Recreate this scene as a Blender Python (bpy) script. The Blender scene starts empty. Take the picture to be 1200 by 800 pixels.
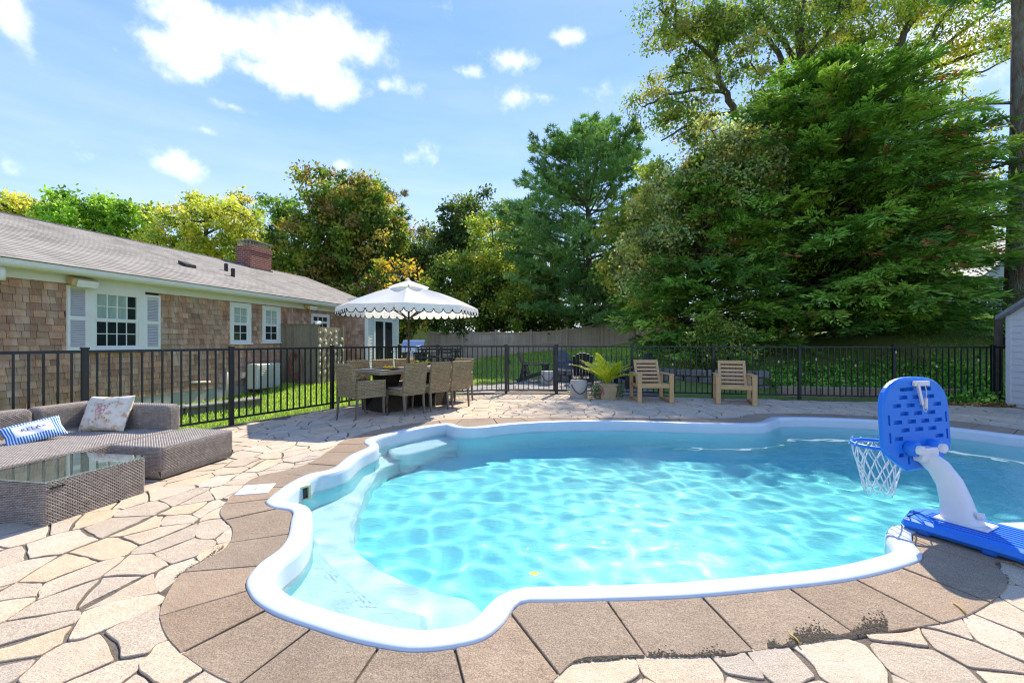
import bpy, bmesh, math, random
import numpy as np
from mathutils import Vector, Matrix
from mathutils.geometry import delaunay_2d_cdt

random.seed(7)
rng = np.random.default_rng(11)
SC = bpy.context.scene
COL = SC.collection
R = math.radians

# ---------------------------------------------------------------- camera
CAM_H = 1.28          # eye height in metres
FPX = 510.0           # focal length for a 1200 px wide frame
cam_d = bpy.data.cameras.new('camera')
cam_d.sensor_width = 36.0
cam_d.lens = FPX / 1200.0 * 36.0
cam_d.clip_start = 0.05
cam_d.clip_end = 2000.0
cam = bpy.data.objects.new('camera', cam_d)
cam.location = (0, 0, CAM_H)
cam.rotation_euler = (R(90), 0, 0)
COL.objects.link(cam)
SC.camera = cam

# ---------------------------------------------------------------- sun, sky, exposure
SUN_EL = R(46.5)
SUN_AZ = math.atan2(0.36, 0.933)          # from +Y towards +X
sdir = Vector((math.sin(SUN_AZ)*math.cos(SUN_EL), math.cos(SUN_AZ)*math.cos(SUN_EL), math.sin(SUN_EL)))
sun_d = bpy.data.lights.new('sun', 'SUN')
sun_d.energy = 2.35
sun_d.angle = R(0.55)
sun_d.color = (1.0, 0.91, 0.78)
sun = bpy.data.objects.new('sun', sun_d)
sun.rotation_euler = (-sdir).to_track_quat('-Z', 'Y').to_euler()
sun.location = (6, 14, 16)
COL.objects.link(sun)
SC.view_settings.view_transform = 'Standard'
SC.view_settings.look = 'None'
SC.view_settings.exposure = 1.72
SC.view_settings.gamma = 1.0
SC.view_settings.use_curve_mapping = False
SC.render.engine = 'CYCLES'
SC.cycles.use_denoising = True
SC.cycles.denoiser = 'OPENIMAGEDENOISE'
SC.cycles.use_adaptive_sampling = True
SC.cycles.adaptive_threshold = 0.015
SC.cycles.filter_width = 1.15
SC.cycles.max_bounces = 10
SC.cycles.diffuse_bounces = 3
SC.cycles.glossy_bounces = 3
SC.cycles.transmission_bounces = 6
SC.cycles.transparent_max_bounces = 12
SC.cycles.caustics_reflective = False
SC.cycles.caustics_refractive = True
SC.cycles.sample_clamp_indirect = 6.0

class NT:
    """tiny node-tree helper"""
    def __init__(self, tree):
        self.t = tree
    def n(self, typ, **kw):
        nd = self.t.nodes.new(typ)
        ins = kw.pop('ins', {})
        for k, v in kw.items():
            setattr(nd, k, v)
        for k, v in ins.items():
            self.set(nd, k, v)
        return nd
    def set(self, nd, k, v):
        sock = nd.inputs[k]
        if isinstance(v, bpy.types.NodeSocket):
            self.t.links.new(v, sock)
        else:
            sock.default_value = v
    def math(self, op, a, b=0.0, c=None, clamp=False):
        nd = self.n('ShaderNodeMath', operation=op, use_clamp=clamp)
        self.set(nd, 0, a); self.set(nd, 1, b)
        if c is not None: self.set(nd, 2, c)
        return nd.outputs[0]
    def mix(self, f, a, b, blend='MIX'):
        nd = self.n('ShaderNodeMix', data_type='RGBA', blend_type=blend)
        self.set(nd, 0, f); self.set(nd, 6, a); self.set(nd, 7, b)
        return nd.outputs[2]
    def ramp(self, f, stops, interp='LINEAR'):
        nd = self.n('ShaderNodeValToRGB')
        nd.color_ramp.interpolation = interp
        el = nd.color_ramp.elements
        while len(el) < len(stops): el.new(0.5)
        for e, (p, c) in zip(el, stops):
            e.position = p
            e.color = c if len(c) == 4 else (*c, 1)
        self.set(nd, 0, f)
        return nd.outputs[0]

def C(h):
    h = h.lstrip('#')
    v = [int(h[i:i+2], 16)/255 for i in (0, 2, 4)]
    return tuple(x/12.92 if x <= 0.04045 else ((x+0.055)/1.055)**2.4 for x in v)
def C4(h): return (*C(h), 1.0)

world = bpy.data.worlds.new('World')
SC.world = world
world.use_nodes = True
wt = NT(world.node_tree)
world.node_tree.nodes.clear()
wo = wt.n('ShaderNodeOutputWorld')
bg = wt.n('ShaderNodeBackground')
SKY_STRENGTH = 0.15
sky = wt.n('ShaderNodeTexSky', sky_type='NISHITA', sun_disc=False)
sky.sun_elevation = SUN_EL
sky.sun_rotation = SUN_AZ
sky.altitude = 20
sky.air_density = 1.0
sky.dust_density = 0.1
sky.ozone_density = 1.4
tc = wt.n('ShaderNodeTexCoord')
sep = wt.n('ShaderNodeSeparateXYZ', ins={0: tc.outputs['Generated']})
X_, Y_, Z_ = sep.outputs
az = wt.math('ARCTAN2', X_, Y_)
el = wt.math('ARCSINE', Z_)
# fair-weather cumulus: soft ellipses in azimuth / elevation broken up by fractal noise
def dirof(px, py):
    x, y, z = (px-600)/FPX, 1.0, (400-py)/FPX
    return math.atan2(x, y), math.atan2(z, math.hypot(x, y))
blobs = [(215,62,85,30),(300,55,125,44),(390,42,80,36),(330,88,120,22),(135,58,16,9),(12,25,32,34),
         (372,106,32,16),(458,100,34,12),(545,84,18,9),(606,70,32,15),(522,8,22,16),(640,114,46,13),
         (272,125,28,9),(245,154,20,9),(655,44,34,12),(484,184,32,17),(105,181,34,15),(205,190,36,14),
         (400,194,18,8),(4,192,22,15),(1040,70,110,60),(1290,60,110,50),(-160,130,100,36)]
fbm = wt.n('ShaderNodeTexNoise', noise_dimensions='3D', ins={'Vector': tc.outputs['Generated'], 'Scale': 9.0, 'Detail': 9.0, 'Roughness': 0.58, 'Lacunarity': 2.1})
fbm2 = wt.n('ShaderNodeTexNoise', noise_dimensions='3D', ins={'Vector': tc.outputs['Generated'], 'Scale': 2.6, 'Detail': 3.0, 'Roughness': 0.5})
field = None
for (bx_, by_, rx_, ry_) in blobs:
    a0, e0 = dirof(bx_, by_)
    a1, _ = dirof(bx_+rx_, by_); _, e1 = dirof(bx_, by_-ry_)
    a2, _ = dirof(bx_-rx_, by_); _, e2 = dirof(bx_, by_+ry_)
    ra = abs(a1-a2)/2; re = abs(e1-e2)/2
    dx = wt.math('MULTIPLY', wt.math('SUBTRACT', az, a0), 1/ra)
    dy = wt.math('MULTIPLY', wt.math('SUBTRACT', el, e0), 1/re)
    r2 = wt.math('ADD', wt.math('MULTIPLY', dx, dx), wt.math('MULTIPLY', dy, dy))
    v = wt.math('MULTIPLY', wt.math('SUBTRACT', 1.0, wt.math('SQRT', r2)), 1.15 if rx_ > 70 else 0.6)
    small = 0.0 if rx_ > 70 else -0.10
    if by_ > 140: small = -0.22
    v = wt.math('ADD', v, small)
    field = v if field is None else wt.math('MAXIMUM', field, v)
# the same kind of cloud goes on around the rest of the sky
back = wt.math('MULTIPLY', wt.math('SUBTRACT', fbm2.outputs[0], 0.60), 6.0)
behind = wt.math('SUBTRACT', wt.math('ABSOLUTE', az), 1.05)
behind = wt.math('MULTIPLY', behind, 2.0, clamp=True)
field = wt.math('MAXIMUM', field, wt.math('SUBTRACT', wt.math('MULTIPLY', wt.math('ADD', back, 1.5), behind), 1.5))
fb = wt.math('SUBTRACT', fbm.outputs[0], 0.5)
field = wt.math('ADD', wt.math('MAXIMUM', field, -1.5), wt.math('MULTIPLY', fb, 3.9))
alpha = wt.n('ShaderNodeMapRange', interpolation_type='SMOOTHSTEP', ins={'Value': field, 'From Min': -0.2, 'From Max': 1.15}).outputs[0]
# thin high veil towards the horizon
veil_n = wt.n('ShaderNodeTexNoise', noise_dimensions='3D', ins={'Vector': wt.n('ShaderNodeMapping', ins={'Vector': tc.outputs['Generated'], 'Scale': (1.2, 1.2, 6.0), 'Rotation': (0.2, 0.25, 0)}).outputs[0], 'Scale': 2.3, 'Detail': 6.0, 'Roughness': 0.55})
veil = wt.n('ShaderNodeMapRange', ins={'Value': veil_n.outputs[0], 'From Min': 0.36, 'From Max': 0.72, 'To Max': 0.42}).outputs[0]
lowf = wt.n('ShaderNodeMapRange', ins={'Value': el, 'From Min': 0.62, 'From Max': 0.05, 'To Min': 0.25, 'To Max': 1.0}).outputs[0]
veil = wt.math('MULTIPLY', veil, lowf)
dens = wt.n('ShaderNodeMapRange', ins={'Value': field, 'From Min': 0.3, 'From Max': 2.2}).outputs[0]
fbs = wt.n('ShaderNodeTexNoise', noise_dimensions='3D', ins={'Vector': wt.n('ShaderNodeMapping', ins={'Vector': tc.outputs['Generated'], 'Location': (0.01, 0.0, 0.03)}).outputs[0], 'Scale': 9.0, 'Detail': 5.0, 'Roughness': 0.5})
shade = wt.n('ShaderNodeMapRange', ins={'Value': wt.math('SUBTRACT', fbs.outputs[0], fbm.outputs[0]), 'From Min': -0.06, 'From Max': 0.12}).outputs[0]
cloud_col = wt.mix(wt.math('MULTIPLY', shade, dens), (3.3, 3.3, 3.35, 1), (2.35, 2.42, 2.55, 1))
# clear-air gradient, the same at every azimuth, evens out the glow round the sun
grad = wt.ramp(wt.n('ShaderNodeMapRange', ins={'Value': el, 'From Min': 0.0, 'From Max': 1.2}).outputs[0],
               [(0.0, (0.72, 0.85, 1.0)), (0.2, (0.44, 0.64, 1.0)), (0.5, (0.21, 0.42, 0.95)), (1.0, (0.14, 0.33, 0.82))])
grad = wt.mix(1.0, grad, (1.92, 2.08, 2.4, 1), 'MULTIPLY')
skyc = wt.mix(0.86, sky.outputs[0], grad)
c1 = wt.mix(veil, skyc, (2.2, 2.4, 2.75, 1))
c2 = wt.mix(alpha, c1, cloud_col)
wt.set(bg, 'Color', c2)
wt.set(bg, 'Strength', SKY_STRENGTH)
wt.set(wo, 'Surface', bg.outputs[0])

# ---------------------------------------------------------------- pixel helpers used only to measure real positions
def G(px, py, z=0.0):
    t = (CAM_H - z)/(py - 400.0)
    return Vector(((px-600)*t, FPX*t, z))
def P(px, py, Y):
    return Vector(((px-600)/FPX*Y, Y, CAM_H - (py-400)/FPX*Y))

# ---------------------------------------------------------------- mesh builder
def link(o, parent=None):
    COL.objects.link(o)
    if parent is not None: o.parent = parent
    return o
def tag(o, label=None, cat=None, group=None, kind=None):
    if label: o['label'] = label
    if cat: o['category'] = cat
    if group: o['group'] = group
    if kind: o['kind'] = kind
    return o
def empty(name, loc=(0, 0, 0), rz=0.0):
    o = bpy.data.objects.new(name, None)
    o.empty_display_size = 0.2
    o.location = loc
    o.rotation_euler = (0, 0, rz)
    COL.objects.link(o)
    return o
def copy_tree(o, parent=None):
    c = o.copy()
    COL.objects.link(c)
    c.parent = parent
    for ch in list(o.children):
        copy_tree(ch, c)
    return c

class MB:
    def __init__(self):
        self.v = []; self.f = []; self.tint = []; self.smooth = []; self.cur = (1, 1, 1); self.sm = False
    def add(self, vs, fs):
        b = len(self.v)
        self.v += [tuple(p) for p in vs]
        self.f += [tuple(i+b for i in f) for f in fs]
        self.tint += [self.cur]*len(vs)
        self.smooth += [self.sm]*len(fs)
    def hexa(self, p):          # 8 points: bottom 4 ccw then top 4
        self.add(p, [(3,2,1,0),(4,5,6,7),(0,1,5,4),(1,2,6,5),(2,3,7,6),(3,0,4,7)])
    def box(self, c, s, rz=0.0, M=None):
        c = Vector(c); hx, hy, hz = s[0]/2, s[1]/2, s[2]/2
        pts = [Vector((x, y, z)) for z in (-hz, hz) for x, y in ((-hx,-hy),(hx,-hy),(hx,hy),(-hx,hy))]
        if M is None: M = Matrix.Rotation(rz, 3, 'Z')
        self.hexa([c + M @ p for p in pts])
    def bbox(self, c, s, bev=0.01, rz=0.0, M=None):   # box with chamfered edges
        c = Vector(c)
        if M is None: M = Matrix.Rotation(rz, 3, 'Z')
        h = [x/2 for x in s]; b = min(bev, min(h)*0.9)
        pts = []; idx = {}
        for sx in (-1, 1):
            for sy in (-1, 1):
                for sz in (-1, 1):
                    for ax in range(3):
                        q = [sx*h[0], sy*h[1], sz*h[2]]
                        for k in range(3):
                            if k != ax: q[k] -= (sx, sy, sz)[k]*b
                        idx[(sx, sy, sz, ax)] = len(pts); pts.append(c + M @ Vector(q))
        fs = []
        def order(ks):
            ps = [pts[k] for k in ks]; m = sum(ps, Vector())/len(ps)
            n = (m - c).normalized(); u = (ps[0]-m).normalized(); w = n.cross(u)
            return tuple(sorted(ks, key=lambda k: math.atan2((pts[k]-m).dot(w), (pts[k]-m).dot(u))))
        S = (-1, 1)
        for ax in range(3):
            for s_ in S:
                fs.append(order([idx[k] for k in idx if k[ax] == s_ and k[3] == ax]))
        for sx in S:
            for sy in S: fs.append(order([idx[(sx, sy, z, a)] for z in S for a in (0, 1)]))
            for sz in S: fs.append(order([idx[(sx, y, sz, a)] for y in S for a in (0, 2)]))
        for sy in S:
            for sz in S: fs.append(order([idx[(x, sy, sz, a)] for x in S for a in (1, 2)]))
        for sx in S:
            for sy in S:
                for sz in S: fs.append(order([idx[(sx, sy, sz, a)] for a in range(3)]))
        self.add(pts, fs)
    def bar(self, a, b, w, h=None, up=(0, 0, 1)):
        a = Vector(a); b = Vector(b); h = h or w
        d = (b-a).normalized(); up = Vector(up)
        if abs(d.dot(up)) > 0.98: up = Vector((0, 1, 0))
        s = d.cross(up).normalized(); t = s.cross(d)
        q = [s*x*w/2 + t*y*h/2 for x, y in ((-1,-1),(1,-1),(1,1),(-1,1))]
        self.hexa([a+k for k in q] + [b+k for k in q])
    def tube(self, pts, rad, n=8, closed=False, cap=True):
        pts = [Vector(p) for p in pts]
        if not hasattr(rad, '__len__'): rad = [rad]*len(pts)
        m = len(pts); ref = Vector((0.13, 0.21, 0.97))
        vs = []; fs = []
        up = None
        for i, p in enumerate(pts):
            if closed: d = pts[(i+1) % m] - pts[i-1]
            else: d = pts[min(i+1, m-1)] - pts[max(i-1, 0)]
            d = d.normalized() if d.length > 1e-9 else Vector((0, 0, 1))
            if up is None:
                up = ref if abs(d.dot(ref)) < 0.9 else Vector((1, 0, 0))
            s = d.cross(up).normalized(); up = s.cross(d)
            for k in range(n):
                a = 2*math.pi*k/n
                vs.append(p + (s*math.cos(a) + up*math.sin(a))*rad[i])
        for i in range(m if closed else m-1):
            j = (i+1) % m
            for k in range(n):
                l = (k+1) % n
                fs.append((i*n+k, i*n+l, j*n+l, j*n+k))
        if cap and not closed:
            fs.append(tuple(range(n))[::-1]); fs.append(tuple((m-1)*n+k for k in range(n)))
        o = self.sm; self.sm = True; self.add(vs, fs); self.sm = o
    def lathe(self, c, prof, n=20, M=None):
        c = Vector(c); vs = []; fs = []
        for r, z in prof:
            for k in range(n):
                a = 2*math.pi*k/n
                p = Vector((r*math.cos(a), r*math.sin(a), z))
                vs.append(c + (M @ p if M else p))
        for i in range(len(prof)-1):
            for k in range(n):
                l = (k+1) % n
                fs.append((i*n+k, i*n+l, (i+1)*n+l, (i+1)*n+k))
        o = self.sm; self.sm = True; self.add(vs, fs); self.sm = o
        self.add(vs[:n], [tuple(range(n))[::-1]]); self.add(vs[-n:], [tuple(range(n))])
    def prism(self, poly, z0, z1):
        n = len(poly)
        a = sum(poly[i][0]*poly[(i+1) % n][1]-poly[(i+1) % n][0]*poly[i][1] for i in range(n))
        if a < 0: poly = poly[::-1]
        vs = [(p[0], p[1], z0) for p in poly] + [(p[0], p[1], z1) for p in poly]
        fs = [tuple(range(n))[::-1], tuple(range(n, 2*n))] + [(i, (i+1) % n, n+(i+1) % n, n+i) for i in range(n)]
        self.add(vs, fs)
    def build(self, name, mat, parent=None, kind=None, smooth=None):
        me = bpy.data.meshes.new(name)
        off = Vector((0, 0, 0))
        pr = parent
        while pr is not None:
            off += pr.location; pr = pr.parent
        me.from_pydata([(p[0]-off.x, p[1]-off.y, p[2]-off.z) for p in self.v], [], self.f)
        at = me.color_attributes.new('tint', 'FLOAT_COLOR', 'POINT')
        flat = np.ones((len(self.v), 4), np.float32)
        flat[:, :3] = np.array(self.tint, np.float32).reshape(-1, 3)
        at.data.foreach_set('color', flat.ravel())
        me.polygons.foreach_set('use_smooth', self.smooth if smooth is None else [smooth]*len(self.f))
        me.materials.append(mat)
        o = bpy.data.objects.new(name, me)
        link(o, parent)
        if kind: o['kind'] = kind
        return o

def mesh_np(name, V, F, mat, parent=None, tint=None, kind=None, smooth=False):
    """V (n,3), F (m,k) numpy arrays"""
    me = bpy.data.meshes.new(name)
    off = np.zeros(3); pr = parent
    while pr is not None:
        off += np.array(pr.location); pr = pr.parent
    V = np.asarray(V, np.float32) - off.astype(np.float32)
    n, m, k = len(V), len(F), F.shape[1]
    me.vertices.add(n); me.loops.add(m*k); me.polygons.add(m)
    me.vertices.foreach_set('co', V.ravel())
    me.loops.foreach_set('vertex_index', F.astype(np.int32).ravel())
    me.polygons.foreach_set('loop_start', np.arange(0, m*k, k, dtype=np.int32))
    me.polygons.foreach_set('loop_total', np.full(m, k, np.int32))
    if smooth: me.polygons.foreach_set('use_smooth', np.ones(m, bool))
    me.update(calc_edges=True)
    if tint is not None:
        at = me.color_attributes.new('tint', 'FLOAT_COLOR', 'POINT')
        c = np.ones((n, 4), np.float32); c[:, :3] = tint
        at.data.foreach_set('color', c.ravel())
    me.materials.append(mat)
    o = bpy.data.objects.new(name, me)
    link(o, parent)
    if kind: o['kind'] = kind
    return o

def pip(poly, pts):
    """vectorised point in polygon"""
    poly = np.asarray(poly, float)[:, :2]; pts = np.asarray(pts, float)
    x, y = pts[:, 0], pts[:, 1]; ins = np.zeros(len(pts), bool)
    x1, y1 = poly[:, 0], poly[:, 1]; x2, y2 = np.roll(x1, -1), np.roll(y1, -1)
    for a, b, c, d in zip(x1, y1, x2, y2):
        if b == d: continue
        t = ((b > y) != (d > y)) & (x < (c-a)*(y-b)/(d-b)+a)
        ins ^= t
    return ins

def cdt_region(outer, holes, inner=()):
    vs = []; es = []
    for lp in [outer]+list(holes):
        b = len(vs); n = len(lp)
        vs += [Vector((p[0], p[1])) for p in lp]
        es += [(b+i, b+(i+1) % n) for i in range(n)]
    vs += [Vector((p[0], p[1])) for p in inner]
    ov, oe, of = delaunay_2d_cdt(vs, es, [], 0, 1e-5)[:3]
    V = np.array([(p.x, p.y) for p in ov]); F = np.array([list(f) for f in of])
    cen = V[F].mean(axis=1)
    keep = pip(outer, cen)
    for h in holes: keep &= ~pip(h, cen)
    F = F[keep]
    a = V[F[:, 1]]-V[F[:, 0]]; b = V[F[:, 2]]-V[F[:, 0]]
    fl = (a[:, 0]*b[:, 1]-a[:, 1]*b[:, 0]) < 0
    F[fl] = F[fl][:, ::-1]
    return V, F

def resample(pts, step, closed=True):
    """Catmull-Rom through the points, then even spacing"""
    P_ = [np.array(p[:2], float) for p in pts]; n = len(P_); out = []
    rngi = range(n) if closed else range(n-1)
    for i in rngi:
        g = (lambda k: P_[k % n]) if closed else (lambda k: P_[min(max(k, 0), n-1)])
        p0, p1, p2, p3 = g(i-1), g(i), g(i+1), g(i+2)
        for t in np.linspace(0, 1, 16, endpoint=False):
            out.append(0.5*((2*p1)+(-p0+p2)*t+(2*p0-5*p1+4*p2-p3)*t*t+(-p0+3*p1-3*p2+p3)*t**3))
    if not closed: out.append(P_[-1])
    out = np.array(out)
    if closed: out = np.vstack([out, out[:1]])
    d = np.r_[0, np.cumsum(np.linalg.norm(np.diff(out, axis=0), axis=1))]
    m = max(8, int(round(d[-1]/step)))
    s = np.linspace(0, d[-1], m, endpoint=not closed)
    return np.c_[np.interp(s, d, out[:, 0]), np.interp(s, d, out[:, 1])]

def ccw(p):
    p = np.asarray(p); x, y = p[:, 0], p[:, 1]
    return p if np.sum(x*np.roll(y, -1)-np.roll(x, -1)*y) > 0 else p[::-1]
def offset_in(p, d, smooth=0):
    """offset a ccw loop inwards by d"""
    t = np.roll(p, -1, 0)-np.roll(p, 1, 0); t /= np.linalg.norm(t, axis=1)[:, None]+1e-9
    q = p+np.c_[-t[:, 1], t[:, 0]]*d
    for _ in range(smooth): q = (np.roll(q, 1, 0)+2*q+np.roll(q, -1, 0))/4
    return q

# ---------------------------------------------------------------- materials
def mk(name, c1, c2=None, scale=6.0, rough=0.6, bump=0.0, bscale=60.0, bdist=0.01, tint=False, metallic=0.0, spec=0.5,
       stretch=(1, 1, 1), c3=None, scale3=1.2, detail=5.0, trans=0.0, coat=0.0):
    m = bpy.data.materials.new(name); m.use_nodes = True
    t = NT(m.node_tree); b = m.node_tree.nodes['Principled BSDF']
    tcn = t.n('ShaderNodeTexCoord'); co = tcn.outputs['Object']
    if stretch != (1, 1, 1):
        co = t.n('ShaderNodeMapping', ins={'Vector': co, 'Scale': stretch}).outputs[0]
    col = c1 if len(c1) == 4 else (*c1, 1)
    if c2 is not None:
        nz = t.n('ShaderNodeTexNoise', ins={'Vector': co, 'Scale': scale, 'Detail': detail, 'Roughness': 0.6})
        f = t.n('ShaderNodeMapRange', ins={'Value': nz.outputs[0], 'From Min': 0.3, 'From Max': 0.7}).outputs[0]
        col = t.mix(f, col, c2 if len(c2) == 4 else (*c2, 1))
    if c3 is not None:
        nz = t.n('ShaderNodeTexNoise', ins={'Vector': co, 'Scale': scale3, 'Detail': 3.0})
        f = t.n('ShaderNodeMapRange', ins={'Value': nz.outputs[0], 'From Min': 0.42, 'From Max': 0.68}).outputs[0]
        col = t.mix(f, col, c3 if len(c3) == 4 else (*c3, 1))
    if tint:
        at = t.n('ShaderNodeAttribute', attribute_name='tint')
        col = t.mix(1.0, col, at.outputs[0], 'MULTIPLY')
    t.set(b, 'Base Color', col)
    t.set(b, 'Roughness', rough); t.set(b, 'Metallic', metallic); t.set(b, 'Specular IOR Level', spec)
    if coat: t.set(b, 'Coat Weight', coat)
    if bump:
        nz = t.n('ShaderNodeTexNoise', ins={'Vector': co, 'Scale': bscale, 'Detail': 4.0})
        bp = t.n('ShaderNodeBump', ins={'Strength': bump, 'Distance': bdist, 'Height': nz.outputs[0]})
        t.set(b, 'Normal', bp.outputs[0])
    if trans:
        tr = t.n('ShaderNodeBsdfTranslucent', ins={'Color': col if isinstance(col, bpy.types.NodeSocket) else col})
        mx = t.n('ShaderNodeMixShader', ins={0: trans, 1: b.outputs[0], 2: tr.outputs[0]})
        t.set(m.node_tree.nodes['Material Output'], 'Surface', mx.outputs[0])
    return m
def tjit(base=1.0, amt=0.1, warm=0.03):
    k = base*(1+random.uniform(-amt, amt)); w = random.uniform(-warm, warm)
    return (k*(1+w), k, k*(1-w))
# ================================================================ THE SETTING
# ---- outlines measured on the ground
pool_px = [(1120,501.7),(1030,492.7),(960,489.5),(910,489),(899,491),(888,495.3),(860,496.3),(800,495),(733,493),(667,493),(600,496),(556,500.6),(541,500.3),(526,496.6),
           (500,499),(466,505),(440,511.5),(428,516),(427,520),(431,524.5),(409,535),(389,550),(361,557),(336,569),(314,586),(312,591),(321,596),(342,600),(341,612),
           (337,631),(326,646),(303,663),(289,682),(292,697),(303,710),(329,724),(381,742),(422,754),(471,763),(505,763),(542,757.5),(569,749),(590,731),(603,712),(616,706.4),
           (650,706),(712,704.5),(800,701),(850,697),(900,692),(962,685.5),(1000,680),(1037,671.5),(1066,663),(1080,656.5),(1080,650),(1072,640),(1068.5,632),(1075,625)]
pool_w = [tuple(G(x, y)[:2]) for x, y in pool_px] + [(2.95,2.86),(3.5,2.93),(4.6,2.95),(5.8,3.1),(6.9,3.6),(7.45,4.5),(7.3,5.35),(6.87,5.9)]
POOL = ccw(resample(pool_w, 0.045))
band_px = [(1120,493.5),(1030,488),(960,485),(900,484.5),(876,486),(860,489.5),(800,490.5),(753,490),(667,489),(600,489.5),(533,491),(490,495.5),(441,504),(404,516),(389,526),
           (359,544),(302,559),(280,574),(262,592),(258,604),(272,620),(263,643),(217,668),(194,699),(187,723),(197,750),(227,777),(263,798),(330,824),(420,846),(520,850),(600,835),(645,801),(675,775),
           (712,770.5),(775,769),(845,767),(900,760.5),(927,757),(1040,740),(1117,727),(1155,710),(1178,691),(1181,683),(1176,672),(1166,658)]
band_w = [tuple(G(x, y)[:2]) for x, y in band_px] + [(2.98,2.5),(3.5,2.52),(4.6,2.5),(6.0,2.62),(7.4,3.2),(8.1,4.5),(7.95,5.7),(7.4,6.3)]
BAND = ccw(resample(band_w, 0.05))

# fence posts on the ground (measured)
F_LEFT = [(-7.55,2.11),(-6.73,3.64)] + [(-5.14,5.24+0.0), (-4.34,6.73), (-3.46,8.37), (-2.58,10.0)]
F_LEFT = [(-4.34-0.88*t, 6.73-1.64*t) for t in (2.91, 1.91, 0.91)] + [(-4.34,6.73), (-3.46,8.37), (-2.58,10.0)]
F_BACK = [(-2.58,10.0),(-1.76,10.24),(-0.147,10.70)]
GATE = [(-0.147,10.70),(1.09,10.66)]
F_RIGHT = [(1.09,10.66),(2.83,10.26),(4.60,9.95),(6.36,9.63),(8.19,9.33),(10.0,9.05),(10.25,9.0)]
PATIO = [(-9.6,-3.0),(-8.78,-1.6),(-7.03,1.66),(-4.34,6.73),(-2.60,9.98),(-0.147,10.66),(1.09,10.62),(2.83,10.22),(6.36,9.60),(8.1,9.3),(9.0,8.72),(10.4,8.3),(11.8,6.0),(12.0,-3.0)]

def ss(a, b, x):
    t = np.clip((x-a)/(b-a), 0, 1); return t*t*(3-2*t)
HO = np.array((-8.5, 7.2)); HA = np.array((0.2095, 0.9778)); HN = np.array((0.9778, -0.2095))
def terrain(x, y):
    x = np.asarray(x, float); y = np.asarray(y, float)
    k = ss(2.3, 4.6, x)
    y0 = 15.0+(10.0-15.0)*k; y1 = y0+9.0+(4.2-9.0)*k
    h = np.clip((x+4)*0.098, 0, 2.6)*ss(y0, y1, y)
    h = h+ss(30, 75, y)*2.0*ss(-30, 10, x)
    u = (x-HO[0])*HN[0]+(y-HO[1])*HN[1]; s = (x-HO[0])*HA[0]+(y-HO[1])*HA[1]
    h = h-0.2*ss(1.9, 1.3, u)*ss(5.6, 4.4, s)
    h = h+0.05*np.sin(x*0.7+1)*np.sin(y*0.5)*ss(12, 18, y)
    return h

# ---- ground material: lawn
def lawn_mat():
    m = bpy.data.materials.new('lawn'); m.use_nodes = True
    t = NT(m.node_tree); b = m.node_tree.nodes['Principled BSDF']
    co = t.n('ShaderNodeTexCoord').outputs['Object']
    n1 = t.n('ShaderNodeTexNoise', ins={'Vector': co, 'Scale': 0.5, 'Detail': 4.0})
    n2 = t.n('ShaderNodeTexNoise', ins={'Vector': co, 'Scale': 14.0, 'Detail': 6.0, 'Roughness': 0.7})
    c = t.ramp(n2.outputs[0], [(0.3, C('#566e2e')), (0.55, C('#7a9440')), (0.75, C('#9aa858'))])
    f = t.n('ShaderNodeMapRange', ins={'Value': n1.outputs[0], 'From Min': 0.5, 'From Max': 0.75}).outputs[0]
    c = t.mix(t.math('MULTIPLY', f, 0.55), c, C4('#a39c62'))
    t.set(b, 'Base Color', c); t.set(b, 'Roughness', 0.85); t.set(b, 'Specular IOR Level', 0.2)
    n3 = t.n('ShaderNodeTexNoise', ins={'Vector': co, 'Scale': 60.0, 'Detail': 3.0})
    t.set(b, 'Normal', t.n('ShaderNodeBump', ins={'Strength': 0.8, 'Distance': 0.05, 'Height': n3.outputs[0]}).outputs[0])
    return m
M_LAWN = lawn_mat()
# hole under the pool
HOLE = resample(offset_in(POOL, 0.05, 1), 0.12)
xs = np.r_[np.arange(-60, -14, 4.0), np.arange(-14, 22, 0.8), np.arange(22, 90, 4.0)]
ys = np.r_[np.arange(-30, -4, 4.0), np.arange(-4, 34, 0.8), np.arange(34, 120, 5.0)]
gx, gy = np.meshgrid(xs, ys)
gp = np.c_[gx.ravel(), gy.ravel()]+rng.uniform(-0.05, 0.05, (gx.size, 2))
gp = gp[~pip(offset_in(POOL, -0.15, 0), gp)]
outer = [(-900,-400),(0,-400),(900,-400),(900,1500),(0,1500),(-900,1500)]
V, F = cdt_region(outer, [HOLE], gp)
inp = pip(PATIO, V)
z = terrain(V[:, 0], V[:, 1])-0.03
z[inp] = -0.06
far = (np.abs(V[:, 0]) > 200) | (V[:, 1] > 200); z[far] = 2.0
ground = mesh_np('ground', np.c_[V, z], F, M_LAWN, kind='structure', smooth=True)

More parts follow.
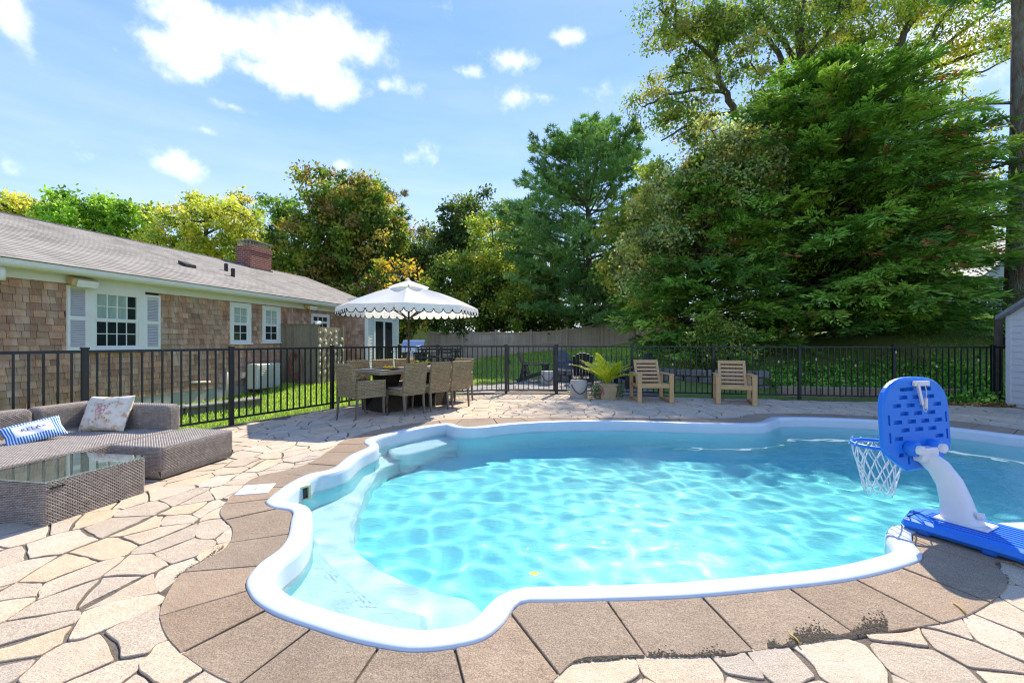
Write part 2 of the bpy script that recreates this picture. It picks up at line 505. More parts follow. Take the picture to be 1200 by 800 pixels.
# ---- patio: mortar bed, band of cast pavers round the pool, crazy paving
M_MORTAR = mk('mortar', C('#6f6455'), C('#544a3f'), 30, 0.95, 0.8, 120, 0.012, c3=C('#7c7262'))
def stone_mat(name, a, b, c, speck=260.0, amt=0.5):
    m = bpy.data.materials.new(name); m.use_nodes = True
    t = NT(m.node_tree); bs = m.node_tree.nodes['Principled BSDF']
    co = t.n('ShaderNodeTexCoord').outputs['Object']
    n1 = t.n('ShaderNodeTexNoise', ins={'Vector': co, 'Scale': 5.0, 'Detail': 7.0, 'Roughness': 0.65})
    n2 = t.n('ShaderNodeTexNoise', ins={'Vector': co, 'Scale': speck, 'Detail': 2.0})
    n3 = t.n('ShaderNodeTexNoise', ins={'Vector': co, 'Scale': 1.3, 'Detail': 5.0})
    vo = t.n('ShaderNodeTexVoronoi', ins={'Vector': co, 'Scale': speck*0.55})
    col = t.mix(t.n('ShaderNodeMapRange', ins={'Value': n1.outputs[0], 'From Min': 0.32, 'From Max': 0.7}).outputs[0], (*a, 1), (*b, 1))
    col = t.mix(t.n('ShaderNodeMapRange', ins={'Value': n3.outputs[0], 'From Min': 0.48, 'From Max': 0.72, 'To Max': 0.65}).outputs[0], col, (*c, 1))
    sp = t.n('ShaderNodeMapRange', ins={'Value': n2.outputs[0], 'From Min': 0.35, 'From Max': 0.68, 'To Min': 1-amt, 'To Max': 1+amt*0.7}).outputs[0]
    col = t.mix(1.0, col, t.n('ShaderNodeCombineColor', ins={0: sp, 1: sp, 2: sp}).outputs[0], 'MULTIPLY')
    at = t.n('ShaderNodeAttribute', attribute_name='tint')
    col = t.mix(1.0, col, at.outputs[0], 'MULTIPLY')
    n5 = t.n('ShaderNodeTexNoise', ins={'Vector': co, 'Scale': 17.0, 'Detail': 8.0, 'Roughness': 0.75, 'Distortion': 0.8})
    stn = t.n('ShaderNodeMapRange', ins={'Value': n5.outputs[0], 'From Min': 0.60, 'From Max': 0.74, 'To Max': 0.28}).outputs[0]
    col = t.mix(stn, col, C4('#6f604f'))
    t.set(bs, 'Base Color', col); t.set(bs, 'Roughness', 0.88); t.set(bs, 'Specular IOR Level', 0.25)
    n4 = t.n('ShaderNodeTexNoise', ins={'Vector': co, 'Scale': 28.0, 'Detail': 9.0, 'Roughness': 0.7})
    t.set(bs, 'Normal', t.n('ShaderNodeBump', ins={'Strength': 0.8, 'Distance': 0.016, 'Height': n4.outputs[0]}).outputs[0])
    return m
M_FLAG = stone_mat('flagstone', C('#d4c1a6'), C('#c1ac92'), C('#bdb3a6'), 210, 0.30)
M_PAVER = stone_mat('cast_paver', C('#a6927b'), C('#97836d'), C('#8d7c69'), 170, 0.36)

patio_edge = resample([(p[0], p[1]) for p in PATIO], 0.5)
patio_edge = np.array(PATIO)
V, F = cdt_region(PATIO, [HOLE], [(x, y) for x in np.arange(-9, 12, 1.0) for y in np.arange(-2.5, 10.5, 1.0) if pip(PATIO, [(x, y)])[0] and not pip(offset_in(POOL, -0.1), [(x, y)])[0]])
patio = mesh_np('patio', np.c_[V, np.full(len(V), -0.008)], F, M_MORTAR, kind='structure')

def inset_poly(p, d):
    p = ccw(np.asarray(p, float)); return offset_in(p, d)
def clip_half(poly, q, n):
    """keep the part of poly where (p-q).n <= 0"""
    out = []; m = len(poly)
    dd = [(p[0]-q[0])*n[0]+(p[1]-q[1])*n[1] for p in poly]
    for i in range(m):
        a, b = poly[i], poly[(i+1) % m]; da, db = dd[i], dd[(i+1) % m]
        if da <= 0: out.append(a)
        if (da < 0 < db) or (db < 0 < da):
            t = da/(da-db); out.append((a[0]+(b[0]-a[0])*t, a[1]+(b[1]-a[1])*t))
    return out
def slab(mb, poly, ztop, zbot, ch=0.005):
    """stone with a worn arris: top ring, shoulder ring, foot ring"""
    p = ccw(np.asarray(poly, float)); n = len(p)
    q = offset_in(p, ch)
    tz = (random.uniform(-0.0025, 0.0025), random.uniform(-0.004, 0.004), random.uniform(-0.004, 0.004)); c = p.mean(0)
    zt = lambda a: ztop+tz[0]+tz[1]*(a[0]-c[0])+tz[2]*(a[1]-c[1])
    vs = [(a[0], a[1], zt(a)) for a in q]+[(a[0], a[1], zt(a)-ch) for a in p]+[(a[0], a[1], zbot) for a in p]
    fs = [tuple(range(n))]+[(i, n+i, n+(i+1) % n, (i+1) % n) for i in range(n)]+[(n+i, 2*n+i, 2*n+(i+1) % n, n+(i+1) % n) for i in range(n)]
    mb.add(vs, fs)

# band pavers
def arclen(p):
    return np.r_[0, np.cumsum(np.linalg.norm(np.diff(np.vstack([p, p[:1]]), axis=0), axis=1))]
# matching inner position for every band sample (nearest, forced to advance)
d2 = ((BAND[:, None, :]-POOL[None, :, :])**2).sum(2)
near = d2.argmin(1).astype(float)
i0 = int(np.argmin(d2.min(1))); NB, NP = len(BAND), len(POOL)
order = [(i0+k) % NB for k in range(NB)]
nn = near[order]; nn = nn-nn[0]; nn[nn < -NP*0.5] += NP
un = [0.0]
for k in range(1, NB):
    v = nn[k]
    while v-un[-1] > NP*0.5: v -= NP
    while v-un[-1] < -NP*0.5: v += NP
    un.append(v)
un = np.maximum.accumulate(np.array(un)); un = np.minimum(un, NP-0.5)
ker = np.ones(15)/15
un = np.convolve(np.r_[np.full(7, un[0]), un, np.full(7, un[-1])], ker, 'valid')
un[0] = 0
inner_idx = near[order][0]+un
def pool_at(t):
    t = t % NP; i = int(t); f = t-i
    return POOL[i]*(1-f)+POOL[(i+1) % NP]*f
bp = BAND[order]; blen = arclen(bp)
joints = [0.0]
while joints[-1] < blen[-1]-0.5: joints.append(joints[-1]+random.uniform(0.36, 0.52))
joints.append(blen[-1])
bp2 = np.vstack([bp, bp[:1]]); ii2 = np.r_[inner_idx, inner_idx[0]+NP]
GAP = 0.0035
for a, b in zip(joints[:-1], joints[1:]):
    sa = np.linspace(a+GAP, b-GAP, 9)
    oute = [(np.interp(s, blen, bp2[:, 0]), np.interp(s, blen, bp2[:, 1])) for s in sa]
    ta, tb = np.interp(a, blen, ii2), np.interp(b, blen, ii2)
    if tb-ta < 0.3: tb = ta+0.3
    g = GAP/0.045
    inn = [tuple(pool_at(t)) for t in np.linspace(ta+g, tb-g, 9)]
    oc = np.array(oute).mean(0)
    inn = [(p[0]+(oc[0]-p[0])*0.012, p[1]+(oc[1]-p[1])*0.012) for p in inn]
    mb = MB(); mb.cur = tjit(1.0, 0.10, 0.03)
    slab(mb, oute+inn[::-1], 0.006, -0.04, 0.003)
    mb.build('paver', M_PAVER, patio)

# crazy paving: irregular cells
rs = np.random.default_rng(5)
seeds = []
cell = 0.212
pts = []
for gx_ in np.arange(-9.2, 12.2, cell*1.16):
    for gy_ in np.arange(-1.2, 11.4, cell*1.16):
        if rs.random() < 0.10: continue
        pts.append((gx_+rs.uniform(-.5, .5)*cell*1.25, gy_+rs.uniform(-.5, .5)*cell*1.25))
pts = np.array(pts)
keep = pip([(p[0], p[1]) for p in PATIO], pts) | True
big_in = pip(offset_in(BAND, 0.22, 2), pts)
AN = np.array((1.12, 0.88))
Q = pts*AN
flag_polys = []
Pc = np.array(PATIO)
edges = [(Pc[i], Pc[(i+1) % len(Pc)]) for i in range(len(Pc))]
inside_p = pip(PATIO, pts)
def chaikin(p, k=0.2):
    out = []
    for i in range(len(p)):
        a, b = np.array(p[i]), np.array(p[(i+1) % len(p)])
        out.append(tuple(a+(b-a)*k)); out.append(tuple(a+(b-a)*(1-k)))
    return out
def rough_edges(p, amp):
    out = []
    n = len(p)
    for i in range(n):
        a, b = np.array(p[i]), np.array(p[(i+1) % n]); L = np.linalg.norm(b-a)
        out.append(tuple(a))
        m = int(L/0.07)
        if m > 0:
            t_ = (b-a)/L; nrm = np.array((-t_[1], t_[0])); bow = rs.normal(0, amp*1.2)
            for k in range(1, m+1):
                f = k/(m+1)
                out.append(tuple(a+(b-a)*f+nrm*(bow*math.sin(math.pi*f)+rs.normal(0, amp*0.45))))
    return out
for i in range(len(pts)):
    if big_in[i]: continue
    x, y = pts[i]
    if y > 0 and (abs(x) > 1.45*y+1.6): continue
    d = ((Q-Q[i])**2).sum(1); nb = np.argsort(d)[1:22]
    poly = [(Q[i][0]+dx, Q[i][1]+dy) for dx, dy in ((-1,-1),(1,-1),(1,1),(-1,1))]
    for j in nb:
        mid = (Q[i]+Q[j])/2; nv = Q[j]-Q[i]
        poly = clip_half(poly, mid, nv)
        if len(poly) < 3: break
    if len(poly) < 3: continue
    poly = [(p[0]/AN[0], p[1]/AN[1]) for p in poly]
    # patio edge
    if not pip(PATIO, poly).all():
        for a, b in edges:
            e = b-a; nv = np.array((e[1], -e[0]))
            if nv.dot(Pc.mean(0)-a) > 0: nv = -nv
            poly = clip_half(poly, a, nv)
            if len(poly) < 3: break
        if len(poly) < 3: continue
    # band edge
    inb = pip(BAND, poly)
    cen = np.mean(poly, axis=0)
    db = np.linalg.norm(BAND-cen, axis=1); kb = int(db.argmin())
    if inb.any() or db[kb] < 0.12:
        if inb.all(): continue
        w = 4
        e = BAND[(kb+w) % NB]-BAND[(kb-w) % NB]; nv = np.array((-e[1], e[0])); nv /= np.linalg.norm(nv)
        poly = clip_half(poly, BAND[kb]+nv*0.02, nv)
        if len(poly) < 3: continue
    a = np.array(poly); ar = 0.5*abs(np.sum(a[:, 0]*np.roll(a[:, 1], -1)-np.roll(a[:, 0], -1)*a[:, 1]))
    if ar < 0.006: continue
    # drop very short edges
    q = []
    for p in poly:
        if not q or math.hypot(p[0]-q[-1][0], p[1]-q[-1][1]) > 0.03: q.append(p)
    if len(q) < 3: continue
    q = inset_poly(q, rs.uniform(0.005, 0.011))
    q = chaikin([tuple(p) for p in rough_edges([tuple(p) for p in q], 0.0085)], 0.14)
    depth = cen[1]
    vis = 0 if depth < 0.8 else (ar/depth**2 if abs(cen[0]) < 1.2*depth else 0)
    flag_polys.append((vis, q))
flag_polys.sort(key=lambda t: -t[0])
stuff = MB()
for k, (vis, q) in enumerate(flag_polys):
    r = random.random()
    if r < 0.30: tn = (random.uniform(0.84, 0.95),)*3; tn = (tn[0]*0.98, tn[1], tn[2]*1.03)
    elif r < 0.42: tn = (1.04, 0.99, 0.91)
    else: tn = tjit(1.0, 0.09, 0.03)
    if k < 300:
        mb = MB(); mb.cur = tn; slab(mb, q, 0.0, -0.03, 0.0025)
        mb.build('flagstone', M_FLAG, patio)
    else:
        stuff.cur = tn; slab(stuff, q, 0.0, -0.03, 0.0025)
stuff.build('flagstones', M_FLAG, patio, kind='stuff')

# ---- pool shell
M_SHELL = mk('pool_gelcoat', C('#ced5da'), C('#c4cdd4'), 3.0, 0.3, 0.0, spec=0.5, coat=0.2)
M_BASIN = mk('water_tinted_gelcoat', C('#8eeaf0'), C('#84e4ec'), 2.0, 0.35)  # aqua is light absorption by deep water, put into the basin colour
pool = empty('swimming_pool', (2.5, 4.5, 0.0))
tag(pool, 'free-form fibreglass swimming pool with pale blue rim, entry steps and skimmer recess', 'pool')
rings_spec = [(0.0,-0.03,0),(0.0,0.010,0),(0.008,0.017,0),(0.03,0.020,0),(0.095,0.020,1),(0.115,0.016,1),(0.128,0.004,2),(0.134,-0.02,2)]
def ring_mesh(spec, name, cap=False):
    mb = MB(); mb.sm = True; n = NP; vs = []
    for d, zz, sm in spec:
        q = offset_in(POOL, d, sm)
        vs += [(p[0], p[1], zz) for p in q]
    fs = []
    for r_ in range(len(spec)-1):
        for i in range(n):
            j = (i+1) % n
            fs.append((r_*n+i, r_*n+j, (r_+1)*n+j, (r_+1)*n+i))
    mb.add(vs, fs)
    return mb.build(name, M_BASIN if name == 'basin_wall' else M_SHELL, pool)
rim = ring_mesh(rings_spec, 'rim')
wall_spec = [(0.14,-0.2,3),(0.15,-0.5,6),(0.19,-0.8,12),(0.28,-0.98,20)]
ring_mesh([(0.134,-0.02,2),(0.138,-0.12,2),(0.14,-0.2,3)], 'freeboard')
pwall = ring_mesh(wall_spec, 'basin_wall')
fl = offset_in(POOL, 0.24, 16)[::3]
V, F = cdt_region([tuple(p) for p in fl], [], [(x, y) for x in np.arange(-3, 8, .5) for y in np.arange(1.5, 8, .5) if pip(fl, [(x, y)])[0]])
zf = -0.97-0.15*ss(1.0, 5.0, V[:, 0])
pfloor = mesh_np('basin_floor', np.c_[V, zf], F, M_BASIN, pool, smooth=True)
M_STEP = mk('white_gelcoat', C('#e9f1f3'), C('#e0eaee'), 2.0, 0.35)
def tier(name, px, z, extra, ch=0.05):
    edge = resample([tuple(G(x, y, z)[:2]) for x, y in px], 0.08, closed=False)
    poly = [tuple(p) for p in edge]+extra
    p = ccw(np.array(poly)); n = len(p); mb = MB()
    q = offset_in(p, 0.03)
    vs = [(a[0], a[1], z) for a in q]+[(a[0], a[1], z-0.03) for a in p]+[(a[0], a[1], -1.4) for a in p]
    fs = [tuple(range(n))]+[(i, n+i, n+(i+1) % n, (i+1) % n) for i in range(n)]+[(n+i, 2*n+i, 2*n+(i+1) % n, n+(i+1) % n) for i in range(n)]
    mb.add(vs, fs)
    o = mb.build(name, M_STEP, pool)
    return o
tier('bench', [(575,762),(548,738),(492,722),(447,703),(422,683),(414,667),(418,641),(428,607),(444,581),(476,560),(515,543)], -0.52,
     [(-0.9,6.85),(-1.5,6.8),(-2.2,6.0),(-2.4,3.6),(-1.6,2.0),(-0.3,1.65)])
tier('step', [(366,639),(376,660),(392,680),(415,703),(450,722),(500,738)], -0.30, [(-0.35,1.65),(-1.15,1.8),(-1.6,2.25),(-1.85,2.8),(-1.85,3.4)])
tier('step', [(452,527),(462,544),(500,538),(540,524),(556,510)], -0.30, [(-0.5,6.75),(-1.2,6.6),(-1.9,5.6),(-1.6,5.1)])
# skimmer mouth
M_BEIGE = mk('beige_plastic', C('#d9cfa8'), C('#c8bb8c'), 8, 0.5)
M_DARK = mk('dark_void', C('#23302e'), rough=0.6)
sk = MB(); c0 = G(351, 579, -0.07)
for (dx, dz, sx, sz) in ((-.085,0,.02,.13),(.085,0,.02,.13),(0,.058,.15,.016),(0,-.058,.15,.016)):
    M3 = Matrix.Rotation(R(52), 3, 'Z')
    sk.box(c0+M3 @ Vector((dx, 0, dz)), (sx, 0.03, sz), M=M3)
sko = sk.build('skimmer_mouth', M_BEIGE, pool)
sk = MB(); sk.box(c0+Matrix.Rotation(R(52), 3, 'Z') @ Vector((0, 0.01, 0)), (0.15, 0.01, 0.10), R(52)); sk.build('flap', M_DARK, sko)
# ---- water: gently rippled closed body
WL = -0.125
def water_mat():
    m = bpy.data.materials.new('pool_water'); m.use_nodes = True
    nt = m.node_tree; nt.nodes.clear(); t = NT(nt)
    out = t.n('ShaderNodeOutputMaterial')
    co = t.n('ShaderNodeTexCoord').outputs['Object']
    mp = t.n('ShaderNodeMapping', ins={'Vector': co, 'Rotation': (0, 0, 0.5), 'Scale': (1.0, 1.5, 1.0)})
    n1 = t.n('ShaderNodeTexNoise', ins={'Vector': mp.outputs[0], 'Scale': 15.0, 'Detail': 4.0, 'Roughness': 0.55, 'Distortion': 0.7})
    bmp = t.n('ShaderNodeBump', ins={'Strength': 0.4, 'Distance': 0.025, 'Height': n1.outputs[0]})
    if WATER_REFRACT:
        refr = t.n('ShaderNodeBsdfRefraction', ins={'Color': (0.82, 0.985, 0.99, 1), 'Roughness': 0.0, 'IOR': 1.33})
        thru = refr
    else:
        thru = t.n('ShaderNodeBsdfTransparent', ins={'Color': (1, 1, 1, 1)})
    gl = t.n('ShaderNodeBsdfGlossy', ins={'Color': (1, 1, 1, 1), 'Roughness': 0.03, 'Normal': bmp.outputs[0]})
    lw = t.n('ShaderNodeLayerWeight', ins={'Blend': 0.5, 'Normal': bmp.outputs[0]})   # Schlick's Fresnel
    fr = t.math('ADD', 0.02, t.math('MULTIPLY', 0.98, t.math('POWER', lw.outputs['Facing'], 5.0)), clamp=True)
    mx = t.n('ShaderNodeMixShader', ins={0: fr, 1: thru.outputs[0], 2: gl.outputs[0]})
    t.set(out, 'Surface', mx.outputs[0])
    return m
WATER_REFRACT = True
M_WATER = water_mat()
wl_loop = offset_in(POOL, 0.137, 2)[::2]
gxy = np.array([(x, y) for x in np.arange(-3, 8, .036) for y in np.arange(1.6, 7.6, .036)])
inner = offset_in(POOL, 0.16, 3)[::2]
gxy = gxy[pip(inner, gxy)]
V, F = cdt_region([tuple(p) for p in wl_loop], [], gxy)
def waves(x, y):
    h = np.zeros_like(x); r_ = np.random.default_rng(3)
    for k in range(60):
        lam = 0.15+0.34*r_.random()**1.6; th = r_.normal(2.1, 0.75); ph = r_.uniform(0, 6.28)
        h += 0.00155*lam**1.15*np.sin(2*np.pi/lam*(x*math.cos(th)+y*math.sin(th))+ph+0.8*np.sin(1.3*x+ph)+0.7*np.sin(1.7*y-ph))
    return h
zt = WL+waves(V[:, 0], V[:, 1])
water = mesh_np('pool_water', np.c_[V, zt], F, M_WATER, kind='structure', smooth=True)
if WATER_REFRACT:
    try:
        water.cycles.is_caustics_caster = True
        for o in pool.children: o.cycles.is_caustics_receiver = True
        sun_d.cycles.is_caustics_light = True
    except Exception as e:
        print('caustics', e)
# ================================================================ HOUSE
M_WHITE = mk('white_trim_paint', C('#efeee8'), C('#e7e5de'), 3, 0.5)
M_SHUT = mk('shutter_paint', C('#dcd9da'), C('#d2cfd1'), 4, 0.55)
M_SHINGLE = mk('cedar_shingle', C('#c29a80'), C('#a27a62'), 22, 0.9, 0.6, 90, 0.006, tint=True, stretch=(3, 3, 0.5), c3=C('#c0a893'), scale3=2.2)
M_WALLCORE = mk('wall_sheathing', C('#5a4a40'), C('#4b3d35'), 8, 0.9)
M_CONC = mk('concrete', C('#b3b1aa'), C('#9c9a92'), 6, 0.9, 0.3, 80, 0.01)
M_PANE = bpy.data.materials.new('window_glass'); M_PANE.use_nodes = True
_b = M_PANE.node_tree.nodes['Principled BSDF']
_b.inputs['Base Color'].default_value = (0.02, 0.025, 0.03, 1); _b.inputs['Roughness'].default_value = 0.06; _b.inputs['Specular IOR Level'].default_value = 0.7
M_CURTAIN = mk('curtained_glass', C('#aebfb4'), C('#94a89c'), 2.5, 0.12, stretch=(6, 6, 1), spec=0.6)
M_METAL_DK = mk('dark_metal', C('#2b2523'), rough=0.6)
M_LEAD = mk('lead_flashing', C('#5e6266'), C('#4c5054'), 10, 0.6)

def roof_mat():
    m = bpy.data.materials.new('asphalt_shingle'); m.use_nodes = True
    t = NT(m.node_tree); b = m.node_tree.nodes['Principled BSDF']
    at = t.n('ShaderNodeAttribute', attribute_name='tint')      # r = along, g = up the slope (metres)
    sp = t.n('ShaderNodeSeparateColor', ins={0: at.outputs[0]})
    vec = t.n('ShaderNodeCombineXYZ', ins={0: sp.outputs[0], 1: sp.outputs[1], 2: 0.0})
    br = t.n('ShaderNodeTexBrick', offset=0.5, ins={'Vector': vec.outputs[0], 'Color1': C4('#a39d93'), 'Color2': C4('#8a847b'), 'Mortar': C4('#6f6a62'), 'Scale': 1.0, 'Mortar Size': 0.006, 'Bias': 0.1, 'Brick Width': 0.30, 'Row Height': 0.145})
    n1 = t.n('ShaderNodeTexNoise', ins={'Vector': vec.outputs[0], 'Scale': 1.1, 'Detail': 5.0})
    n2 = t.n('ShaderNodeTexNoise', ins={'Vector': vec.outputs[0], 'Scale': 160.0, 'Detail': 2.0})
    c = t.mix(t.n('ShaderNodeMapRange', ins={'Value': n1.outputs[0], 'From Min': 0.4, 'From Max': 0.65, 'To Max': 0.4}).outputs[0], br.outputs[0], C4('#b0aaa0'))
    k = t.n('ShaderNodeMapRange', ins={'Value': n2.outputs[0], 'From Min': 0.3, 'From Max': 0.7, 'To Min': 0.8, 'To Max': 1.2}).outputs[0]
    c = t.mix(1.0, c, t.n('ShaderNodeCombineColor', ins={0: k, 1: k, 2: k}).outputs[0], 'MULTIPLY')
    t.set(b, 'Base Color', c); t.set(b, 'Roughness', 0.95); t.set(b, 'Specular IOR Level', 0.2)
    t.set(b, 'Normal', t.n('ShaderNodeBump', ins={'Strength': 0.5, 'Distance': 0.01, 'Height': n2.outputs[0]}).outputs[0])
    return m
M_ROOF = roof_mat()

house = empty('shingled_house', (HO[0], HO[1], 0.0))
tag(house, 'long low house with brown cedar shingles, white trim and grey shingled roof', 'house')
def HW(s, u=0.0, z=0.0):
    return Vector((HO[0]+HA[0]*s+HN[0]*u, HO[1]+HA[1]*s+HN[1]*u, z))
HM = Matrix(((HA[0], HN[0], 0), (HA[1], HN[1], 0), (0, 0, 1)))     # columns: along wall, outward, up
def hbox(mb, s0, s1, u0, u1, z0, z1):
    p = [HW(s, u, z) for z in (z0, z1) for s, u in ((s0, u0), (s0, u1), (s1, u1), (s1, u0))]
    mb.hexa(p)
def s_of(px, u=0.0):
    k = (px-600)/FPX; o = HO+HN*u
    return (k*o[1]-o[0])/(HA[0]-k*HA[1])
def z_at(py, s, u=0.0):
    return CAM_H-(py-400)/FPX*(HO[1]+HA[1]*s+HN[1]*u)
S_END = 9.45; EAVE = 2.38
S0 = -7.0
m_ = MB(); hbox(m_, S0, 13.0, -7.6, -0.03, -0.3, EAVE+0.2); m_.build('wall', M_WALLCORE, house)
m_ = MB(); hbox(m_, S0, S_END, -0.4, 0.012, -0.5, 0.10); m_.build('foundation', M_CONC, house)
# wing with sliding door
WU = 1.17
m_ = MB(); hbox(m_, S_END, S_END+2.44, -1.0, WU-0.03, -0.3, 2.3); m_.build('wing_wall', M_WALLCORE, house)

# window table: (px0, px1, py0, py1, cols, rows) measured on the wall plane
wins = []
def window(px0, px1, py_top, py_bot, cols, rows, curtain=True, casing=0.1, small=False):
    s0, s1 = s_of(px0), s_of(px1); sm = (s0+s1)/2
    z1, z0 = z_at(py_top, sm), z_at(py_bot, sm)
    wins.append((s0, s1, z0, z1))
    w = MB(); u = 0.045
    # casing: four boards
    hbox(w, s0, s0+casing, 0.0, u, z0, z1); hbox(w, s1-casing, s1, 0.0, u, z0, z1)
    hbox(w, s0+casing, s1-casing, 0.0, u, z1-casing, z1); hbox(w, s0+casing, s1-casing, 0.0, u, z0, z0+casing*0.5)
    fr = w.build('window', M_WHITE, house)
    w = MB(); hbox(w, s0-0.03, s1+0.03, 0.0, 0.085, z0-0.035, z0); w.build('sill', M_WHITE, fr)
    a0, a1, b0, b1 = s0+casing, s1-casing, z0+casing*0.5, z1-casing
    mid = (b0+b1)/2
    for k, (c0, c1, uu) in enumerate(((mid, b1, 0.034), (b0, mid, 0.022))):
        t_ = 0.035
        w = MB()
        hbox(w, a0, a0+t_, 0.0, uu, c0, c1); hbox(w, a1-t_, a1, 0.0, uu, c0, c1)
        hbox(w, a0+t_, a1-t_, 0.0, uu, c0, c0+t_); hbox(w, a0+t_, a1-t_, 0.0, uu, c1-t_, c1)
        for i in range(1, cols):
            x = a0+t_+(a1-a0-2*t_)*i/cols; hbox(w, x-0.008, x+0.008, 0.0, uu-0.006, c0+t_, c1-t_)
        for j in range(1, rows):
            y = c0+t_+(c1-c0-2*t_)*j/rows; hbox(w, a0+t_, a1-t_, 0.0, uu-0.008, y-0.008, y+0.008)
        w.build('sash', M_WHITE, fr)
        for i in range(cols):
            for j in range(rows):
                g = MB(); x0 = a0+t_+(a1-a0-2*t_)*i/cols; x1 = a0+t_+(a1-a0-2*t_)*(i+1)/cols
                y0 = c0+t_+(c1-c0-2*t_)*j/rows; y1 = c0+t_+(c1-c0-2*t_)*(j+1)/rows
                hbox(g, x0, x1, -0.02, 0.006, y0, y1)
                g.build('pane', M_CURTAIN if (curtain and k == 0 and not (i == cols-1 and cols > 3)) else M_PANE, fr)
    return s0, s1, z0, z1
w1 = window(101, 168, 337, 410.5, 4, 2, casing=0.13)
w2 = window(268.5, 293, 355, 402, 2, 2)
w3 = window(306.5, 327.5, 359, 401, 2, 2)
w4 = window(364, 385, 368, 386, 3, 1, curtain=False, casing=0.07)
# shutters of the big window
def shutter(px0, px1, pyt, pyb):
    s0, s1 = s_of(px0), s_of(px1); sm = (s0+s1)/2; z1, z0 = z_at(pyt, sm), z_at(pyb, sm)
    wins.append((s0, s1, z0, z1))
    w = MB(); t_ = 0.045; zm = z0+(z1-z0)*0.5
    hbox(w, s0, s0+t_, 0.01, 0.055, z0, z1); hbox(w, s1-t_, s1, 0.01, 0.055, z0, z1)
    for a, b in ((z0, z0+0.07), (zm-0.035, zm+0.035), (z1-0.05, z1)): hbox(w, s0+t_, s1-t_, 0.01, 0.055, a, b)
    sh = w.build('shutter', M_WHITE, house)
    w = MB(); hbox(w, s0+t_, s1-t_, 0.005, 0.016, z0+0.05, z1-0.04); w.build('backing', M_SHUT, sh)
    zz = z0+0.085
    while zz < z1-0.07:
        if abs(zz-zm) > 0.045:
            w = MB(); p = [HW(s, u, z) for (u, z) in ((0.018, zz+0.016), (0.05, zz-0.012), (0.05, zz-0.004), (0.018, zz+0.024)) for s in (s0+t_, s1-t_)]
            w.add(p, [(0, 1, 3, 2), (2, 3, 5, 4), (4, 5, 7, 6), (6, 7, 1, 0), (0, 2, 4, 6), (1, 7, 5, 3)])
            w.build('louvre', M_SHUT, sh)
        zz += 0.034
shutter(76.5, 101, 335, 411); shutter(168, 186, 346, 410)

# cedar shingles, course by course
def covered(s0, s1, z0, z1, wl):
    return any(s0 > a-0.005 and s1 < b+0.005 and z0 > c-0.02 and z1 < d+0.01 for a, b, c, d in wl)
def clipseg(s0, s1, zc, wl):
    """cut the strip [s0,s1] at openings that cross height zc"""
    segs = [(s0, s1)]
    for a, b, c, d in wl:
        if not (c-0.03 < zc < d+0.02): continue
        out = []
        for x0, x1 in segs:
            if b <= x0 or a >= x1: out.append((x0, x1)); continue
            if a > x0+0.02: out.append((x0, a))
            if b < x1-0.02: out.append((b, x1))
        segs = out
    return segs
shing = []
def course_wall(fn, s0, s1, z0, z1, wl, vis):
    z = z0; exp = 0.125; r_ = random.Random(3)
    while z < z1:
        zt = min(z+exp+0.02, z1+0.01)
        s = s0+r_.uniform(-0.1, 0.0)
        while s < s1:
            w = r_.choice((0.09, 0.11, 0.13, 0.15, 0.17, 0.20))*r_.uniform(0.9, 1.1)
            for a, b in clipseg(max(s, s0), min(s+w-0.007, s1), z+0.06, wl):
                if b-a < 0.015: continue
                dz = r_.uniform(-0.006, 0.004); th = r_.uniform(0.018, 0.030)
                pts = [fn(a, -0.02, z+dz), fn(a, th, z+dz), fn(b, th, z+dz+r_.uniform(-.003, .003)), fn(b, -0.02, z+dz),
                       fn(a, -0.02, zt), fn(a, 0.002, zt), fn(b, 0.002, zt), fn(b, -0.02, zt)]
                k = r_.uniform(0.78, 1.2); q = r_.random()
                tn = (k, k*r_.uniform(0.94, 1.0), k*r_.uniform(0.88, 1.0))
                if q < 0.12: tn = (k*1.2, k*1.12, k*1.05)
                if q > 0.93: tn = (k*0.72, k*0.68, k*0.66)
                c = sum(pts, Vector())/8
                shing.append((vis((b-a)*0.125/c.y**2, c), pts, tn))
            s += w
        z += exp
wl_main = wins+[(s_of(77), s_of(186), 2.2, 2.5)]
def vis_main(v, c):
    px = 600+c.x/c.y*FPX
    py = 400-(c.z-CAM_H)/c.y*FPX
    return v*(1 if -2 < px < 400 else 0)*(1 if py < 404 else 0.55)
course_wall(HW, -1.6, S_END, 0.09, EAVE, wl_main, vis_main)
def WF(s, u, z): # wing wall that faces the patio end
    return Vector((HO[0]+HA[0]*(S_END-u)+HN[0]*s, HO[1]+HA[1]*(S_END-u)+HN[1]*s, z))
course_wall(WF, 0.0, WU-0.09, 0.05, 2.3, [], lambda v, c: v*0.8)
shing.sort(key=lambda t: -t[0])
rest = MB()
for k, (v, pts, tn) in enumerate(shing):
    mb = MB() if k < 300 else rest
    mb.cur = tn
    mb.add(pts, [(3, 2, 1, 0), (4, 5, 6, 7), (0, 1, 5, 4), (1, 2, 6, 5), (2, 3, 7, 6)])
    if k < 300: mb.build('shingle', M_SHINGLE, house)
rest.build('shingles', M_SHINGLE, house, kind='stuff')

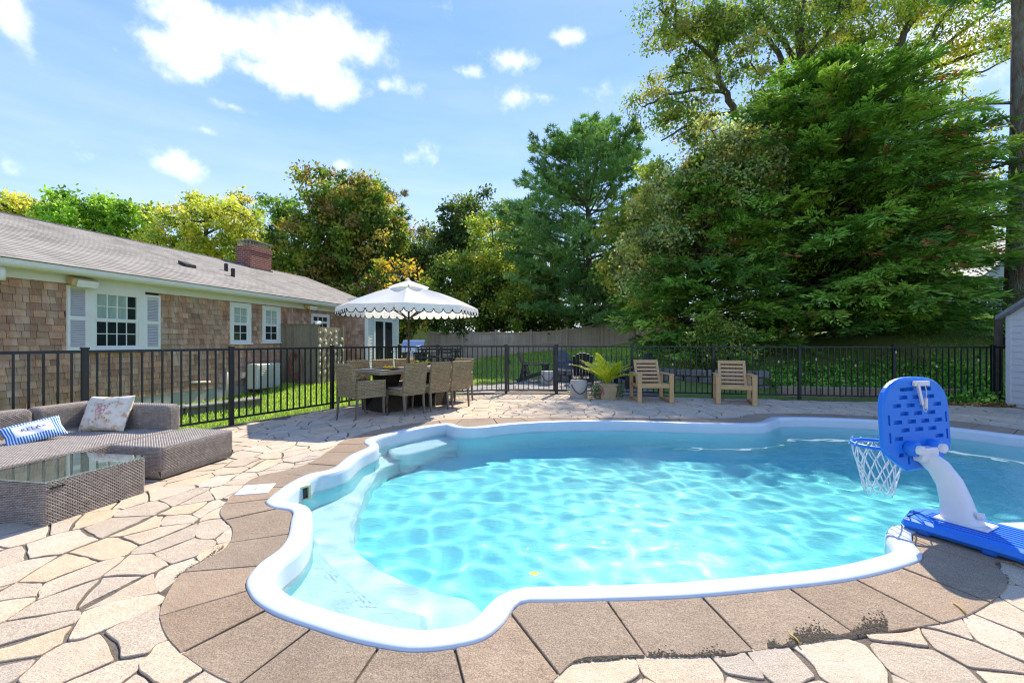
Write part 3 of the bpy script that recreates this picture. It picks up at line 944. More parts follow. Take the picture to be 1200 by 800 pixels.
# frieze, soffit, fascia, gutter
m_ = MB(); hbox(m_, S0, S_END+0.02, -0.02, 0.032, EAVE-0.02, EAVE+0.19); m_.build('frieze', M_WHITE, house)
m_ = MB(); hbox(m_, s_of(100), s_of(169), 0.0, 0.03, 2.24, EAVE-0.02); m_.build('head_board', M_WHITE, house)
m_ = MB(); hbox(m_, S0, S_END+0.3, -0.02, 0.28, EAVE+0.19, EAVE+0.205); m_.build('soffit', M_WHITE, house)
m_ = MB(); hbox(m_, S0, S_END+0.3, 0.28, 0.30, EAVE+0.12, EAVE+0.26); m_.build('fascia', M_WHITE, house)
g = MB(); prof = [(0.302, 0.13), (0.355, 0.135), (0.385, 0.17), (0.392, 0.235), (0.402, 0.245), (0.302, 0.245)]
vs = [HW(s, u, EAVE+z) for s in (S0, S_END+0.3) for u, z in prof]; n6 = len(prof)
g.add(vs, [(i, (i+1) % n6, n6+(i+1) % n6, n6+i) for i in range(n6)]+[tuple(range(n6))[::-1], tuple(range(n6, 2*n6))]); g.build('gutter', M_WHITE, house)

# roofs: stepped courses
def roof_plane(name, e0, e1, r0, r1, parent, uo=0.0):
    """e0,e1 eave ends, r0,r1 ridge ends (r above e)"""
    mb = MB(); L = ((r0-e0).length+(r1-e1).length)/2; n = int(L/0.145)
    nrm = (e1-e0).cross(r0-e0).normalized()
    if nrm.z < 0: nrm = -nrm
    for i in range(n):
        f0, f1 = i/n, (i+1)/n
        a, b = e0.lerp(r0, f0), e1.lerp(r1, f0); c, d = e1.lerp(r1, f1), e0.lerp(r0, f1)
        q = [a+nrm*0.005, b+nrm*0.005, c, d, a-nrm*0.003, b-nrm*0.003]
        mb.v += [tuple(p) for p in q]
        base = len(mb.v)-6
        la = (a-e0).dot((e1-e0).normalized()); lb = (b-e0).dot((e1-e0).normalized()); lc = (c-e0).dot((e1-e0).normalized()); ld = (d-e0).dot((e1-e0).normalized())
        y0, y1 = i*0.145+0.001, (i+1)*0.145-0.001
        mb.tint += [(la, y0, 0), (lb, y0, 0), (lc, y1, 0), (ld, y1, 0), (la, y0, 0), (lb, y0, 0)]
        mb.f += [(base, base+1, base+2, base+3), (base+4, base+5, base+1, base)]; mb.smooth += [False, False]
    return mb.build(name, M_ROOF, parent)
RZ = 4.30; RB = -4.0; ez = EAVE+0.265; S_R = 12.9
roof = roof_plane('roof', HW(S0, 0.36, ez), HW(S_R, 0.36, ez), HW(S0, RB, RZ), HW(S_R, RB, RZ), house)
roof_plane('back_slope', HW(S0, RB*2-0.36, ez), HW(S_R, RB*2-0.36, ez), HW(S0, RB, RZ), HW(S_R, RB, RZ), roof)
m_ = MB(); m_.add([HW(S_R-0.03, 0.33, ez-0.02), HW(S_R-0.03, RB*2-0.33, ez-0.02), HW(S_R-0.03, RB, RZ-0.03)], [(0, 1, 2)]); m_.build('gable', M_WALLCORE, roof)
m_ = MB()
for k in range(66):
    s = S0+k*0.3
    if s > S_R-0.3: break
    p = [HW(s, RB+0.14, RZ-0.05), HW(s, RB, RZ+0.022), HW(s, RB-0.14, RZ-0.05), HW(s+0.31, RB+0.14, RZ-0.058), HW(s+0.31, RB, RZ+0.014), HW(s+0.31, RB-0.14, RZ-0.058)]
    m_.add(p, [(0, 1, 4, 3), (1, 2, 5, 4)])
m_.tint = [(0.1, 0.07, 0)]*len(m_.v); m_.build('ridge_cap', M_METAL_DK, roof)
# wing roof: ridge runs out from the main slope
WR = S_END+1.75; wz = 2.36; wr = 3.12; UO = WU+0.22
roof_plane('wing_roof', HW(S_END-0.22, -0.8, wz), HW(S_END-0.22, UO, wz), HW(WR, -2.4, wr), HW(WR, UO, wr), house)
roof_plane('wing_roof', HW(WR*2-S_END+0.22, -0.8, wz), HW(WR*2-S_END+0.22, UO, wz), HW(WR, -2.4, wr), HW(WR, UO, wr), house)
m_ = MB(); m_.add([HW(S_END, WU, wz-0.05), HW(WR*2-S_END, WU, wz-0.05), HW(WR, WU, wr-0.04), HW(S_END, WU-0.05, wz-0.05), HW(WR*2-S_END, WU-0.05, wz-0.05), HW(WR, WU-0.05, wr-0.04)], [(0, 1, 2), (5, 4, 3)]); m_.build('wing_gable', M_WHITE, house)
for a, b in ((S_END-0.24, WR), (WR*2-S_END+0.24, WR)):
    m_ = MB(); m_.bar(HW(a, UO, wz-0.04), HW(b, UO, wr-0.04), 0.025, 0.16); m_.build('rake_board', M_WHITE, house)
# wing slider face: white siding, corner boards, glazed sliding door
wv0, wv1 = S_END, S_END+2.46
def wbox(mb, s0, s1, u0, u1, z0, z1): hbox(mb, s0, s1, WU+u0, WU+u1, z0, z1)
zb = 0.08
z = zb
while z < 2.3:
    for a, b in ((wv0+0.12, wv0+0.40), (wv1-0.42, wv1-0.14)):
        m_ = MB(); p = [HW(s, WU+u, zz) for zz, u in ((z, 0.018), (z+0.11, 0.004)) for s in (a, b)]
        q = [HW(s, WU-0.03, zz) for zz in (z, z+0.11) for s in (a, b)]
        m_.add(p+q, [(0, 1, 3, 2), (0, 4, 5, 1), (4, 0, 2, 6), (1, 5, 7, 3)]); m_.build('clapboard', M_WHITE, house)
    z += 0.115
for a, b in ((wv0-0.01, wv0+0.12), (wv1-0.14, wv1)):
    m_ = MB(); wbox(m_, a, b, -0.06, 0.03, 0.0, 2.32); m_.build('corner_board', M_WHITE, house)
m_ = MB(); hbox(m_, S_END-0.03, S_END+0.02, WU-0.10, WU-0.005, 0.0, 2.32); m_.build('corner_board', M_WHITE, house)
d0, d1 = wv0+0.42, wv1-0.44
m_ = MB(); wbox(m_, d0, d0+0.1, -0.03, 0.035, 0.02, 2.18); wbox(m_, d1-0.1, d1, -0.03, 0.035, 0.02, 2.18); wbox(m_, d0+0.1, d1-0.1, -0.03, 0.035, 2.06, 2.18); wbox(m_, d0+0.1, d1-0.1, -0.03, 0.035, 0.02, 0.1)
dm = (d0+d1)/2; wbox(m_, dm-0.05, dm+0.05, -0.03, 0.03, 0.1, 2.06)
door = m_.build('sliding_door', M_WHITE, house)
for a, b in ((d0+0.1, dm-0.05), (dm+0.05, d1-0.1)):
    m_ = MB(); wbox(m_, a, b, -0.03, 0.004, 0.1, 2.06); m_.build('pane', M_PANE, door)
m_ = MB(); wbox(m_, wv0+0.12, wv1-0.14, -0.03, 0.02, 2.19, 2.36); m_.build('head_board', M_WHITE, house)

# chimney
def brick_mat():
    m = bpy.data.materials.new('chimney_brick'); m.use_nodes = True
    t = NT(m.node_tree); b = m.node_tree.nodes['Principled BSDF']
    at = t.n('ShaderNodeAttribute', attribute_name='tint')
    br = t.n('ShaderNodeTexBrick', ins={'Vector': at.outputs['Vector'], 'Color1': C4('#8a4a3c'), 'Color2': C4('#6e3830'), 'Mortar': C4('#a39184'), 'Scale': 1.0, 'Mortar Size': 0.008, 'Brick Width': 0.21, 'Row Height': 0.075})
    t.set(b, 'Base Color', br.outputs[0]); t.set(b, 'Roughness', 0.9)
    t.set(b, 'Normal', t.n('ShaderNodeBump', ins={'Strength': 0.6, 'Distance': 0.01, 'Height': t.math('SUBTRACT', 1.0, br.outputs[1])}).outputs[0])
    return m
M_BRICK = brick_mat()
Yc = 16.4
uc = RB+0.55
sc0 = s_of(293.5, uc); sc1 = s_of(318, uc)
cz0, cz1 = 3.4, z_at(287, sc0, uc)
uL = uc-0.62
def brick_box(mb, s0, s1, u0, u1, z0, z1):
    for (A, B) in (((s0, u0), (s0, u1)), ((s0, u1), (s1, u1)), ((s1, u1), (s1, u0)), ((s1, u0), (s0, u0))):
        L = math.hypot(B[0]-A[0], B[1]-A[1])
        b = len(mb.v)
        mb.v += [tuple(HW(A[0], A[1], z0)), tuple(HW(B[0], B[1], z0)), tuple(HW(B[0], B[1], z1)), tuple(HW(A[0], A[1], z1))]
        mb.tint += [(0, z0, 0), (L, z0, 0), (L, z1, 0), (0, z1, 0)]; mb.f.append((b, b+1, b+2, b+3)); mb.smooth.append(False)
    b = len(mb.v)
    mb.v += [tuple(HW(s, u, zz)) for zz in (z0, z1) for s, u in ((s0, u0), (s1, u0), (s1, u1), (s0, u1))]; mb.tint += [(0, 0, 0)]*8
    mb.f += [(b, b+1, b+2, b+3), (b+7, b+6, b+5, b+4)]; mb.smooth += [False, False]
m_ = MB(); brick_box(m_, sc0, sc1, uL, uc, cz0, cz1-0.18); brick_box(m_, sc0-0.03, sc1+0.03, uL-0.03, uc+0.03, cz1-0.18, cz1)
chim = m_.build('chimney', M_BRICK, house)
m_ = MB(); hbox(m_, sc0-0.04, sc1+0.04, uL-0.04, uc+0.04, cz0+0.1, z_at(313, sc0, uc)); m_.build('flashing', M_LEAD, chim)
M_MESH = mk('galvanised_cap', C('#a9a59c'), C('#8d8a82'), 20, 0.5, metallic=0.4)
m_ = MB(); zt = z_at(280, sc0, uc); hbox(m_, sc0-0.02, sc1+0.02, uL-0.02, uc+0.02, zt-0.03, zt)
for s in np.linspace(sc0+0.03, sc1-0.03, 9):
    for u in (uL+0.02, uc-0.02): hbox(m_, s-0.008, s+0.008, u-0.008, u+0.008, cz1, zt-0.03)
for u in np.linspace(uL+0.03, uc-0.03, 5):
    for s in (sc0+0.02, sc1-0.02): hbox(m_, s-0.008, s+0.008, u-0.008, u+0.008, cz1, zt-0.03)
m_.build('spark_cap', M_MESH, chim)
def roof_z(u): return ez+(RZ-ez)*(0.36-u)/(0.36-RB)
for px, py_t, u in ((265, 309, -1.9), (273, 314.5, -1.2)):
    s = s_of(px, u); zr = roof_z(u); m_ = MB(); m_.lathe(HW(s, u, zr-0.05), [(0.055, 0), (0.055, z_at(py_t, s, u)-zr+0.05)], 12); m_.build('vent_pipe', M_METAL_DK, roof)
u = -1.55; s = s_of(219, u); zr = roof_z(u)
m_ = MB(); sl = (RZ-ez)/(0.36-RB)
p = [HW(s+a, u+b, zr+b*-sl+c) for c in (0.0, 0.09) for a, b in ((-0.16, 0.14), (0.16, 0.14), (0.12, -0.16), (-0.12, -0.16))]
m_.hexa(p); m_.build('roof_vent', M_METAL_DK, roof)
s = s_of(419, 0.6); m_ = MB(); m_.lathe(HW(WR-0.5, s_of and 0.55, 2.9), [(0.05, 0), (0.05, 0.62)], 12); m_.build('vent_pipe', M_METAL_DK, house)
# under-eave speakers
M_TANSP = mk('yellowed_plastic', C('#cbb48a'), C('#b59a68'), 6, 0.6)
for px, z_ in ((97, EAVE+0.02), (364, EAVE+0.06)):
    s = s_of(px, 0.15); m_ = MB(); c = HW(s, 0.15, z_)
    m_.bbox(c, (0.42, 0.2, 0.16), 0.03, M=HM @ Matrix.Rotation(R(-20), 3, 'X')); sp = m_.build('eave_speaker', M_TANSP, house)
    m_ = MB(); m_.bbox(c+HM @ Vector((0.02, 0.065, -0.03)), (0.34, 0.11, 0.13), 0.01, M=HM @ Matrix.Rotation(R(-20), 3, 'X')); m_.build('grille', M_WHITE, sp)
m_ = MB(); m_.tube([HW(s_of(2, 0.2), 0.2, EAVE+0.16), HW(s_of(2, 0.2), 0.2, EAVE+0.0), HW(s_of(2, 0.2), 0.2, EAVE-0.1)], [0.05, 0.055, 0.045], 12); m_.build('flood_lamp', M_WHITE, house)
# drain pipes and outlet boxes on the wall
M_PVC = mk('pvc_pipe', C('#cfcabc'), C('#bfb9a8'), 10, 0.5)
for a, b in (((222, 448), (246, 447.5)), ((266, 436), (266, 470))):
    s0, s1 = s_of(a[0], 0.08), s_of(b[0], 0.08)
    p0, p1 = HW(s0, 0.08, z_at(a[1], s0, .08)), HW(s1, 0.08, z_at(b[1], s1, .08))
    m_ = MB(); m_.tube([p0, (p0+p1)/2, p1], 0.03, 10); m_.build('drain_pipe', M_PVC, house)
s = s_of(284); m_ = MB(); hbox(m_, s-0.08, s+0.08, 0.0, 0.08, z_at(443, s), z_at(436, s)); m_.build('outlet_box', M_PVC, house)

# ---- mini-split / pool heater box by the wall
M_PUMP = mk('pump_casing', C('#c9c9bf'), C('#bfbfb4'), 4, 0.5)
sp0 = s_of(299, 0.55); hp = empty('heat_pump', HW(sp0+0.2, 0.45, -0.1)); tag(hp, 'cream outdoor heat pump unit on the lawn below the two narrow windows', 'heat pump')
pL = 0.86; pz0, pz1 = -0.02, 0.66
m_ = MB(); m_.bbox(HW(sp0+pL/2, 0.45, (pz0+pz1)/2), (pL, 0.34, pz1-pz0), 0.02, M=HM); m_.build('casing', M_PUMP, hp)
for k in range(11):
    m_ = MB(); zz = pz0+0.08+k*0.05; m_.bbox(HW(sp0+pL*0.42, 0.627, zz), (pL*0.62, 0.014, 0.014), 0.003, M=HM); m_.build('grille_bar', M_PUMP, hp)
for a in (0.12, pL-0.12):
    m_ = MB(); m_.box(HW(sp0+a, 0.45, pz0-0.09), (0.06, 0.3, 0.2), M=HM); m_.build('foot', M_METAL_DK, hp)

# ---- outdoor shower screen of boards, hose, shells
M_GREYWOOD = mk('weathered_board', C('#8f8570'), C('#766c58'), 14, 0.9, 0.4, 60, 0.008, stretch=(4, 4, 0.5), tint=True)
s6 = s_of(328); sc_o = HW(s6, 0.0, 0.0)
shower = empty('shower_screen', sc_o); tag(shower, 'weathered board screen of an outdoor shower against the house wall', 'shower screen')
u_end = 1.32; ztop = 1.78
nb = 10
for k in range(nb):
    a, b = 0.03+(u_end-0.08)*k/nb, 0.03+(u_end-0.08)*(k+1)/nb-0.006
    m_ = MB(); m_.cur = tjit(1, 0.12, 0.02); p = [HW(s6+ds, u, zz) for zz in (0.0, ztop) for ds, u in ((-0.012, a), (-0.012, b), (0.012, b), (0.012, a))]; m_.hexa(p); m_.build('board', M_GREYWOOD, shower)
for ds, u in ((0.0, u_end), (1.26, u_end), (0.03, 0.05)):
    m_ = MB(); m_.cur = (1, 1, .95); hbox(m_, s6+ds-0.045, s6+ds+0.045, u-0.045, u+0.045, -0.05, ztop+0.03); m_.build('post', M_GREYWOOD, shower)
m_ = MB(); hbox(m_, s6-0.03, s6+0.03, 0.0, u_end+0.02, ztop, ztop+0.03); m_.build('top_rail', M_GREYWOOD, shower)
M_PALEWOOD = mk('pale_board', C('#a3947b'), C('#8d7d64'), 12, 0.9, 0.3, 60, 0.008, stretch=(4, 4, .5), tint=True)
for k in range(9):
    a = 0.06+1.14*k/9; m_ = MB(); m_.cur = tjit(1, 0.1, 0.02); hbox(m_, s6+a, s6+a+1.14/9-0.006, u_end-0.012, u_end+0.012, 0.0, ztop-0.06); m_.build('board', M_PALEWOOD, shower)
M_SHELLW = mk('oyster_shell', C('#d8cdb6'), C('#b9a888'), 30, 0.7)
rs2 = random.Random(4)
for k in range(34):
    a = 0.08+(k % 5)*0.27+rs2.uniform(-.05, .05); zz = 0.35+(k//5)*0.2+rs2.uniform(-.05, .05)
    m_ = MB(); rr = rs2.uniform(0.05, 0.085); c = HW(s6+a, u_end+0.03, zz)
    Mx = HM @ Matrix.Rotation(rs2.uniform(-.5, .5), 3, 'Y') @ Matrix.Rotation(R(-90), 3, 'X')
    m_.lathe(c, [(rr*0.4, -0.015), (rr, 0.0), (rr*0.75, 0.02), (rr*0.3, 0.03)], 8, Mx); o = m_.build('shell', M_SHELLW, None)
    tag(o, 'pale oyster shell hung on the board screen of the outdoor shower', 'shell', 'shells hung on the shower screen')
M_HOSE = mk('hose_rubber', C('#a06a52'), C('#855442'), 10, 0.55)
m_ = MB(); hc = HW(s6-0.07, 0.62, 0.55); pts = []
for k in range(0, 150):
    a = k/150*2*math.pi*6; r_ = 0.26+0.06*math.sin(k*0.35)+0.03*math.sin(k*1.3)
    e = HM @ Vector((-0.02-0.05*(k/150), r_*math.cos(a)*0.72, r_*math.sin(a)*1.35+0.02*math.sin(k*.5)))
    pts.append(hc+e)
m_.tube(pts, 0.014, 6); ho = m_.build('garden_hose', M_HOSE); tag(ho, 'brown garden hose coiled on the shower screen boards', 'hose')
m_ = MB(); m_.tube([HW(s6, 0.62, 0.86), HW(s6-0.14, 0.62, 0.86)], 0.05, 10); o = m_.build('hose_hanger', M_METAL_DK); tag(o, 'dark round bracket that holds the coiled brown hose', 'bracket')
m_ = MB(); c = HW(s6-0.0, u_end+0.02, ztop+0.06); m_.bbox(c, (0.16, 0.12, 0.10), 0.02, M=HM); m_.bbox(c+HM @ Vector((-.1, 0.02, -.02)), (0.07, 0.1, 0.07), 0.02, M=HM); o = m_.build('spot_lamp', M_WHITE); tag(o, 'small white twin spot lamp on the shower screen post', 'lamp')

# ---- low stone edging in the side lawn
M_ROCK = stone_mat('grey_stone', C('#8d8a82'), C('#75726a'), C('#6b675d'), 120, 0.3)
ec = resample([(-7.1, 6.1), (-6.3, 6.9), (-5.65, 7.7), (-5.2, 8.5), (-5.1, 8.75)], 0.3, closed=False)
edge = empty('stone_edging', (ec[0][0], ec[0][1], -0.15)); tag(edge, 'low grey stone edging curving across the side lawn behind the fence', 'edging')
for a, b in zip(ec[:-1], ec[1:]):
    d = Vector((b[0]-a[0], b[1]-a[1], 0)); rz = math.atan2(d.y, d.x)
    m_ = MB(); m_.cur = tjit(0.95, 0.15, 0.03); m_.bbox(((a[0]+b[0])/2, (a[1]+b[1])/2, -0.03), (d.length-0.012, 0.2, 0.30), 0.015, rz); m_.build('stone', M_ROCK, edge)
    m_ = MB(); m_.cur = tjit(1.25, 0.1, 0.03); m_.bbox(((a[0]+b[0])/2, (a[1]+b[1])/2, 0.14), (d.length-0.006, 0.27, 0.045), 0.01, rz); m_.build('cap_stone', M_ROCK, edge)

# ================================================================ FENCES
M_BLACK = mk('black_powder_coat', C('#14161b'), C('#191b20'), 20, 0.38, spec=0.5)
def post(mb_parent, x, y, h=1.19, rz=0.0, w=0.062):
    m = MB(); m.bbox((x, y, h/2-0.03), (w, w, h+0.06), 0.006, rz); po = m.build('post', M_BLACK, mb_parent)
    m = MB(); m.bbox((x, y, h+0.008), (w+0.012, w+0.012, 0.022), 0.004, rz); m.build('cap', M_BLACK, po)
def panel(par, a, b, trim=0.033, zt=1.158, zb=0.095, sp=0.116):
    a = Vector((*a, 0)); b = Vector((*b, 0)); d = b-a; L = d.length; d.normalize(); rz = math.atan2(d.y, d.x)
    a2 = a+d*trim; b2 = b-d*trim; c = (a2+b2)/2; LL = (b2-a2).length
    for z_, n_ in ((zt, 'top_rail'), (zb, 'bottom_rail')):
        m = MB(); m.box((c.x, c.y, z_), (LL, 0.03, 0.034 if n_ == 'top_rail' else 0.03), rz); m.build(n_, M_BLACK, par)
    n = max(1, int(round(L/sp))-1)
    pm = pick_mesh(zt, zb)
    for k in range(n):
        p = a+d*(L*(k+1)/(n+1))
        o = bpy.data.objects.new('picket', pm); link(o, par)
        o.location = Vector((p.x, p.y, 0))-par.location; o.rotation_euler = (0, 0, rz)
_pm = {}
def pick_mesh(zt, zb):
    k = (zt, zb)
    if k not in _pm:
        m = MB(); m.box((0, 0, (zt+zb)/2), (0.019, 0.019, zt-zb-0.02)); o = m.build('picket', M_BLACK); _pm[k] = o.data; bpy.data.objects.remove(o)
    return _pm[k]
fence = empty('metal_fence', (F_LEFT[3][0], F_LEFT[3][1], 0)); tag(fence, 'black metal picket fence around the patio, running along the lawn and house', 'fence')
run = F_LEFT+F_BACK[1:]
for k, (a, b) in enumerate(zip(run[:-1], run[1:])): panel(fence, a, b)
for p in run: post(fence, *p, rz=math.atan2(1.64, .88) if p in F_LEFT else 0.2)
fence2 = empty('metal_fence', (F_RIGHT[0][0], F_RIGHT[0][1], 0)); tag(fence2, 'black metal picket fence between the gate and the white shed', 'fence')
for a, b in zip(F_RIGHT[:-1], F_RIGHT[1:]): panel(fence2, a, b)
for p in F_RIGHT[:-1]: post(fence2, *p, rz=-0.17, w=0.075 if p == F_RIGHT[0] else 0.062)
gate = empty('fence_gate', ((GATE[0][0]+GATE[1][0])/2, GATE[0][1], 0)); tag(gate, 'black metal picket gate closed between two fence posts', 'gate')
ga, gb = (GATE[0][0]+0.06, GATE[0][1]), (GATE[1][0]-0.06, GATE[1][1])
panel(gate, ga, gb, 0.02, sp=0.118)
for p in (ga, gb):
    m = MB(); m.box((p[0], p[1], 0.62), (0.045, 0.04, 1.12)); m.build('stile', M_BLACK, gate)
m = MB(); m.bbox((ga[0]+0.02, ga[1]-0.04, 0.78), (0.05, 0.05, 0.14), 0.01); m.build('latch', M_BLACK, gate)
for z_ in (0.25, 1.0):
    m = MB(); m.bbox((gb[0]+0.04, gb[1]-0.02, z_), (0.07, 0.06, 0.09), 0.01); m.build('hinge', M_BLACK, gate)

# ---- stockade fence at the back of the lawn
M_STOCK = mk('stockade_cedar', C('#cfb9a0'), C('#b9a28a'), 8, 0.9, 0.3, 40, 0.01, stretch=(3, 3, .4), tint=True)
YB = 29.0
bpx = [503, 542, 581, 622, 664, 705, 746, 790]
bxs = [(x-600)/FPX*YB for x in bpx]
stock = empty('stockade_fence', (bxs[0], YB, float(terrain(bxs[0], YB)))); tag(stock, 'tan wooden board fence with scalloped tops stepping up the lawn', 'fence')
btop = [2.02, 2.05, 2.02, 2.03, 2.20, 2.60, 3.0, 3.15]
for k, x in enumerate(bxs):
    m = MB(); m.cur = (1.1, 1.1, 1.1); m.bbox((x, YB-0.03, btop[k]/2-0.2), (0.14, 0.14, btop[k]+0.5), 0.02); m.build('post', M_STOCK, stock)
for k in range(len(bxs)-1):
    x0, x1 = bxs[k], bxs[k+1]
    for zo in (-0.18, -0.95, -1.65):
        m = MB(); m.cur = (1.1, 1.08, 1.05); m.bar((x0+0.07, YB+0.01, btop[k]+zo), (x1-0.07, YB+0.01, btop[k+1]+zo), 0.05, 0.09); m.build('rail', M_STOCK, stock)
    n = 20
    for i in range(n):
        f0, f1 = (i+0.012)/n, (i+0.988)/n
        xa, xb = x0+(x1-x0)*f0, x0+(x1-x0)*f1; fm = (i+.5)/n
        top = btop[k]+(btop[k+1]-btop[k])*fm-0.05-0.13*math.sin(math.pi*fm)
        bot = float(terrain((xa+xb)/2, YB))-0.1
        m = MB(); m.cur = tjit(1, 0.13, 0.02)
        m.hexa([(xa, YB+0.035, bot), (xb, YB+0.035, bot), (xb, YB+0.055, bot), (xa, YB+0.055, bot), (xa, YB+0.035, top), (xb, YB+0.035, top), (xb, YB+0.055, top), (xa, YB+0.055, top)])
        m.build('board', M_STOCK, stock)

# ---- white garden shed
M_SHEDW = mk('white_resin', C('#dedcda'), C('#d5d2d0'), 5, 0.5)
M_SHEDR = mk('grey_resin_roof', C('#96979a'), C('#838487'), 12, 0.7, 0.3, 60, .01)
A = Vector((9.98, 8.78, 0)); sd = Vector((-0.06, -1.0, 0)).normalized(); so = Vector((1.0, -0.06, 0)).normalized()
shed = empty('garden_shed', A); tag(shed, 'white plastic garden shed with grey gabled roof at the end of the fence', 'shed')
W_, D_, EH = 2.2, 2.2, 1.80
def SH(a, b, z): return A+sd*a+so*b+Vector((0, 0, z))
m = MB(); m.hexa([SH(0, 0, -0.03), SH(W_, 0, -0.03), SH(W_, D_, -0.03), SH(0, D_, -0.03), SH(0, 0, EH), SH(W_, 0, EH), SH(W_, D_, EH), SH(0, D_, EH)])
m.add([SH(0, 0, EH), SH(W_, 0, EH), SH(W_/2, 0, EH+0.62), SH(0, D_, EH), SH(W_, D_, EH), SH(W_/2, D_, EH+0.62)], [(0, 1, 2), (3, 5, 4)]); m.build('wall', M_SHEDW, shed)
zz = 0.05
while zz < EH-0.08:
    m = MB(); p = [SH(a, -u, z_) for z_, u in ((zz, 0.016), (zz+0.125, 0.004)) for a in (0.09, W_-0.09)]+[SH(a, 0.02, z_) for z_ in (zz, zz+0.125) for a in (0.09, W_-0.09)]
    m.add(p, [(0, 1, 3, 2), (4, 5, 1, 0), (0, 2, 6, 4), (1, 5, 7, 3), (2, 3, 7, 6)]); m.build('siding_board', M_SHEDW, shed)
    zz += 0.128
for a in (0.0, W_-0.09):
    m = MB(); m.hexa([SH(a, -0.022, -0.02), SH(a+0.09, -0.022, -0.02), SH(a+0.09, 0.03, -0.02), SH(a, 0.03, -0.02), SH(a, -0.022, EH), SH(a+0.09, -0.022, EH), SH(a+0.09, 0.03, EH), SH(a, 0.03, EH)]); m.build('corner_board', M_SHEDW, shed)
for q0, q1 in ((-0.08, W_/2), (W_+0.08, W_/2)):
    m = MB(); z0_, z1_ = EH-0.07, EH+0.64
    p = [SH(q0, -0.14, z0_), SH(q1, -0.14, z1_), SH(q1, D_+.14, z1_), SH(q0, D_+.14, z0_)]
    m.hexa([v for v in p]+[v+Vector((0, 0, 0.07)) for v in p]); m.build('roof', M_SHEDR, shed)
M_OLDPOST = mk('old_post', C('#6d6154'), C('#57493d'), 10, .9, .4, 40, .01)
m = MB(); m.bbox((10.34, 9.25, 0.9), (0.1, 0.1, 1.86), 0.01); o = m.build('timber_post', M_OLDPOST); tag(o, 'weathered brown timber post behind the white shed corner', 'post')
# ================================================================ WOVEN FURNITURE
def weave_mat(name, a, b):
    m = mk(name, C(a), C(b), 18, 0.6, tint=True, spec=0.3); return m
M_WICK = weave_mat('grey_wicker', '#a99f95', '#958a7f')
M_WICKD = mk('wicker_gap', C('#38312b'), rough=0.9)
M_WICK2 = weave_mat('tan_wicker', '#a89674', '#93815f')
def weave_face(mb, o, u, v, W, Hh, cw=0.03, ch=0.0125, dep=0.0045, rnd=random):
    """bulged strands over a dark ground; o corner, u and v unit vectors, outward normal u x v"""
    n = u.cross(v).normalized()
    mb.cur = (0.42, 0.38, 0.34); mb.add([o, o+u*W, o+u*W+v*Hh, o+v*Hh], [(0, 1, 2, 3)])
    rows = max(1, int(round(Hh/ch))); ch = Hh/rows; cols = max(1, int(round(W/cw))); cw = W/cols
    for j in range(rows):
        sh = 0.5*cw if j % 2 else 0.0; base = rnd.uniform(0.92, 1.08)
        for i in range(-1, cols+1):
            a = i*cw+sh+cw*0.06; b = (i+1)*cw+sh-cw*0.06
            a = max(a, 0); b = min(b, W)
            if b-a < cw*0.2: continue
            y0, y1 = j*ch+ch*0.08, (j+1)*ch-ch*0.08
            k = base*rnd.uniform(0.85, 1.15); mb.cur = (k, k*0.99, k*0.97)
            ia = (b-a)*0.22; iy = (y1-y0)*0.22
            p = [o+u*x+v*y for x, y in ((a, y0), (b, y0), (b, y1), (a, y1))]+[o+u*x+v*y+n*dep for x, y in ((a+ia, y0+iy), (b-ia, y0+iy), (b-ia, y1-iy), (a+ia, y1-iy))]
            mb.add(p, [(4, 5, 6, 7), (0, 1, 5, 4), (1, 2, 6, 5), (2, 3, 7, 6), (3, 0, 4, 7)])
def weave_hexa(mb, p, faces='nswet', cw=0.03, ch=0.0125):
    """p: 8 corners as MB.hexa; weave on chosen faces (assumes roughly rectangular faces)"""
    fs = {'s': (0, 1, 5, 4), 'e': (1, 2, 6, 5), 'n': (2, 3, 7, 6), 'w': (3, 0, 4, 7), 't': (4, 5, 6, 7)}
    mb.cur = (0.4, 0.36, 0.33)
    c = sum((Vector(q) for q in p), Vector())/8
    mb.hexa([c+(Vector(q)-c)*0.985 for q in p])
    for f in faces:
        a, b, cc, d = (Vector(p[i]) for i in fs[f])
        u = (b-a); W = u.length; u.normalize(); v = d-a; Hh = v.length; v.normalize()
        weave_face(mb, a, u, v, W, Hh, cw, ch)
# sofa frame: b to the pool, a along the house
SO = Vector((-5.06, 5.09, 0)); SA = Vector((0.174, 0.985, 0)).normalized(); SB = Vector((0.985, -0.174, 0)).normalized()
def S_(b, a, z): return SO+SB*b+SA*a+Vector((0, 0, z))
def round_verts(mb, i0, b0, b1, a0, a1, z1, r_):
    for i in range(i0, len(mb.v)):
        q = Vector(mb.v[i])-SO; l = Vector((q.dot(SB), q.dot(SA), q.z))
        c = Vector((min(max(l.x, b0+r_), b1-r_), min(max(l.y, a0+r_), a1-r_), min(l.z, z1-r_))); d = l-c
        if d.length > 1e-6:
            l = c+d.normalized()*max(abs(d.x), abs(d.y), abs(d.z)); mb.v[i] = tuple(S_(l.x, l.y, l.z))
def sblock(mb, b0, b1, a0, a1, z0, z1, faces='nswet', taper=0.0, rnd_=0.0, **kw):
    i0 = len(mb.v)
    sblock0(mb, b0, b1, a0, a1, z0, z1, faces, taper, **kw)
    if rnd_: round_verts(mb, i0, b0, b1, a0, a1, z1, rnd_)
def sblock0(mb, b0, b1, a0, a1, z0, z1, faces='nswet', taper=0.0, **kw):
    p = [S_(b0+taper, a0+taper, z0), S_(b1-taper, a0+taper, z0), S_(b1-taper, a1-taper, z0), S_(b0+taper, a1-taper, z0), S_(b0, a0, z1), S_(b1, a0, z1), S_(b1, a1, z1), S_(b0, a1, z1)]
    weave_hexa(mb, p, faces, **kw)
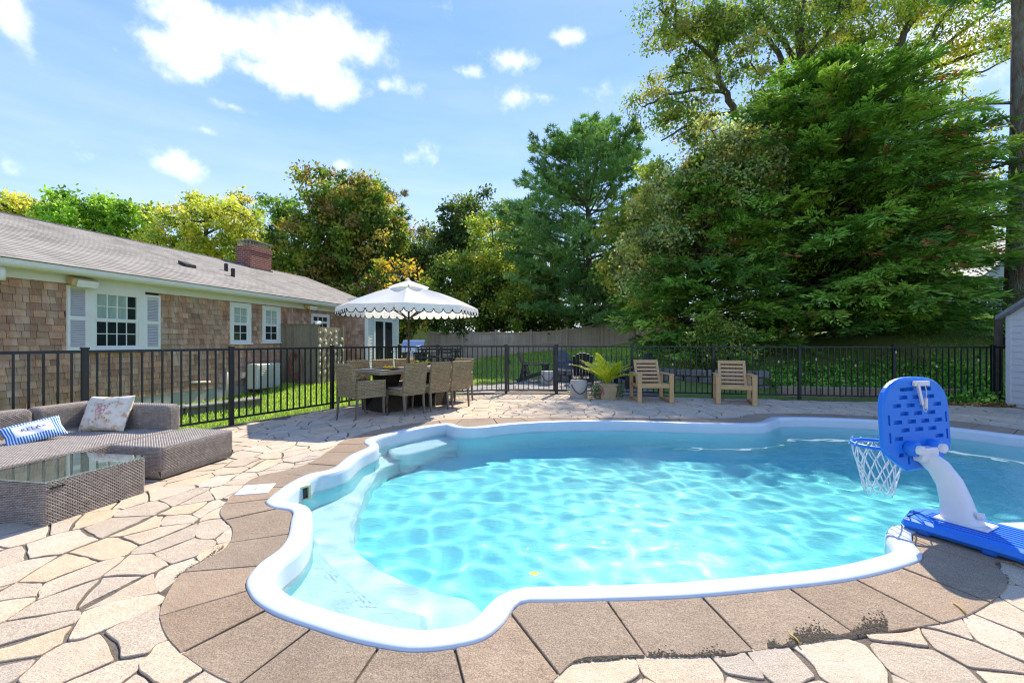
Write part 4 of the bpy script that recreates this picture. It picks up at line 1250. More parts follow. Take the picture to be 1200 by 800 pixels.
sofa = empty('corner_sofa', S_(0.7, -0.8, 0)); tag(sofa, 'grey woven wicker corner sofa with low back and footstool end', 'sofa')
SEAT = 0.305
m = MB(); sblock(m, 0.0, 1.38, -3.2, -0.02, 0.09, SEAT, 'set', rnd_=0.03); m.build('seat', M_WICK, sofa)
m = MB(); sblock(m, 0.02, 1.36, -3.2, -0.04, 0.02, 0.09, 'se', 0.02); m.build('plinth', M_WICK, sofa)
m = MB(); sblock(m, 1.395, 2.0, -0.76, 0.07, 0.085, SEAT, 'nswet', rnd_=0.035); m.build('footstool', M_WICK, sofa)
m = MB(); sblock(m, 1.395, 2.0, -0.76, 0.07, 0.015, 0.085, 'nswe', 0.015); m.build('footstool_base', M_WICK, sofa)
# backs: rounded top edge made of three facets
def back_piece(b0, b1, a0, a1, name, faces):
    m = MB(); sblock(m, b0, b1, a0, a1, SEAT-0.01, 0.578, 'nswet', rnd_=0.06); m.build(name, M_WICK, sofa)
back_piece(-0.02, 0.16, -0.50, 0.10, 'backrest', 'nswe'); back_piece(-0.02, 0.16, -1.55, -0.52, 'backrest', 'nswe'); back_piece(-0.02, 0.16, -2.6, -1.57, 'backrest', 'nswe')
back_piece(0.17, 1.32, -0.10, 0.08, 'backrest', 'nswe')
# coffee table
tbl = empty('coffee_table', S_(1.82, -1.4, 0)); tag(tbl, 'square grey wicker coffee table with a glass top beside the sofa', 'table')
m = MB(); sblock(m, 1.48, 2.16, -1.73, -1.04, 0.0, 0.295, 'nswe', rnd_=0.012); m.build('base', M_WICK, tbl)
m = MB(); sblock(m, 1.48, 2.16, -1.73, -1.04, 0.282, 0.296, 't', cw=0.03, ch=0.03); m.build('woven_top', M_WICK, tbl)
M_GLASS = bpy.data.materials.new('table_glass'); M_GLASS.use_nodes = True
_t = NT(M_GLASS.node_tree); _b = M_GLASS.node_tree.nodes['Principled BSDF']
_gl = _t.n('ShaderNodeBsdfGlossy', ins={'Color': (1, 1, 1, 1), 'Roughness': 0.02}); _tr = _t.n('ShaderNodeBsdfTransparent', ins={'Color': (0.86, 0.93, 0.91, 1)})
_lw = _t.n('ShaderNodeLayerWeight', ins={'Blend': 0.5}); _f = _t.math('ADD', 0.06, _t.math('MULTIPLY', 0.94, _t.math('POWER', _lw.outputs['Facing'], 4.0)), clamp=True)
_t.set(M_GLASS.node_tree.nodes['Material Output'], 'Surface', _t.n('ShaderNodeMixShader', ins={0: _f, 1: _tr.outputs[0], 2: _gl.outputs[0]}).outputs[0])
m = MB(); c = S_(1.82, -1.385, 0.308); m.bbox(c, (0.70, 0.71, 0.008), 0.002, M=Matrix((SB, SA, Vector((0, 0, 1)))).transposed()); m.build('glass_top', M_GLASS, tbl)
m = MB(); m.cur = (0.1, 0.1, 0.1)
for k in range(4): m.box(S_(2.163, -1.69+k*0.022, 0.255), (0.012, 0.014, 0.012), M=Matrix((SB, SA, Vector((0, 0, 1)))).transposed())
m.build('emblem', M_WICK, tbl)

# pillows
def pillow(name, c, w, h, t, M, mat, label):
    n = 22; vs = []; fs = []
    for side in (1, -1):
        for j in range(n+1):
            for i in range(n+1):
                x, y = i/n*2-1, j/n*2-1
                k = max(0, (1-abs(x)**2.6))*max(0, (1-abs(y)**2.6))
                pin = 1-0.07*(1-abs(y))*abs(x)**4; piy = 1-0.08*(1-abs(x))*abs(y)**4
                zz = side*(t/2*k**0.42+0.006*math.sin(7*x+3*y)*k)
                vs.append(c+M @ Vector((x*w/2*pin, y*h/2*piy, zz)))
    o_ = (n+1)**2
    for s in (0, 1):
        for j in range(n):
            for i in range(n):
                a = s*o_+j*(n+1)+i; q = (a, a+1, a+n+2, a+n+1)
                fs.append(q if s == 0 else q[::-1])
    me = bpy.data.meshes.new(name)
    # store pillow-face coordinates for the print
    co = np.array([[(i/n-0.5)*w, (j/n-0.5)*h, s] for s in (1, -1) for j in range(n+1) for i in range(n+1)], np.float32)
    me.from_pydata([tuple(p-c) for p in vs], [], fs)
    me.polygons.foreach_set('use_smooth', [True]*len(fs))
    at = me.attributes.new('print', 'FLOAT_VECTOR', 'POINT'); at.data.foreach_set('vector', co.ravel())
    me.materials.append(mat); o = bpy.data.objects.new(name, me); o.location = c; link(o); tag(o, label, 'pillow'); return o
def relax_mat():
    m = bpy.data.materials.new('relax_print'); m.use_nodes = True
    t = NT(m.node_tree); b = m.node_tree.nodes['Principled BSDF']
    at = t.n('ShaderNodeAttribute', attribute_name='print'); sp = t.n('ShaderNodeSeparateXYZ', ins={0: at.outputs['Vector']})
    x, y, _ = sp.outputs
    wv = t.math('ADD', t.math('MULTIPLY', x, 330.0), t.math('MULTIPLY', t.math('SINE', t.math('MULTIPLY', y, 60.0)), 0.4))
    st = t.math('GREATER_THAN', t.math('SINE', wv), -0.2)
    stripe = t.mix(st, C4('#dfe9f2'), C4('#2f78bf'))
    inx = t.math('LESS_THAN', t.math('ABSOLUTE', x), 0.135); iny = t.math('LESS_THAN', t.math('ABSOLUTE', t.math('SUBTRACT', y, 0.012)), 0.062)
    inside = t.math('MULTIPLY', inx, iny)
    col = t.mix(inside, stripe, C4('#e9e9ea'))
    t.set(b, 'Base Color', col); t.set(b, 'Roughness', 0.9); t.set(b, 'Specular IOR Level', 0.2)
    return m
def shell_mat():
    m = bpy.data.materials.new('seashell_print'); m.use_nodes = True
    t = NT(m.node_tree); b = m.node_tree.nodes['Principled BSDF']
    at = t.n('ShaderNodeAttribute', attribute_name='print'); v = at.outputs['Vector']
    col = None
    nz = t.n('ShaderNodeTexNoise', ins={'Vector': v, 'Scale': 16.0, 'Detail': 4.0})
    col = t.ramp(nz.outputs[0], [(0.40, C('#e6dccb')), (0.56, C('#ddd0b8')), (0.64, C('#c7a47e')), (0.72, C('#e4d8c4'))])
    def fan(cx, cy, r, a0, tone, col):
        sp = t.n('ShaderNodeSeparateXYZ', ins={0: v}); x = t.math('SUBTRACT', sp.outputs[0], cx); y = t.math('SUBTRACT', sp.outputs[1], cy)
        rr = t.math('SQRT', t.math('ADD', t.math('MULTIPLY', x, x), t.math('MULTIPLY', y, y)))
        an = t.math('ARCTAN2', x, y)
        an = t.math('SUBTRACT', an, a0)
        rays = t.math('ADD', t.math('MULTIPLY', t.math('SINE', t.math('MULTIPLY', an, 16.0)), 0.5), 0.5)
        inr = t.math('LESS_THAN', rr, t.math('ADD', r, t.math('MULTIPLY', rays, r*0.06)))
        ina = t.math('LESS_THAN', t.math('ABSOLUTE', an), 1.15)
        rim = t.n('ShaderNodeMapRange', ins={'Value': rr, 'From Min': r*0.6, 'From Max': r*0.98, 'To Min': 0.15, 'To Max': 0.8}).outputs[0]
        f = t.math('MULTIPLY', t.math('MULTIPLY', inr, ina), t.math('MULTIPLY', t.math('ADD', t.math('MULTIPLY', rays, 0.75), 0.25), rim))
        return t.mix(f, col, tone)
    col = fan(0.02, -0.15, 0.10, 0.0, C4('#a9703c'), col)
    col = fan(-0.1, 0.03, 0.06, 0.8, C4('#a87a50'), col)
    col = fan(0.12, 0.05, 0.07, -0.7, C4('#b08257'), col)
    col = fan(-0.05, 0.10, 0.05, 2.5, C4('#8f7a55'), col)
    n2 = t.n('ShaderNodeTexVoronoi', feature='DISTANCE_TO_EDGE', ins={'Vector': v, 'Scale': 26.0})
    sp = t.n('ShaderNodeSeparateXYZ', ins={0: v}); dx = t.math('ADD', sp.outputs[0], 0.02); dy = t.math('SUBTRACT', sp.outputs[1], 0.03)
    rr = t.math('SQRT', t.math('ADD', t.math('MULTIPLY', dx, dx), t.math('MULTIPLY', dy, dy)))
    f = t.math('MULTIPLY', t.math('LESS_THAN', rr, 0.065), t.math('LESS_THAN', n2.outputs[0], 0.12))
    col = t.mix(t.math('MULTIPLY', f, 0.8), col, C4('#c9787e'))
    t.set(b, 'Base Color', col); t.set(b, 'Roughness', 0.9); t.set(b, 'Specular IOR Level', 0.2)
    w = t.n('ShaderNodeTexNoise', ins={'Vector': v, 'Scale': 9.0, 'Detail': 3.0}); t.set(b, 'Normal', t.n('ShaderNodeBump', ins={'Strength': 0.6, 'Distance': 0.03, 'Height': w.outputs[0]}).outputs[0])
    return m
def basis(xv, yv):
    xv = Vector(xv).normalized(); zv = xv.cross(Vector(yv)).normalized(); yv = zv.cross(xv)
    return Matrix((xv, yv, zv)).transposed()
# lumbar pillow with lettering
MR = basis(SA*0.93+SB*0.33+Vector((0, 0, 0.17)), -SB*0.68+Vector((0, 0, 0.72)))
cR = S_(0.52, -0.75, SEAT+0.095)
pr = pillow('lumbar_pillow', cR, 0.42, 0.235, 0.10, MR, relax_mat(), 'blue striped lumbar pillow with white panel reading RELAX on the sofa')
M_INK = mk('blue_ink', C('#27509a'), rough=0.9)
fc = bpy.data.curves.new('lettering', 'FONT'); fc.body = 'RELAX'; fc.size = 0.05; fc.align_x = 'CENTER'; fc.align_y = 'CENTER'; fc.extrude = 0.0005; fc.space_character = 1.08
fo = bpy.data.objects.new('lettering_tmp', fc); COL.objects.link(fo)
bpy.context.view_layer.update()
dg = bpy.context.evaluated_depsgraph_get(); me = bpy.data.meshes.new_from_object(fo.evaluated_get(dg)); bpy.data.objects.remove(fo)
me.transform(Matrix.Diagonal((1.15, 0.95, 1, 1)))
for vtx in me.vertices:
    x, y = vtx.co.x/0.21, (vtx.co.y+0.012)/0.1175
    k = max(0, (1-abs(x)**2.6))*max(0, (1-abs(y)**2.6))
    vtx.co = MR @ Vector((vtx.co.x, vtx.co.y+0.012, 0.10/2*k**0.42+0.006*math.sin(7*x+3*y)*k+0.0045))
me.materials.clear(); me.materials.append(M_INK)
lo = bpy.data.objects.new('lettering', me); link(lo, pr)
MS = basis(SB*0.98+SA*0.12+Vector((0, 0, 0.03)), Vector((0, 0, 1))+SA*0.42)
pillow('shell_pillow', S_(0.66, -0.20, SEAT+0.185), 0.52, 0.40, 0.15, MS, shell_mat(), 'cream pillow printed with brown and pink seashells leaning on the sofa back')

# ================================================================ DINING SET
TD = Vector((0.64, 0.77, 0)).normalized(); TN = Vector((0.77, -0.64, 0)).normalized(); TC = Vector((-2.03, 8.55, 0))
M_TAUPE = mk('taupe_metal', C('#7d7162'), C('#6d6255'), 10, 0.5, spec=0.4)
M_CUSH = mk('seat_cushion', C('#a99d88'), C('#998d78'), 20, 0.9)
def dchair(arms=False):
    """local frame: faces +Y, origin between the feet"""
    root = empty('dining_armchair' if arms else 'dining_chair')
    w = 0.54 if arms else 0.47; cw, ch = 0.055, 0.026
    def blk(b0, b1, a0, a1, z0, z1, faces='nswet', lean=0.0):
        m = MB(); p = [Vector(q) for q in ((b0, a0, z0), (b1, a0, z0), (b1, a1, z0), (b0, a1, z0), (b0, a0-lean, z1), (b1, a0-lean, z1), (b1, a1-lean, z1), (b0, a1-lean, z1))]
        weave_hexa(m, p, faces, cw=cw, ch=ch); return m
    blk(-w/2, w/2, -0.22, 0.27, 0.34, 0.42, 'nswet').build('seat', M_WICK2, root)
    blk(-w/2, w/2, -0.27, -0.22, 0.34, 0.90, 'nswet', 0.07).build('backrest', M_WICK2, root)
    m = MB(); m.bbox((0, 0.03, 0.44), (w-0.06, 0.44, 0.045), 0.018); m.build('cushion', M_CUSH, root)
    if arms:
        for s in (-1, 1):
            x0, x1 = (s*w/2, s*(w/2+0.06)) if s > 0 else (s*(w/2+0.06), s*w/2)
            blk(x0, x1, -0.25, 0.27, 0.34, 0.62, 'nswet').build('arm', M_WICK2, root)
    ww = w/2-0.025+(0.05 if arms else 0)
    for sx in (-1, 1):
        for (y0, y1) in ((0.24, 0.255), (-0.245, -0.275)):
            m = MB(); a, b = 0.019, 0.013
            m.hexa([(sx*ww+dx*b, y1+dy*b, 0.0) for dx, dy in ((-1, -1), (1, -1), (1, 1), (-1, 1))]+[(sx*ww+dx*a, y0+dy*a, 0.35) for dx, dy in ((-1, -1), (1, -1), (1, 1), (-1, 1))])
            m.build('leg', M_TAUPE, root)
    return root
proto = dchair(False); protoA = dchair(True)
GRP = 'wicker chairs around the dining table'
spots = [(TC+TN*0.56+TD*-0.50, TN*-1, 'tan wicker dining chair on the pool side of the table beside the armchair'),
         (TC+TN*0.57+TD*0.06, TN*-1, 'tan wicker dining chair in the middle of the pool side of the table'),
         (TC+TN*0.58+TD*0.60, TN*-1, 'tan wicker dining chair on the pool side, at the table end toward the gate'),
         (TC-TN*0.62+TD*-0.55, TN, 'tan wicker dining chair on the fence side, at the end near the house'),
         (TC-TN*0.62+TD*0.02, TN, 'tan wicker dining chair in the middle of the fence side of the table'),
         (TC-TN*0.62+TD*0.58, TN, 'tan wicker dining chair on the fence side beside the juice pitcher')]
for k, (p, f, lab) in enumerate(spots):
    o = proto if k == 0 else copy_tree(proto)
    o.location = p; o.rotation_euler = (0, 0, math.atan2(f.y, f.x)-math.pi/2+random.uniform(-.06, .06)); tag(o, lab, 'chair', GRP)
for k, (p, f, lab) in enumerate(((Vector((-2.60, 7.50, 0)), TD, 'tan wicker armchair at the table end beside the side lawn'), (TC+TD*1.2, TD*-1, 'tan wicker armchair at the table end facing the side lawn'))):
    o = protoA if k == 0 else copy_tree(protoA)
    o.location = p; o.rotation_euler = (0, 0, math.atan2(f.y, f.x)-math.pi/2); tag(o, lab, 'armchair', GRP)
TM = Matrix((TD, -TN, Vector((0, 0, 1)))).transposed()
dt = empty('dining_table', TC); tag(dt, 'wicker dining table on two flared pedestals with a wood-look top', 'table')
M_TTOP = mk('faux_wood_top', C('#7e776b'), C('#69635a'), 5, 0.28, stretch=(1, 8, 1), spec=0.5)
for k in range(7):
    m = MB(); m.bbox(TC+TM @ Vector((0, -0.42+k*0.14, 0.735)), (1.86, 0.134, 0.03), 0.004, M=TM); m.build('plank', M_TTOP, dt)
m = MB()
for sx, sy, lx, ly in ((0, .505, 1.98, .05), (0, -.505, 1.98, .05), (.96, 0, .06, .96), (-.96, 0, .06, .96)): m.bbox(TC+TM @ Vector((sx, sy, 0.725)), (lx, ly, 0.06), 0.006, M=TM)
m.build('frame', M_WICK2, dt)
M_WICKP = weave_mat('dark_wicker', '#514738', '#3f372b')
for s in (-1, 1):
    m = MB(); c = TC+TD*(0.5*s)
    def rect(hx, hy, z): return [c+TM @ Vector((x*hx, y*hy, z)) for x, y in ((-1, -1), (1, -1), (1, 1), (-1, 1))]
    lv = [(0.27, 0.30, 0.0), (0.27, 0.30, 0.03), (0.15, 0.17, 0.28), (0.13, 0.15, 0.45), (0.19, 0.22, 0.70)]
    for (a, b) in zip(lv[:-1], lv[1:]):
        weave_hexa(m, rect(*a)+rect(*b), 'nswe', cw=0.05, ch=0.024)
    m.build('pedestal', M_WICKP, dt)
# things on the table
def onT(x, y, z): return TC+TM @ Vector((x, y, z))
M_CLEAR = mk('clear_acrylic', C('#cfd6d6'), rough=0.1); M_JUICE = mk('orange_juice', C('#f0a010'), rough=0.3)
def jar_glass():
    m = bpy.data.materials.new('jug_glass'); m.use_nodes = True; t = NT(m.node_tree)
    g = t.n('ShaderNodeBsdfGlossy', ins={'Roughness': 0.05}); tr = t.n('ShaderNodeBsdfTransparent', ins={'Color': (0.88, 0.9, 0.9, 1)})
    t.set(m.node_tree.nodes['Material Output'], 'Surface', t.n('ShaderNodeMixShader', ins={0: 0.25, 1: tr.outputs[0], 2: g.outputs[0]}).outputs[0]); return m
M_JUG = jar_glass()
pj = G(485, 430, 0.75); pj = onT(0.08, 0.05, 0.75)
jug = empty('juice_pitcher', pj); tag(jug, 'clear pitcher half filled with orange juice on the dining table', 'pitcher')
m = MB(); m.lathe(pj, [(0.075, 0), (0.082, 0.02), (0.09, 0.16), (0.085, 0.26), (0.06, 0.32), (0.065, 0.345)], 16); m.build('jug', M_JUG, jug)
m = MB(); m.lathe(pj, [(0.07, 0.008), (0.077, 0.02), (0.085, 0.16), (0.083, 0.215)], 16); m.build('juice', M_JUICE, jug)
m = MB(); m.tube([pj+TN*-0.08+Vector((0, 0, 0.22)), pj+TN*-0.14+Vector((0, 0, 0.18)), pj+TN*-0.13+Vector((0, 0, 0.08)), pj+TN*-0.08+Vector((0, 0, 0.05))], 0.01, 6); m.build('handle', M_JUG, jug)
M_BOWL = mk('white_bowl', C('#d8d6cf'), rough=0.3); M_LIME = mk('yellow_green_leaf', C('#9db52c'), C('#c3cc4a'), 30, 0.6)
pb = onT(0.33, 0.02, 0.75); bowl = empty('leafy_centrepiece', pb); tag(bowl, 'low bowl of yellow-green leaves on the table beside the pitcher', 'centrepiece')
m = MB(); m.lathe(pb, [(0.05, 0), (0.07, 0.02), (0.12, 0.07), (0.11, 0.07)], 18); m.build('bowl', M_BOWL, bowl)
r4 = random.Random(8)
for k in range(46):
    m = MB(); a = r4.uniform(0, 6.28); d = Vector((math.cos(a), math.sin(a), r4.uniform(0.1, 1.0))).normalized(); L = r4.uniform(0.12, 0.24); c = pb+Vector((0, 0, 0.06)); s = d.cross(Vector((0, 0, 1))).normalized()*0.03
    m.add([c, c+d*L*0.5+s, c+d*L+Vector((0, 0, -0.02)), c+d*L*0.5-s], [(0, 1, 2, 3)]); m.build('leaf', M_LIME, bowl)
pt = onT(-0.42, 0.05, 0.75); tray = empty('fruit_tray', pt); tag(tray, 'dark oval tray of orange and yellow fruit on the dining table', 'tray')
M_TRAY = mk('black_tray', C('#2b2826'), rough=0.4); M_FRUIT = mk('orange_fruit', C('#e09a1c'), C('#d9c03a'), 12, 0.5)
m = MB(); m.lathe(pt, [(0.16, 0), (0.21, 0.018), (0.2, 0.02), (0.15, 0.008)], 22); m.build('dish', M_TRAY, tray)
for k in range(7):
    m = MB(); a = k*0.9; c = pt+Vector((math.cos(a)*0.08*(k > 0), math.sin(a)*0.08*(k > 0), 0.035)); m.lathe(c, [(0.008, -0.03), (0.026, -0.02), (0.033, 0), (0.026, 0.02), (0.008, 0.03)], 10); m.build('fruit', M_FRUIT, tray)
for k, (x, y) in enumerate(((-0.75, 0.25), (-0.75, -0.25), (-0.1, -0.33), (0.5, -0.33), (0.75, 0.2))):
    m = MB(); m.lathe(onT(x, y, 0.751), [(0.08, 0), (0.13, 0.014), (0.125, 0.016), (0.08, 0.006)], 20); o = m.build('plate', M_BOWL)
    tag(o, ['white plate by the armchair on the fence side of the dining table', 'white plate by the armchair on the pool side of the dining table', 'white plate before the middle pool side dining chair', 'white plate by the last dining chair on the pool side', 'white plate at the table end beyond the leafy bowl'][k], 'plate', 'plates on the dining table')

# ---- scalloped umbrella
def fabric(name, c):
    m = bpy.data.materials.new(name); m.use_nodes = True; t = NT(m.node_tree); b = m.node_tree.nodes['Principled BSDF']
    t.set(b, 'Base Color', (*c, 1)); t.set(b, 'Roughness', 0.9); t.set(b, 'Specular IOR Level', 0.1)
    tr = t.n('ShaderNodeBsdfTranslucent', ins={'Color': (*c, 1)}); t.set(m.node_tree.nodes['Material Output'], 'Surface', t.n('ShaderNodeMixShader', ins={0: 0.45, 1: b.outputs[0], 2: tr.outputs[0]}).outputs[0]); return m
M_CANV = fabric('white_canvas', C('#f6f4ee')); M_TRIM = mk('black_braid', C('#1d1f24'), rough=0.9); M_POLE = mk('bronze_pole', C('#3a302b'), rough=0.45, metallic=0.3)
um = empty('patio_umbrella', TC); tag(um, 'white scalloped patio umbrella with black piping over the dining table', 'umbrella')
RU, ZR, ZA = 1.36, 1.93, 2.40; NR = 8; ua0 = R(10)
m = MB(); m.lathe(TC, [(0.02, 0.0), (0.02, 2.44)], 12); m.build('pole', M_POLE, um)
m = MB(); m.lathe(TC, [(0.22, 0.0), (0.22, 0.05), (0.06, 0.08), (0.03, 0.3)], 20); m.build('base', M_POLE, um)
def rim_pt(f, k):   # f 0..NR around; k 0 apex..1 rim
    i = int(f) % NR; t = f-int(f)
    a0, a1 = ua0+2*math.pi*i/NR, ua0+2*math.pi*(i+1)/NR
    r = 0.16+(RU-0.16)*k
    p = Vector((math.cos(a0), math.sin(a0), 0))*(1-t)+Vector((math.cos(a1), math.sin(a1), 0))*t
    sag = 0.05*math.sin(math.pi*k)*(1-math.sin(math.pi*t)*0.9)+(-0.035)*math.sin(math.pi*t)*math.sin(math.pi*k)
    return TC+p*r+Vector((0, 0, ZA-0.05+(ZR-ZA+0.05)*k+sag))
for i in range(NR):
    m = MB(); m.sm = True; A_, K_ = 6, 8; vs = [rim_pt(i+a/A_*0.9999, k/K_) for k in range(K_+1) for a in range(A_+1)]
    m.add(vs, [(k*(A_+1)+a, k*(A_+1)+a+1, (k+1)*(A_+1)+a+1, (k+1)*(A_+1)+a) for k in range(K_) for a in range(A_)]); m.build('canopy_panel', M_CANV, um)
    # valance of scallops
    ns = 6
    for q in range(ns):
        f0, f1 = i+q/ns, i+(q+1)/ns-0.0001; p0, p1 = rim_pt(f0, 1.0), rim_pt(f1, 1.0)
        out = ((p0+p1)/2-TC); out.z = 0; out.normalize(); m = MB(); nn_ = 10
        top = [p0.lerp(p1, t/nn_)+out*0.003 for t in range(nn_+1)]
        drop = [0.085+0.075*math.sqrt(max(0, 1-(2*t/nn_-1)**2)) for t in range(nn_+1)]
        bot = [t_+Vector((0, 0, -d_))+out*0.02*random.uniform(.4, 1) for t_, d_ in zip(top, drop)]
        m.add(top+bot, [(t, t+1, nn_+2+t, nn_+1+t) for t in range(nn_)]); sc_ = m.build('scallop', M_CANV, um)
        m = MB(); m.tube([b_+Vector((0, 0, 0.004))+out*0.004 for b_ in bot], 0.0075, 5); m.build('piping', M_TRIM, sc_)
    p0 = rim_pt(i, 0.25); m = MB(); m.bar(TC+Vector((0, 0, 1.72)), rim_pt(i, 0.5)-Vector((0, 0, 0.02)), 0.015, 0.02); m.bar(TC+Vector((0, 0, 2.33)), rim_pt(i, 0.98)-Vector((0, 0, 0.02)), 0.015, 0.02); m.build('rib', M_POLE, um)
# vent cap on top
def cap_pt(f, k):
    i = int(f) % NR; t = f-int(f); a0, a1 = ua0+2*math.pi*i/NR, ua0+2*math.pi*(i+1)/NR
    p = Vector((math.cos(a0), math.sin(a0), 0))*(1-t)+Vector((math.cos(a1), math.sin(a1), 0))*t
    return TC+p*(0.03+0.37*k)+Vector((0, 0, 2.475-0.13*k-0.02*math.sin(math.pi*t)*k))
for i in range(NR):
    m = MB(); m.sm = True; vs = [cap_pt(i+a/4*0.9999, k/3) for k in range(4) for a in range(5)]
    m.add(vs, [(k*5+a, k*5+a+1, (k+1)*5+a+1, (k+1)*5+a) for k in range(3) for a in range(4)]); m.build('vent_flap', M_CANV, um)
m = MB(); m.lathe(TC+Vector((0, 0, 2.46)), [(0.03, 0), (0.035, 0.02), (0.015, 0.05), (0.005, 0.07)], 12); m.build('finial', M_CANV, um)

# ================================================================ WOOD CHAIRS, STOOLS, PLANTER
M_TEAK = mk('tan_poly_timber', C('#d0a874'), C('#be9562'), 9, 0.55, 0.15, 50, 0.004, stretch=(1, 1, 6))
def lounge_chair():
    r = empty('lounge_chair'); W = 0.66; D = 0.72       # faces -Y
    for sx in (-1, 1):
        for y in (-D/2, D/2):
            m = MB(); m.bbox((sx*(W/2), y, 0.285), (0.09 if y < 0 else 0.075, 0.055, 0.57), 0.005); m.build('leg', M_TEAK, r)
        m = MB(); m.bbox((sx*W/2, 0.0, 0.583), (0.10, D+0.08, 0.03), 0.006); m.build('armrest', M_TEAK, r)
        m = MB(); m.bbox((sx*W/2, 0.0, 0.03), (0.05, D, 0.045), 0.004); m.build('runner', M_TEAK, r)
        m = MB(); m.bbox((sx*(W/2-0.005), 0.0, 0.33), (0.035, D-0.05, 0.07), 0.004); m.build('side_rail', M_TEAK, r)
    m = MB(); m.bbox((0, -D/2+0.005, 0.345), (W-0.09, 0.045, 0.085), 0.005); m.build('front_rail', M_TEAK, r)
    for k in range(6):
        m = MB(); m.bbox((0, -D/2+0.08+k*0.095, 0.385-0.012*k), (W-0.1, 0.08, 0.022), 0.004); m.build('seat_slat', M_TEAK, r)
    def bk(z): return D/2-0.2+0.26*(z-0.33)/0.5
    for sx in (-1, 1):
        m = MB(); m.bar((sx*(W/2-0.085), bk(0.33), 0.33), (sx*(W/2-0.085), bk(0.84), 0.84), 0.05, 0.035); m.build('back_stile', M_TEAK, r)
    for k in range(6):
        z = 0.41+k*0.081; m = MB(); m.bbox((0, bk(z)-0.005, z), (W-0.22, 0.02, 0.058), 0.004, M=Matrix.Rotation(-0.48, 3, 'X')); m.build('back_slat', M_TEAK, r)
    m = MB(); m.bbox((0, bk(0.84), 0.835), (W-0.12, 0.035, 0.06), 0.004); m.build('back_rail', M_TEAK, r)
    return r
lc = lounge_chair(); lc.location = (3.02, 9.48, 0); lc.rotation_euler = (0, 0, R(-2)); tag(lc, 'tan slatted lounge chair next to the potted palm', 'chair', 'tan lounge chairs by the fence')
lc2 = copy_tree(lc); lc2.location = (4.66, 9.14, 0); lc2.rotation_euler = (0, 0, R(-20)); tag(lc2, 'tan slatted lounge chair standing alone before the stone wall, turned to the pool', 'chair', 'tan lounge chairs by the fence')
M_CAST = mk('cast_concrete', C('#b9b4a8'), C('#a7a296'), 5, 0.85, 0.25, 60, 0.006); M_ROPE = mk('rope', C('#6e6254'), C('#574c40'), 60, 0.95)
def stool(loc, label):
    s = empty('concrete_stool', loc); tag(s, label, 'stool', 'concrete stools with rope handles'); c = Vector(loc)
    m = MB(); m.lathe(c, [(0.185, 0.0), (0.195, 0.012), (0.192, 0.38), (0.18, 0.40)], 28); m.build('drum', M_CAST, s)
    m = MB(); pts = []
    for k in range(15):
        t = k/14; a = R(-150)+R(125)*t; z = 0.30-0.19*math.sin(math.pi*t)+0.0*t; pts.append(c+Vector((math.cos(a)*0.205, math.sin(a)*0.205, z if t < .5 else z)))
    m.tube(pts, 0.013, 6); m.build('rope_handle', M_ROPE, s)
stool((1.52, 9.93, 0), 'pale concrete drum stool with rope handle beside the potted palm')
stool((1.05, 12.9, 0), 'pale concrete drum stool with rope handle under the black garden chair behind the gate')
stool((3.25, 13.6, 0), 'pale concrete drum stool with rope handle beyond the fence behind the palm')
pl = Vector((2.13, 9.76, 0)); planter = empty('palm_planter', pl); tag(planter, 'square tan planter with a yellow-green palm and trailing flowers', 'planter')
M_POT = mk('tan_pot', C('#b9a27c'), C('#a68f69'), 6, 0.8, 0.2, 50, .006)
m = MB(); t0, t1 = 0.155, 0.19
m.hexa([pl+Vector((x*t0, y*t0, 0)) for x, y in ((-1, -1), (1, -1), (1, 1), (-1, 1))]+[pl+Vector((x*t1, y*t1, 0.32)) for x, y in ((-1, -1), (1, -1), (1, 1), (-1, 1))])
m.bbox(pl+Vector((0, 0, 0.325)), (0.40, 0.40, 0.035), 0.008); m.build('pot', M_POT, planter)
M_PALM = mk('palm_leaf', C('#b9cc2c'), C('#dede4a'), 6, 0.5, trans=0.4, tint=True); M_TRAIL = mk('trailing_leaf', C('#6b7a3c'), C('#4f6330'), 20, 0.6, tint=True); M_PINK = mk('pink_petal', C('#c04a86'), rough=0.7)
r5 = random.Random(12)
for k in range(17):
    a = r5.uniform(0, 6.28); tilt = r5.uniform(0.3, 1.05); L = r5.uniform(0.65, 0.95)
    h = Vector((math.cos(a), math.sin(a), 0)); pts = []
    for t in np.linspace(0, 1, 9): pts.append(pl+Vector((0, 0, 0.32))+h*(L*tilt*t*(0.6+0.55*t))+Vector((0, 0, L*(1.0-0.25*tilt)*t-0.36*tilt*L*t*t)))
    m = MB(); m.cur = (1, 1, 1); m.tube(pts, [0.008-0.0006*i for i in range(9)], 4)
    for i in range(3, 34):
        t = i/34; seg = min(7, int(t*8)); p = pts[seg].lerp(pts[seg+1], t*8-seg); d = (pts[seg+1]-pts[seg]).normalized(); sdv = d.cross(Vector((0, 0, 1)))
        if sdv.length < 0.1: sdv = Vector((1, 0, 0))
        sdv.normalize(); ll = 0.20*math.sin(math.pi*min(1, 0.15+t*0.85))+0.05
        for s in (-1, 1):
            k_ = r5.uniform(0.75, 1.2); m.cur = (k_, k_, k_*0.8); dd = (sdv*s*0.75+d*0.8+Vector((0, 0, r5.uniform(-.1, .35)))).normalized(); w = dd.cross(d).normalized().cross(dd)*0.011
            m.add([p, p+dd*ll*0.4+w, p+dd*ll+Vector((0, 0, -0.03)), p+dd*ll*0.4-w], [(0, 1, 2, 3)])
    m.build('frond', M_PALM, planter)
